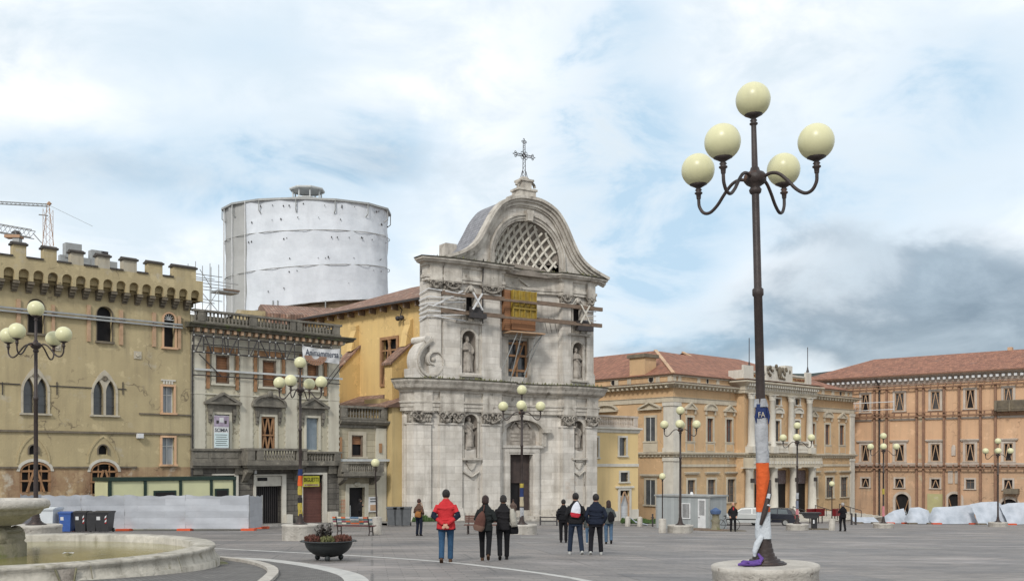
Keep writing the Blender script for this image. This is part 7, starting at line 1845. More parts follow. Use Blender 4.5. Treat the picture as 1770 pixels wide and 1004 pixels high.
# low single-globe lamps on white posts
def small_lamp():
    t=thing('post_lamp',(0,0,0),0,'x','street lamp','single globe lamps on white stone posts')
    q=MB(); q.lathe([(.22,-.2),(.22,.74),(.20,.80),(.06,.82)],20); q.build('stone_post',mt['ped'],t)
    q=MB(); q.lathe([(.045,.8),(.035,.95),(.03,2.9),(.06,2.93),(.035,2.98),(.10,3.04)],12); q.build('pole',mt['iron'],t)
    q=MB(); q.ell((0,0,3.20),.19,22,14); q.build('globe',mt['globe'],t); return t
SLs=None
for px,py,k,lb,tl in ((652,924,1.02,'single globe lamp on a white post near the painted bench, pole leaning left',-1.5),(1145,920.5,.96,'single globe lamp on a white post in front of the grey cabin',0),(1438,916,.93,'single globe lamp on a white post by the palace steps and red boxes',0)):
    if SLs is None: SLs=small_lamp(); t=SLs
    else: t=copy_tree(SLs)
    p=gpt(px,py); t.location=p; t['label']=lb; t.scale=(k,k,k); t.rotation_euler=(0,R(tl),0)

# ================================================================ PLANTER
def planter():
    p=gpt(568,968); t=thing('planter_bowl',p,0,'wide charcoal bowl planter on three round feet','planter')
    m=MB(); pr=[]
    for k in range(13): a=pi/2*k/12; pr.append((.60*sin(a)*1.0,.08+.41*(1-cos(a))))
    m.lathe([(0.001,.08)]+pr[1:]+[(.70,.49),(.70,.51),(.57,.51),(.55,.47),(0.001,.46)],40); m.build('bowl',mt['planter'],t)
    for k in range(3):
        a=-pi/2+2*pi*k/3+.1; q=MB(); q.ell((.34*cos(a),.34*sin(a),.075),(.07,.07,.08),10,7); q.build('foot',mt['planter'],t)
    for a in (0,pi): q=MB(); q.box(.66*cos(a)-.06,.66*cos(a)+.06,-.08,.08,.485,.50); q.build('handle',mt['planter'],t)
    s=MB(); s.lathe([(0.001,.49),(.56,.485)],24); s.build('soil',mt['soil'],t)
    r=random.Random(12)
    def tuft(cx,cy,n,h,s,spread,mat,lab,nm):
        q=MB()
        for i in range(n):
            a=r.uniform(0,2*pi); rr=spread*math.sqrt(r.random()); x,y=cx+rr*cos(a),cy+rr*sin(a); z=.49+h*r.random()*(1-.4*(rr/spread)); b=r.uniform(0,pi); e=r.uniform(-.6,1.2); sz=s*r.uniform(.5,1.3)
            dx,dy=cos(b)*sz,sin(b)*sz
            q.add([(x-dx*.4,y-dy*.4,z),(x+dx*.4,y+dy*.4,z),(x+dy*.3*e,y-dx*.3*e,z+sz*1.5)],[(0,1,2)])
        o=q.build(nm,mat,None,p); tag(o,lab,'plant'); return o
    tuft(-.38,-.1,900,.17,.035,.22,mt['heather'],'dull red heather at the left side of the charcoal planter','heather')
    tuft(.36,-.08,900,.17,.035,.24,mt['heather'],'dull red heather at the right side of the charcoal planter','heather')
    tuft(.02,-.25,500,.14,.035,.18,mt['heathy'],'yellow green heather at the front of the charcoal planter','heather')
    q=MB()
    for i in range(26):
        a=r.uniform(0,2*pi); x,y=-.10+.24*cos(a)*r.random(),.05+.2*sin(a); tx,ty=x+r.uniform(-.18,.18),y+r.uniform(-.1,.1); h=r.uniform(.22,.46)
        q.tube([(x,y,.48),((x+tx)/2,(y+ty)/2,.48+h*.6),(tx,ty,.48+h)],.006,4)
        for k in range(16):
            u=r.uniform(.35,1); lx_,ly_,lz_=x+(tx-x)*u,y+(ty-y)*u,.48+h*u; b=r.uniform(0,2*pi); sz=r.uniform(.03,.06)
            q.add([(lx_,ly_,lz_),(lx_+cos(b)*sz,ly_+sin(b)*sz,lz_+sz*.3),(lx_+cos(b+.6)*sz*1.3,ly_+sin(b+.6)*sz*1.3,lz_+sz*r.uniform(-.3,.6)),(lx_+cos(b+1.2)*sz,ly_+sin(b+1.2)*sz,lz_-.1*sz)],[(0,1,2,3)])
    o=q.build('leafy_shrub',mt['darkleaf'],None,p); tag(o,'dark bronze leafy shrub in the middle of the charcoal planter','plant')
planter()

# ================================================================ BENCHES
def bench(p,rz,w,label,colors):
    t=thing('park_bench',p,rz,label,'bench')     # faces local -y... backrest at +y
    for i in range(3):
        q=MB(); y=-.20+i*.15; q.box(-w/2,w/2,y,y+.12,.42,.455); q.build('seat_slat',colors[0],t)
    for i in range(4):
        z=.53+i*.085; y=.27+i*.035; q=MB(); k=len(colors)-1; segs=9
        for s_ in range(segs):
            a=-w/2+w*s_/segs; q.box(a,a+w/segs,y,y+.03,z,z+.07,(s_*(i+2)*7+i*5+s_*s_)%k if k else 0)
        q.build('back_slat',colors[1:] if k else colors[0],t)
    for sx in (-1,1):
        x=sx*(w/2-.18); q=MB()
        q.tube([(x,-.26,0),(x,-.20,.22),(x,-.22,.41)],.028,6); q.tube([(x,.30,0),(x,.20,.22),(x,.26,.42),(x,.42,.86)],.028,6); q.tube([(x,-.24,.40),(x,.28,.41)],.026,6); q.tube([(x,-.14,.2),(x,.16,.2)],.02,5); q.build('leg',mt['iron'],t)
    return t
cols=[M('maroon bench paint',(.12,.035,.035),None)]+[M('bench paint %s'%n,c,None) for n,c in (('grey green',(.17,.20,.18)),('cream',(.55,.52,.42)),('orange',(.50,.12,.05)),('slate blue',(.12,.19,.28)),('dark teal',(.07,.12,.12)),('pale grey',(.42,.42,.42)),('magenta brown',(.22,.06,.09)))]
p=gpt(614,925); bench(p,R(168),1.85,'bench with patchwork painted slats in front of the low annex door',cols)
wood=[M('brown bench slat',(.13,.065,.05),None)]; wood.append(wood[0])
bench(gpt(834,923),R(-4),1.7,'plain brown slatted bench behind the two women walking to the church',wood)

# ================================================================ BINS
def wheelie(px,py,h,w,mat,label,rz=0,stk=0,group=None):
    p=gpt(px,py) if px>400 else at(px,49.6); t=thing('wheelie_bin',p,rz,label,'bin',group); d=w*1.15; m=MB()
    def ring(z,sx,sy): return [(-sx,-sy,z),(sx,-sy,z),(sx,sy,z),(-sx,sy,z)]
    v=ring(.05,w*.40,d*.40)+ring(h*.9,w*.5,d*.5); m.add(v,[(3,2,1,0),(0,1,5,4),(1,2,6,5),(2,3,7,6),(3,0,4,7),(4,5,6,7)]); m.box(-w*.53,w*.53,-d*.54,d*.52,h*.88,h*.92); m.build('body',mat,t)
    q=MB(); q.prismx([(-d*.57,h*.92),(-d*.57,h*.95),(-d*.1,h),(d*.5,h*.98),(d*.56,h*.93),(d*.56,h*.92)],-w*.55,w*.55); q.build('lid',mat,t)
    for s in (-1,1): q=MB(); q.lathe([(.1,-.03),(.1,.03)],14); q.v=[(z+s*w*.42,x+d*.42,y+.1) for x,y,z in q.v]; q.build('wheel',mt['tyre'],t)
    q=MB(); q.tube([(-w*.4,d*.6,h*.9),(w*.4,d*.6,h*.9)],.02,6); q.build('handle',mat,t)
    if stk:
        q=MB(); yy_=lambda z:-d*(.40+.10*(z-.05)/(h*.85))-.006
        z1,z2=h*.58,h*.74; q.add([(-w*.36,yy_(z1),z1),(-w*.1,yy_(z1),z1),(-w*.1,yy_(z2),z2),(-w*.36,yy_(z2),z2)],[(0,1,2,3)])
        if stk>1:
            for k in range(2):
                z1=h*(.46+.19*k); q.add([(w*.20,yy_(z1),z1),(w*.32,yy_(z1+.06),z1+.05),(w*.36,yy_(z1+.15),z1+.17),(w*.24,yy_(z1+.12),z1+.10)],[(0,1,2,3)])
                q.add([(w*.22,yy_(z1-.05)-.001,z1-.07),(w*.34,yy_(z1)-.001,z1-.02),(w*.34,yy_(z1+.03)-.001,z1+.04),(w*.22,yy_(z1)-.001,z1-.01)],[(0,1,2,3)],1)
        q.build('sticker',[mt['white'],mt['redlamp']],t)
    return t
g_='black wheeled bins along the white fence'
wheelie(117,914.5,1.04,.60,mt['binblue'],'blue wheeled bin beside the fountain lamp pedestal',0,1)
wheelie(143,914,1.07,.60,mt['binblack'],'leftmost black wheeled bin, with square white sticker and red stripes',0,2,g_)
wheelie(161,913,1.04,.52,mt['binblack'],'middle black wheeled bin without stickers',0,0,g_)
wheelie(181,914,1.07,.70,mt['binblack'],'rightmost and widest black wheeled bin with red striped sticker',0,2,g_)
wheelie(84,911,1.25,.95,mt['binwhite'],'large white wheeled bin behind the lamp pedestal at left',0,0)
for i,(x,lb) in enumerate(((678,'grey lidded container nearest the beige annex'),(690,'middle grey lidded container between annex and church'),(702,'grey lidded container touching the church corner'))):
    wheelie(x,908.5,1.22,.62,mt['bingrey'],lb,0,0,'grey containers between annex and church')

# ================================================================ WHITE FENCE and SITE CABINS
def fence():
    d=51.5; pts=[(35,49.0),(70,50.2),(140,51),(215,51.6),(320,51.9),(430,52.1),(453,56.0)]
    t=thing('site_fence',at(240,51.6),0,'waist high white mesh site fence on orange feet along the battlemented building','fence'); o=t.location
    r=random.Random(4)
    for i in range(len(pts)-1):
        a=at(*pts[i])-o; b=at(*pts[i+1])-o; ha,hb=(1.86,1.84); n=14; m=MB(); rows=7; vs=[]
        for j in range(rows+1):
            for k in range(n+1):
                u=k/n; p=a.lerp(b,u); sag=.05*sin(pi*u)*(j/rows)**2+ (.03*sin(u*19+i) if j==rows else 0)
                vs.append((p.x,p.y+.035*sin(u*21+i*2+j*.9)+.03*sin(j*2.1+u*5),p.z+.10+(ha-.10)*j/rows-sag))
        m.add(vs,[(j*(n+1)+k,j*(n+1)+k+1,(j+1)*(n+1)+k+1,(j+1)*(n+1)+k) for j in range(rows) for k in range(n)],0,True); m.build('mesh_panel',mt['mesh'],t)
    for i,p_ in enumerate(pts):
        p=at(*p_)-o; q=MB(); q.tube([(p.x,p.y+.06,p.z),(p.x,p.y+.06,p.z+1.88)],.025,6); q.build('post',mt['galv'],t)
        q=MB(); q.box(p.x-.35,p.x+.35,p.y-.28,p.y+.28,p.z,p.z+.12); q.build('foot',mt['orange'],t)
fence()
def cabin_left():
    F=FA; u0,u1=F.U(190,-3.3),F.U(405,-3.3); g=min(F.ground(u0,-3),F.ground(u1,-3)); zt=F.Wz(300,824,-3.3)
    t=tag(empty('green_cabin',F.world((u0+u1)/2,-2.2,g),F.th),'pale yellow site cabin with dark green trim behind the white mesh fence','cabin'); hw=(u1-u0)/2; H=zt-g
    m=MB(); m.box(-hw,hw,-1.1,1.1,.0,H-.2); m.build('body',mt['cabyel'],t)
    q=MB(); q.box(-hw-.08,hw+.08,-1.2,1.2,H-.2,H); q.build('roof_rim',mt['cabgreen'],t)
    for k in (0,.265,.545,.80,1): x=-hw+2*hw*k; q=MB(); q.box(x-.08,x+.08,-1.16,-1.0,0,H-.203); q.build('trim_post',mt['cabgreen'],t)
    for a,b,zt_ in ((.13*1.0+.20,.53-.02,H-.75),(.60+.23,.95,H-.7)):
        q=MB(); q.box(-hw+2*hw*a,-hw+2*hw*b,-1.13,-1.02,H-1.75,zt_); w=q.build('window',mt['cabgreen'],t); q=MB(); q.box(-hw+2*hw*a+.1,-hw+2*hw*b-.1,-1.15,-1.131,H-1.65,zt_-.1); q.build('pane',mt['dark'],w)
cabin_left()
def cabin_right():
    # grey cabin: long face recedes from lower left to right
    a=gpt(1134,913); b=gpt(1225,914.5); 
    a=at(1134,66); b=at(1227,63.5); c=(b-a).normalized(); rz=math.atan2(c.y,c.x); L=(b-a).length; g=a.z
    t=tag(empty('grey_cabin',a,rz),'grey panelled site cabin with barred window and white barred door','cabin'); H=2.22; g2=gz(b.x,b.y)-a.z
    m=MB(); m.box(0,L,0,2.3,-.35,H-.1); m.build('body',mt['cabgrey'],t)
    q=MB(); q.box(-.1,L+.1,-.1,2.4,H-.1,H); q.build('roof_rim',mt['bingrey'] if False else mt['galv'],t)
    q=MB(); q.box(-.01,.08,-.03,.0,-.3,H-.11); q.box(L-.08,L+.01,-.03,.0,-.3,H-.11); q.box(L*.42,L*.42+.07,-.03,0,-.3,H-.11); build_split(q,'corner_post',mt['galv'],t)
    def bars(x0,x1,z0,z1,nm):
        q=MB(); q.box(x0-.06,x0,-.06,.0,z0-.06,z1+.06); q.box(x1,x1+.06,-.06,.0,z0-.06,z1+.06); q.box(x0,x1,-.06,.0,z1,z1+.06); q.box(x0,x1,-.06,.0,z0-.06,z0); o=q.build(nm,mt['white'],t)
        p=MB(); p.box(x0,x1,-.02,-.005,z0,z1); p.build('pane',mt['dark'],o)
        p=MB()
        for k in range(6): x=x0+(k+.5)*(x1-x0)/6; p.box(x-.013,x+.013,-.05,-.021,z0,z1)
        p.build('bars',mt['white'],o)
    bars(L*.50,L*.635,.75,1.65,'window')
    q=MB(); q.box(L*.79,L*.93,-.05,0,-.15,.95); q.box(L*.79,L*.79+.08,-.05,0,.95,2.0); q.box(L*.93-.08,L*.93,-.05,0,.95,2.0); q.box(L*.79+.08,L*.93-.08,-.05,0,1.9,2.0); o=q.build('door',mt['white'],t)
    p=MB(); p.box(L*.79+.08,L*.93-.08,-.03,-.01,.95,1.9); p.build('pane',mt['dark'],o); p=MB()
    for k in range(5): x=L*.79+.08+(k+.5)*(L*.14-.16)/5; p.box(x-.013,x+.013,-.06,-.031,.95,1.9)
    p.build('bars',mt['white'],o); p=MB(); p.box(L*.80,L*.80+.1,-.09,-.05,.80,.83); p.build('handle',mt['steel'],o)
    p=MB(); p.lathe([(.12,0),(.12,.05),(.08,.16),(0,.2)],12,(L*.53,1,H)); p.build('roof_vent',mt['white'],t)
    # low platform and standing pump with bicycle beside
    w=tag(empty('low_platform',at(1219,61),rz),'low grey timber platform in front of the grey cabin door','platform')
    q=MB(); q.box(-1.3,1.5,-.6,.6,.0,.10); q.build('deck',mt['timberd'],w); q=MB(); q.box(-1.2,1.4,-.5,.5,-.1,-.0); q.build('bearer',mt['dark'],w)
    p0=at(1237,60.5); w=thing('street_fountain',p0,0,'small stone drinking fountain with blue cover beside the grey cabin','fountain'); m=MB(); m.lathe([(.34,0),(.34,.1),(.26,.16),(.24,.5),(.30,.62),(.22,.72),(.20,.95),(.28,1.02)],14); m.build('pillar',mt['fmoss'],w); q=MB(); q.lathe([(.30,1.02),(.34,1.2),(.34,1.22),(.12,1.36),(0,1.42)],14); q.build('blue_cover',fabric('blue plastic cover',(.09,.14,.26)),w); q=MB(); q.lathe([(1.3,0),(1.3,.05),(.3,.07)],28,(.5,-.2,-.02)); q.build('drain_ring',mt['castle_trim'],w)
cabin_right()
def bicycle():
    p=at(1258,62); t=thing('bicycle',p,R(15),'dark bicycle leaning between the small fountain and the old man','bicycle')
    for x in (-.5,.5):
        q=MB(); q.tube([(x+.33*cos(a),0,.34+.33*sin(a)) for a in [2*pi*i/20 for i in range(21)]],.018,5,cap=False); w=q.build('wheel',mt['tyre'],t)
        q=MB()
        for k in range(6): q.tube([(x,0,.34),(x+.32*cos(k*pi/3),0,.34+.32*sin(k*pi/3))],.005,3)
        q.build('spokes',mt['galv'],w)
    q=MB(); q.tube([(-.5,0,.34),(-.15,0,.8),(.38,0,.82),(0,0,.32),(-.5,0,.34)],.018,5); q.tube([(-.15,0,.8),(0,0,.32)],.018,5); q.tube([(.5,0,.34),(.38,0,.82),(.36,0,.98)],.018,5); q.build('frame',mt['steel'],t)
    q=MB(); q.ell((-.18,0,.9),(.13,.06,.04),8,5); q.tube([(-.18,0,.88),(-.15,0,.8)],.015,5); q.build('saddle',mt['tyre'],t)
    q=MB(); q.tube([(.30,-.25,1.0),(.38,-.1,.99),(.38,.1,.99),(.30,.25,1.0)],.014,5); q.build('handlebar',mt['steel'],t)
bicycle()

# ================================================================ COLLAPSED TARPS (right)
def tarps():
    r=random.Random(21)
    specs=[((1478,900.5),(1520,905),[(1478,.45),(1520,.45)],'flat low white tarp against the palace corner, left of the pink strip lamp'),
     ((1532,906),(1572,906),[(1532,.4),(1552,1.0),(1572,1.25)],'small rising white tarp just right of the pink strip lamp'),
     ((1571,906),(1616,906),[(1571,.25),(1583,1.3),(1600,1.35),(1616,1.05)],'trapezoid white tarp, second right of the pink strip lamp'),
     ((1613,907),(1690,907),[(1613,.25),(1624,1.35),(1655,1.4),(1690,1.6)],'long crumpled white tarp left of the rightmost lamp'),
     ((1690,907),(1745,906),[(1690,1.62),(1712,1.8),(1735,1.85),(1745,1.5)],'bulging grey white tarp behind the rightmost lamp'),
     ((1742,906),(1800,905),[(1742,1.5),(1756,1.7),(1770,1.75),(1800,1.8)],'white tarp running out of frame at far right')]
    for k,(a,b,top,lb) in enumerate(specs):
        d0=92+.5*(k%2)-k*1.2; n=22; rows=9
        o=at(a[0],d0); t=thing('white_tarp',o,0,lb,'tarp','collapsed white tarps on the site fence')
        m=MB(); vs=[]
        for j in range(rows+1):
            for i in range(n+1):
                u=i/n; px=a[0]+(b[0]-a[0])*u; h=0
                for (x0,h0),(x1,h1) in zip(top,top[1:]):
                    if x0-1e-6<=px<=x1+1e-6: h=h0+(h1-h0)*(px-x0)/max(1e-6,x1-x0)
                P=at(px,d0)-o; v=j/rows; lean=1.3*v
                vs.append((P.x+r.uniform(-.04,.04),P.y+lean+.12*sin(u*5+v*3+k)+.05*sin(u*17+v*3)+r.uniform(-.02,.02),P.z+.05+h*v*1.05))
        m.add(vs,[(j*(n+1)+i,j*(n+1)+i+1,(j+1)*(n+1)+i+1,(j+1)*(n+1)+i) for j in range(rows) for i in range(n)],0,True); m.build('sheet',mt['tarp'],t)
        for px in (a[0]+6,b[0]-6): P=at(px,d0-.2)-o; q=MB(); q.box(P.x-.4,P.x+.4,P.y-.2,P.y+.2,P.z,P.z+.13); q.build('foot',mt['orange'] if k%2 else mt['castle_trim'],t)
        for px in (a[0]+3,b[0]-3): P=at(px,d0+.9)-o; q=MB(); q.tube([(P.x,P.y-.6,P.z),(P.x,P.y+.6,P.z+max(.4,(top[0][1] if px<(a[0]+b[0])/2 else top[-1][1])*.98))],.03,5); q.build('frame_post',mt['galv'],t)
tarps()

# ================================================================ CARS
def hatchback(px,d,rz,paint,label,py=None):
    p=at(px,d); t=thing('parked_car',p,rz,label,'car')   # rear towards -x local? length along x, front +x
    L,Wd,H=3.9,1.64,1.42
    prof=[(-1.95,.42),(-1.93,.75),(-1.80,.92),(-1.55,1.30),(-1.30,1.40),(-.3,1.42),(.25,1.36),(.95,.98),(1.70,.86),(1.92,.68),(1.95,.40),(1.80,.28),(-1.85,.28)]
    m=MB(); ys=[(-.80,.94),(-.82,1.0),(.82,1.0),(.80,.94)]
    # body: lower hull full width, cabin tapered
    lowp=[(-1.95,.42),(-1.94,.75),(-1.84,.93),(.95,.96),(1.70,.86),(1.92,.68),(1.95,.40),(1.80,.28),(-1.85,.28)]
    m.prism(lowp,-.82,.82)
    cab=[(-1.80,.925),(-1.56,1.30),(-1.32,1.40),(-.3,1.42),(.25,1.36),(.95,.945)]; n=len(cab)
    yw=lambda z:.815*(1-.20*(z-.95)/.47)
    m.add([(x,-yw(z),z) for x,z in cab]+[(x,yw(z),z) for x,z in cab],[tuple(range(n)),tuple(range(2*n-1,n-1,-1))]+[(i,i+n,(i+1)%n+n,(i+1)%n) for i in range(n)])
    b=m.build('body',paint,t); smooth_by_angle(b,32)
    def side(pts,s,mat,nm,off=.006):
        q=MB(); vs=[]
        for x,z in pts: vs.append((x,s*((.815*(1-.20*(z-.95)/.47) if z>.9 else .82)+off),z))
        q.add(vs,[tuple(range(len(vs)))]); q.build(nm,mat,t)
    for s in (-1,1):
        side([(-1.42,.98),(-1.28,1.32),(-.62,1.34),(-.62,.98)],s,mt['carglass'],'side_window'); side([(-.54,.98),(-.54,1.34),(.18,1.30),(.72,.98)],s,mt['carglass'],'side_window')
        side([(-1.5,.50),(-1.5,.58),(1.5,.58),(1.5,.50)],s,mt['tyre'],'rub_strip',.012)
    def slab(x0,z0,x1,z1,w0,w1,mat,nm,off=.012):
        dx,dz=x1-x0,z1-z0; l=math.hypot(dx,dz); nx,nz=-dz/l,dx/l
        if nx*(1 if x0>0 else -1)<0: nx,nz=-nx,-nz
        q=MB(); q.add([(x0+nx*off,-w0,z0+nz*off),(x0+nx*off,w0,z0+nz*off),(x1+nx*off,w1,z1+nz*off),(x1+nx*off,-w1,z1+nz*off)],[(0,1,2,3)]); q.build(nm,mat,t)
    slab(-1.78,.95,-1.57,1.27,.66,.60,mt['carglass'],'rear_window'); slab(.90,1.0,.32,1.32,.68,.60,mt['carglass'],'windscreen')
    for s in (-1,1):
        q=MB(); q.box(-1.965,-1.90,s*.62-.12,s*.62+.12,.62,.82); q.build('tail_light',mt['redlamp'],t)
        q=MB(); q.box(1.88,1.95,s*.58-.15,s*.58+.15,.58,.72); q.build('headlight',mt['glassl'],t)
    q=MB(); q.box(-2.0,-1.88,-.78,.78,.38,.52); q.build('bumper',paint if paint is mt['carb'] else mt['bingrey'],t); q=MB(); q.box(1.88,2.0,-.78,.78,.34,.50); q.build('bumper',mt['bingrey'],t)
    q=MB(); q.box(-2.01,-2.002,-.26,.26,.40,.50); q.build('number_plate',mt['white'],t)
    for x in (-1.22,1.22):
        for s in (-1,1):
            q=MB(); q.lathe([(.29,-.09),(.30,-.07),(.30,.07),(.29,.09)],20); q.v=[(a+x,c+s*.76,b_+.30) for a,b_,c in q.v]; w=q.build('wheel',mt['tyre'],t)
            q=MB(); q.lathe([(.18,-.006),(.18,.006)],14); q.v=[(a+x,c+s*.857,b_+.30) for a,b_,c in q.v]; q.build('rim',mt['galv'],w)
    return t
hatchback(1287,78,R(165),mt['carw'],'white hatchback partly hidden behind the orange wrapped lamp')
hatchback(1335,80,R(152),mt['carb'],'dark navy hatchback between the nearest lamp and the palace steps')

# ================================================================ odds and ends near the palace
def odds():
    for px,w,lb in ((1405,.75,'wide red metal box fixed by the palace steps'),(1418,.45,'narrow red metal box right of the wide one by the steps'),(1447,.6,'red metal box behind the man in black')):
        d=92; p=at(px,d); t=thing('red_box',p,FP.th,lb,'box','red boxes along the palace front'); q=MB(); zb=zpx(891,d)-p.z; q.box(-w,w,-.2,.2,zb,zb+.6); o=q.build('casing',mt['red'],t); q=MB(); q.box(-w-.03,w+.03,-.23,.23,zb+.6,zb+.66); q.build('lid',mt['red'],t)
        for s in (-1,1): q=MB(); q.tube([(s*w*.7,0,0),(s*w*.7,0,zb)],.05,6); q.build('leg',mt['steel'],t)
    p=at(1403,65.5); t=thing('stone_trough',p,0,'dark T shaped stand with a striped stem before the palace steps','stand')
    q=MB(); q.box(-.75,.55,-.3,.3,1.02,1.14); q.prism([(-.6,1.02),(.45,1.02),(.3,.75),(-.4,.75)],-.25,.25); q.build('top',mt['binblack'],t); q=MB(); q.box(.0,.32,-.15,.15,0,.75); q.build('stem',mt['binblack'],t); q=MB(); q.box(.04,.14,-.17,-.151,.42,.66); q.build('label_plate',mt['white'],t); q=MB(); q.box(-.1,1.1,-.4,.4,0,.08); q.build('base',mt['castle_trim'],t)
    for px,lb in ((1452,'left one of the two short posts by the man in black'),(1459,'right one of the two short posts by the man in black')):
        p=at(px+20,84); t=thing('bollard',p,0,lb.replace('the man in black','the palace right corner'),'bollard','short dark posts at the palace corner'); q=MB(); q.lathe([(.09,0),(.08,.9),(.10,.95),(0,1.02)],10); q.build('shaft',mt['steel'],t)
    # white stone bollards by the yellow annex and fallen sheet
    for px,lb in ((1085,'left white stone bollard before the yellow annex door'),(1106,'right white stone bollard before the yellow annex door')):
        p=at(px,69); t=thing('stone_bollard',p,0,lb,'bollard','white stone bollards by the yellow annex'); q=MB(); q.lathe([(.19,-.1),(.18,.6),(.14,.68),(0,.72)],14); q.build('shaft',mt['ped'],t)
    p=at(1096,72); q=MB(); q.add([(-.4,0,.7),(.1,-.1,.25),(1.0,0,.05),(1.1,.7,.05),(.2,.7,.3),(-.3,.5,.65)],[(0,1,5),(1,2,3,4),(1,4,5)]); q.add([(-.4,0,.66),(.1,-.1,.21),(1.0,0,.01),(1.1,.7,.01),(.2,.7,.26),(-.3,.5,.61)],[(5,1,0),(4,3,2,1),(5,4,1)]); o=q.build('fallen_sheet',mt['tarp'],None,p); tag(o,'fallen white sheet lying between the two stone bollards','sheet')
    # weeds at the wall foot
    for px0,px1,d,h,lb in ((714,770,68.4,.40,'green weeds along the church plinth left of the red jacket'),(1075,1135,73,.28,'weedy grass strip before the yellow annex')):
        r=random.Random(px0); q=MB(); a,b=at(px0,d),at(px1,d+1.5)
        for k in range(1300):
            u=r.random(); p=a.lerp(b,u); s=r.uniform(.05,.16); an=r.uniform(0,pi); hh=h*r.random()*(.6+.4*sin(u*13+px0)); y=p.y+r.uniform(-.4,.4); z=gz(p.x,y)+.13+hh*.7
            q.add([(p.x-s*cos(an),y-s*sin(an)*.5,z),(p.x+s*cos(an),y+s*sin(an)*.5,z),(p.x+r.uniform(-.1,.1),y,z+s*2)],[(0,1,2)])
        tag(q.build('weeds',mt['green']),lb,'weeds',kind='stuff')
    # railing in front of the church right side
    a,b=at(934,67),at(962,67.5); t=thing('low_railing',a,0,'low dark rail with one upright before the church right of the doorway','railing'); dd=b-a
    for h in (.25,.5): q=MB(); q.box(-.0,dd.x,-.03,.03,h,h+.07); q.build('rail',mt['steel'],t)
    for x in (0,dd.x): q=MB(); q.box(x-.05,x+.05,-.05,.05,-.1,.95 if x else .6); q.build('upright',mt['steel'],t)
    q=MB(); dd2=at(1128,70); tag(q.box(-.05,.05,-.05,.05,-.1,.9).box(-.12,.12,-.02,.02,.6,.66).build('iron_stake',mt['steel'],None,dd2),'short dark iron stake in the grass before the palace corner','post')
odds()

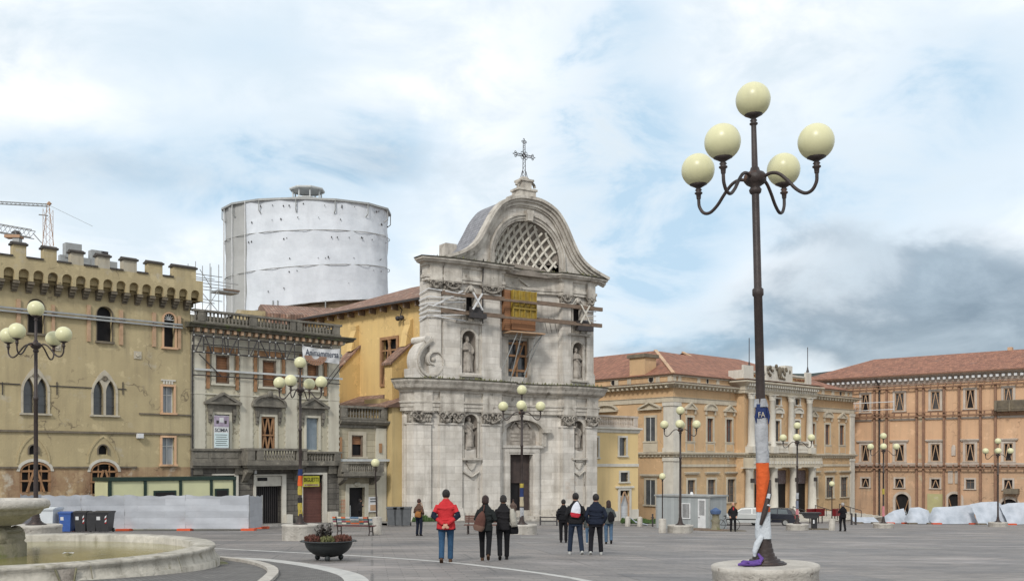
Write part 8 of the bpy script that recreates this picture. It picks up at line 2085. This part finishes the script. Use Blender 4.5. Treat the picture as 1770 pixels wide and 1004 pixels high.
# ================================================================ PEOPLE
skin=M('skin',(.46,.26,.18),(.40,.22,.15),8,rough=.6)
def person(px,py,H,rz,label,jacket,trousers,shoes,hair,hem=.47,arms='swing',stride=(.18,-.14),width=1.0,hairlen=0,sleeve=None,kid=False,d=None,lift=.10,collar=True,legspread=.10,feet_up=None,bald=False,zoff=0):
    p=gpt(px,py) if d is None else at(px,d)
    p.z += zoff
    t=thing('person',p,rz,label,'person'); S_=H; w=width
    hz,kz,az=.53*S_,.285*S_,.045*S_; sh=.815*S_
    l_,r_=stride
    legs=[]
    for s,st in ((-1,l_),(1,r_)):
        back=st<0 and min(l_,r_)<-.05 and st==min(l_,r_)
        hip=Vector((s*.055*S_,0,hz)); ank=Vector((s*legspread*.55*S_,st*S_*.55,az+(lift*S_*.35 if back else 0)))
        knee=hip.lerp(ank,.48)+Vector((s*.004,(.05 if back else .025)*S_,0)); legs.append((hip,knee,ank,back))
    A=[]
    for s in (-1,1):
        S0=Vector((s*.092*S_*w,0,sh-.036*S_))
        if arms=='behind': E_=Vector((s*.150*S_*w,-.060*S_,.640*S_)); Hn=Vector((s*.022*S_,-.125*S_,.525*S_))
        elif arms=='front': E_=Vector((s*.155*S_*w,-.01*S_,.635*S_)); Hn=Vector((s*.07*S_,.11*S_,.585*S_))
        elif arms=='pocket': E_=Vector((s*.148*S_*w,-.03*S_,.635*S_)); Hn=Vector((s*.115*S_*w,.035*S_,.525*S_))
        elif arms=='phone': E_=Vector((s*.16*S_,.02*S_,.64*S_)); Hn=Vector((s*.09*S_,.10*S_,.70*S_))
        else:
            sw=s*.05*S_*(1 if l_<r_ else -1); E_=Vector((s*.132*S_*w,-.015*S_+sw*.3,.635*S_)); Hn=Vector((s*.135*S_*w,.02*S_+sw,.50*S_))
        A.append((S0,E_,Hn))
    hc=Vector((0,.015*S_,.922*S_))
    def rm(o,vx,sub=False):
        md=o.modifiers.new('remesh','REMESH'); md.mode='VOXEL'; md.voxel_size=vx; md.use_smooth_shade=True
        return o
    # body
    b=MB(); b.loft([(0,0,.48*S_,.085*S_,.06*S_),(0,0,.55*S_,.088*S_,.062*S_),(0,0,.64*S_,.075*S_,.052*S_),(0,0,.74*S_,.082*S_,.055*S_),(0,0,.79*S_,.072*S_,.045*S_),(0,0,.835*S_,.036*S_,.034*S_)],16)
    b.tube([(0,-.004,.82*S_),(0,.01*S_,.90*S_)],.032*S_,10)
    b.ell(hc,(.048*S_,.058*S_,.070*S_),14,10); b.ell(hc+Vector((0,.035*S_,-.035*S_)),(.028*S_,.026*S_,.03*S_),10,7); b.ell(hc+Vector((0,.056*S_,-.008*S_)),(.008*S_,.012*S_,.014*S_),7,5)
    for s in (-1,1): b.ell(hc+Vector((s*.045*S_,-.004*S_,-.008*S_)),(.008*S_,.012*S_,.018*S_),7,5)
    for (hip,knee,ank,bk) in legs: b.tube([hip,knee,ank],[.052*S_,.033*S_,.022*S_],8)
    for S0,E_,Hn in A:
        b.tube([S0*1.0-Vector((0,0,.012*S_)),E_,Hn],[.024*S_,.021*S_,.015*S_],8); dr=(Hn-E_).normalized(); pc=Hn+dr*.028*S_
        side=dr.cross(Vector((0,1,0))); side=side.normalized() if side.length>.1 else Vector((1,0,0))
        b.tube([Hn,pc,pc+dr*.02*S_],[.014*S_,.022*S_,.019*S_],8,ry=.6)
        nrm=dr.cross(side).normalized()
        for f,ln in zip((-1.5,-.5,.5,1.5),(.030,.040,.043,.036)):
            q0=pc+dr*.02*S_+side*f*.0105*S_; b.tube([q0,q0+dr*ln*S_*.5-nrm*.003*S_,q0+dr*ln*S_*.92-nrm*.012*S_],[.0058*S_,.0055*S_,.0045*S_],6)
        sg=1 if Hn.x<0 else -1; b.tube([Hn+dr*.008*S_,Hn+dr*.022*S_+side*.024*S_,Hn+dr*.042*S_+side*.03*S_],[.007*S_,.0065*S_,.005*S_],6)
    rm(b.build('body',skin,t),.0085*S_/1.75)
    # trousers
    q=MB(); q.loft([(0,0,.455*S_,.088*S_*w,.068*S_),(0,0,.53*S_,.090*S_*w,.070*S_),(0,0,.60*S_,.082*S_*w,.062*S_)],16)
    for (hip,knee,ank,bk) in legs: q.tube([hip+Vector((0,0,.0)),hip.lerp(knee,.5),knee,knee.lerp(ank,.5),ank+Vector((0,-.004*S_,.0))],[.060*S_,.052*S_,.043*S_,.039*S_,.038*S_],10)
    rm(q.build('trousers',trousers,t),.016)
    # shoes
    for (hip,knee,ank,bk) in legs:
        q=MB(); dz=-.020*S_; fw=Vector((0,.042*S_,-.028*S_ if not bk else -.035*S_)); 
        q.loft([(ank.x,ank.y+.018*S_,ank.z-.044*S_,.024*S_,.060*S_),(ank.x,ank.y+.018*S_,ank.z-.030*S_,.026*S_,.062*S_),(ank.x,ank.y+.006*S_,ank.z-.010*S_,.024*S_,.042*S_),(ank.x,ank.y-.002*S_,ank.z+.014*S_,.024*S_,.028*S_)],14)
        if bk:
            c0=Vector((ank.x,ank.y,ank.z)); q.v=[tuple(c0+Matrix.Rotation(R(-38),3,'X')@(Vector(v)-c0)) for v in q.v]
        q.build('shoe',shoes,t)
    # jacket with sleeves
    q=MB(); hb=hem*S_
    q.loft([(0,-.006*S_,hb,.116*S_*w,.086*S_),(0,-.004*S_,hb+.05*S_,.114*S_*w,.085*S_),(0,0,.60*S_,.098*S_*w,.074*S_),(0,0,.70*S_,.106*S_*w,.077*S_),(0,0,.75*S_,.108*S_*w,.074*S_),(0,0,.785*S_,.098*S_*w,.066*S_),(0,0,.815*S_,.078*S_*w,.056*S_),(0,0,.835*S_,.056*S_*w,.050*S_),(0,0,.848*S_,.050*S_,.046*S_),(0,.004*S_,.868*S_ if collar else .848*S_,.044*S_,.044*S_)],22)
    for S0,E_,Hn in A: q.tube([S0+Vector((0,0,-.008*S_)),S0.lerp(E_,.5),E_,E_.lerp(Hn,.6),E_.lerp(Hn,.98)],[.038*S_*w,.037*S_,.034*S_,.031*S_,.027*S_],10)
    r=random.Random(int(px))
    for k in range(7):   # soft folds
        z=r.uniform(hb,.76*S_); a=r.uniform(-1,1); q.tube([(-.1*S_*w,-.062*S_,z+.02*a),(0,-.078*S_,z-.012*S_),(.1*S_*w,-.062*S_,z-.02*a)],.010*S_,5)
    rm(q.build('jacket',jacket,t),.016)
    # hair
    if hair is not None:
        q=MB(); q.ell(hc+Vector((0,-.008*S_,.012*S_)),(.055*S_,.062*S_,.066*S_),14,10)
        if bald: q=MB(); q.ell(hc+Vector((0,-.018*S_,-.008*S_)),(.049*S_,.045*S_,.040*S_),12,8)
        if hairlen: q.loft([(0,-.020*S_,(.905-hairlen)*S_,.040*S_,.030*S_),(0,-.022*S_,(.905-hairlen*.4)*S_,.056*S_,.040*S_),(0,-.010*S_,.93*S_,.052*S_,.052*S_)],14)
        rm(q.build('hair',hair,t),.011)
    return t,A
hk=M('black hair',(.012,.010,.010),(.02,.016,.014),20,rough=.5,bump=.6,bscale=60); hb_=M('dark brown hair',(.035,.016,.012),(.02,.01,.009),20,rough=.5,bump=.6,bscale=60); hg=M('grey hair',(.40,.38,.36),(.28,.27,.26),20,bump=.6,bscale=60)
red=fabric('red parka',(.50,.032,.038),.8); navy=fabric('navy fabric',(.012,.016,.030),.8); navy2=fabric('dark navy jacket',(.014,.019,.034)); blk=fabric('black coat',(.010,.010,.012)); blk2=fabric('soft black wool',(.017,.016,.018)); jeans=fabric('blue denim',(.035,.085,.16),.7); jeans2=fabric('washed denim',(.09,.15,.23),.6); jnavy=fabric('dark indigo trousers',(.018,.028,.05)); brn=fabric('brown leather jacket',(.095,.052,.036)); grn=fabric('dark green grey coat',(.018,.021,.021)); gry=fabric('grey padded jacket',(.075,.085,.085)); shoeb=fabric('brown shoe leather',(.09,.05,.03)); shoek=fabric('black shoe',(.015,.014,.014)); shoew=fabric('white trainer',(.45,.45,.43),.8); tan=fabric('tan shoe',(.25,.14,.06))
# man in red, hands behind his back
t,A=person(771,971.5,1.80,R(0),'man in a loose red parka and blue jeans, hands clasped behind his back',red,jeans,shoeb,hk,hem=.455,arms='behind',stride=(-.20,.12),width=1.13,lift=.05)
for S0,E_,Hn in A: q=MB(); a=S0.lerp(E_,.72); b=E_.lerp(Hn,.35); q.tube([a,E_,b],[.070,.071,.068],10); q.build('sleeve_patch',navy,t)
q=MB(); q.loft([(0,-.01,.80,.235,.145),(0,-.01,.84,.238,.15)],20); q.build('jacket_lining',navy,t)
# woman with brown backpack
t,A=person(839,969,1.66,R(-3),'woman in black coat with a brown leather rucksack on her back',grn,blk,shoeb,hb_,hem=.46,arms='front',stride=(.20,-.26),width=.96,hairlen=.04,lift=.16)
def soft_bag(loc,rz,size,mat,name,label,cat,tilt=0,strap=None,mat2=None,shape='sack'):
    t=thing(name,loc,rz,label,cat); t.rotation_euler=(0,tilt,rz); sx,sy,sz=size; m=MB()
    if shape=='sack': m.loft([(0,0,-sz,.72*sx,.7*sy),(0,0,-sz*.8,sx,sy),(0,0,-sz*.2,sx*1.02,sy*1.05),(0,0,sz*.35,sx*.85,sy*.85),(0,0,sz*.75,sx*.5,sy*.6),(0,0,sz,sx*.15,sy*.25)],16)
    else: m.loft([(0,0,-sz,sx*.8,sy*.5),(0,0,-sz*.7,sx,sy),(0,0,sz*.3,sx*.9,sy*.9),(0,0,sz,sx*.55,sy*.3)],16)
    o=m.build('bag_body',mat,t); md=o.modifiers.new('s','SUBSURF'); md.levels=1; md.render_levels=1
    if mat2: m=MB(); m.loft([(0,0,-sz*1.01,.73*sx,.72*sy),(0,0,-sz*.72,sx*1.03,sy*1.05),(0,0,-sz*.45,sx*1.035,sy*1.06)],16); m.build('bag_base',mat2,t)
    if strap: q=MB(); q.tube(strap,.014,6); q.build('strap',mat,t)
    return t
bag=fabric('brown leather bag',(.105,.048,.038)); bag2=fabric('tan leather bag',(.30,.13,.04)); bagw=fabric('natural canvas bag',(.38,.36,.31)); 
def near(px,py,dz,dx,dy): p=gpt(px,py); return (p.x+dx,p.y+dy,p.z+dz)
soft_bag(near(839,969,1.02,-.12,-.20),0,(.14,.10,.25),bag,'rucksack','brown leather rucksack on the back of the woman in dark coat','bag',R(14),[(.02,.0,.26),(.0,.10,.40),(-.05,.18,.36)],M('pale bag base',(.17,.10,.075),None))
t,A=person(870,967,1.67,R(2),'woman in black coat carrying a pale canvas shoulder bag',blk2,blk,shoek,hk,hem=.47,arms='front',stride=(-.24,.16),width=.94,hairlen=.02,lift=.10)
soft_bag(near(870,967,1.08,.25,-.03),0,(.10,.16,.23),bagw,'shoulder_bag','pale canvas shoulder bag of the woman in black beside the rucksack','bag',R(-8),[(-.02,.0,.22),(-.09,.02,.36),(-.11,.08,.30)],shape='tote')
soft_bag(near(870,967,.80,.27,.05),0,(.13,.08,.14),blk,'handbag','black handbag hanging low below the pale canvas bag','bag',0,[(-.08,.0,.12),(-.02,0,.34),(.06,.0,.12)],shape='tote')
# brown jacket person near church
person(724,925.5,1.64,R(-35),'person in brown leather jacket and boots standing alone left of the church front',brn,navy,shoek,fabric('brown cap',(.07,.04,.035)),hem=.52,arms='front',stride=(.03,-.03),legspread=.14)
soft_bag(near(724,925.5,.96,-.02,-.20),0,(.15,.07,.13),bag2,'shoulder_bag','tan leather bag on the hip of the person in brown jacket','bag',R(10),[(.1,.0,.1),(.14,.1,.35),(.05,.15,.5)],shape='tote')
# group on the right
person(974,937,1.66,R(0),'person in black jacket mostly hidden behind the man with the white bag',blk,blk,shoek,hk,hem=.52,arms='pocket',stride=(.04,-.04),width=1.0)
person(995,957.5,1.82,R(2),'tall man in dark jacket with a white drawstring bag and white trainers',fabric('dark charcoal jacket',(.016,.016,.018)),jnavy,shoew,hk,hem=.50,arms='pocket',stride=(.06,-.16),width=1.02,legspread=.17,lift=.03)
soft_bag(near(995,957.5,1.33,.0,-.21),0,(.145,.05,.23),fabric('white nylon bag',(.62,.64,.70),.9),'drawstring_bag','white drawstring bag with red base on the back of the tall man','bag',R(8),None,fabric('red bag base',(.48,.03,.05),.8))
person(1030,958.5,1.80,R(-2),'broad man in dark navy jacket and black trousers right of the white bag man',navy2,fabric('black tracksuit',(.012,.012,.016)),shoew,hk,hem=.50,arms='pocket',stride=(-.08,.14),width=1.10,legspread=.16,lift=.03)
person(1018,940,1.22,R(0),'small child in grey jacket between the two men, seen from behind',gry,jeans2,shoew,hb_,hem=.50,arms='swing',stride=(.03,-.03))
person(1052,939.5,1.66,R(0),'woman with long dark hair in grey jacket and jeans beside the navy man',gry,jeans2,shoek,hb_,hem=.46,arms='front',stride=(.02,-.06),hairlen=.12,width=.95)
soft_bag(near(1052,939.5,1.05,.07,-.20),0,(.13,.08,.19),blk,'rucksack','black rucksack on the back of the long haired woman','bag',R(-5))
# old man facing the camera, hands in pockets
t,A=person(1267,918,1.74,R(180),'bald old man in dark coat facing the camera beside the white hatchback',blk2,blk,shoek,hg,hem=.44,arms='pocket',stride=(.02,-.02),width=1.0,legspread=.13,bald=True)
q=MB(); H=1.74
for s in (-1,1): q.ell((s*.017*H,.068*H,.932*H),(.008,.006,.005),6,4)
q.build('eye',mt['dark'],t); q=MB(); q.ell((0,.075*H,.888*H),(.02,.006,.005),6,4); q.build('mouth',mt['browndoor'],t)
q=MB(); q.prism([(-.03,1.28),(.03,1.28),(.045,1.44),(-.045,1.44)],.125,.135); q.build('scarf',red,t)
person(1457,917.5,1.78,R(20),'man in black standing alone near the palace steps with his back turned',blk,blk,shoek,hg,hem=.47,arms='phone',stride=(.05,-.04),legspread=.15)
pd_=FB.world(FB.U(622),-.5); t,A=person(622,912,1.62,R(-60),'person in black standing in the dark doorway of the low annex',blk2,blk,shoek,hk,hem=.48,arms='phone',stride=(.02,-.02),hairlen=.03,d=67.5,zoff=.12)
person(887,906,1.6,R(0),'dim figure standing just inside the church doorway left of the lamp',fabric('brown grey coat',(.12,.085,.07)),blk,shoek,hb_,hem=.48,arms='pocket',stride=(.02,-.02),d=72.3,zoff=.13)
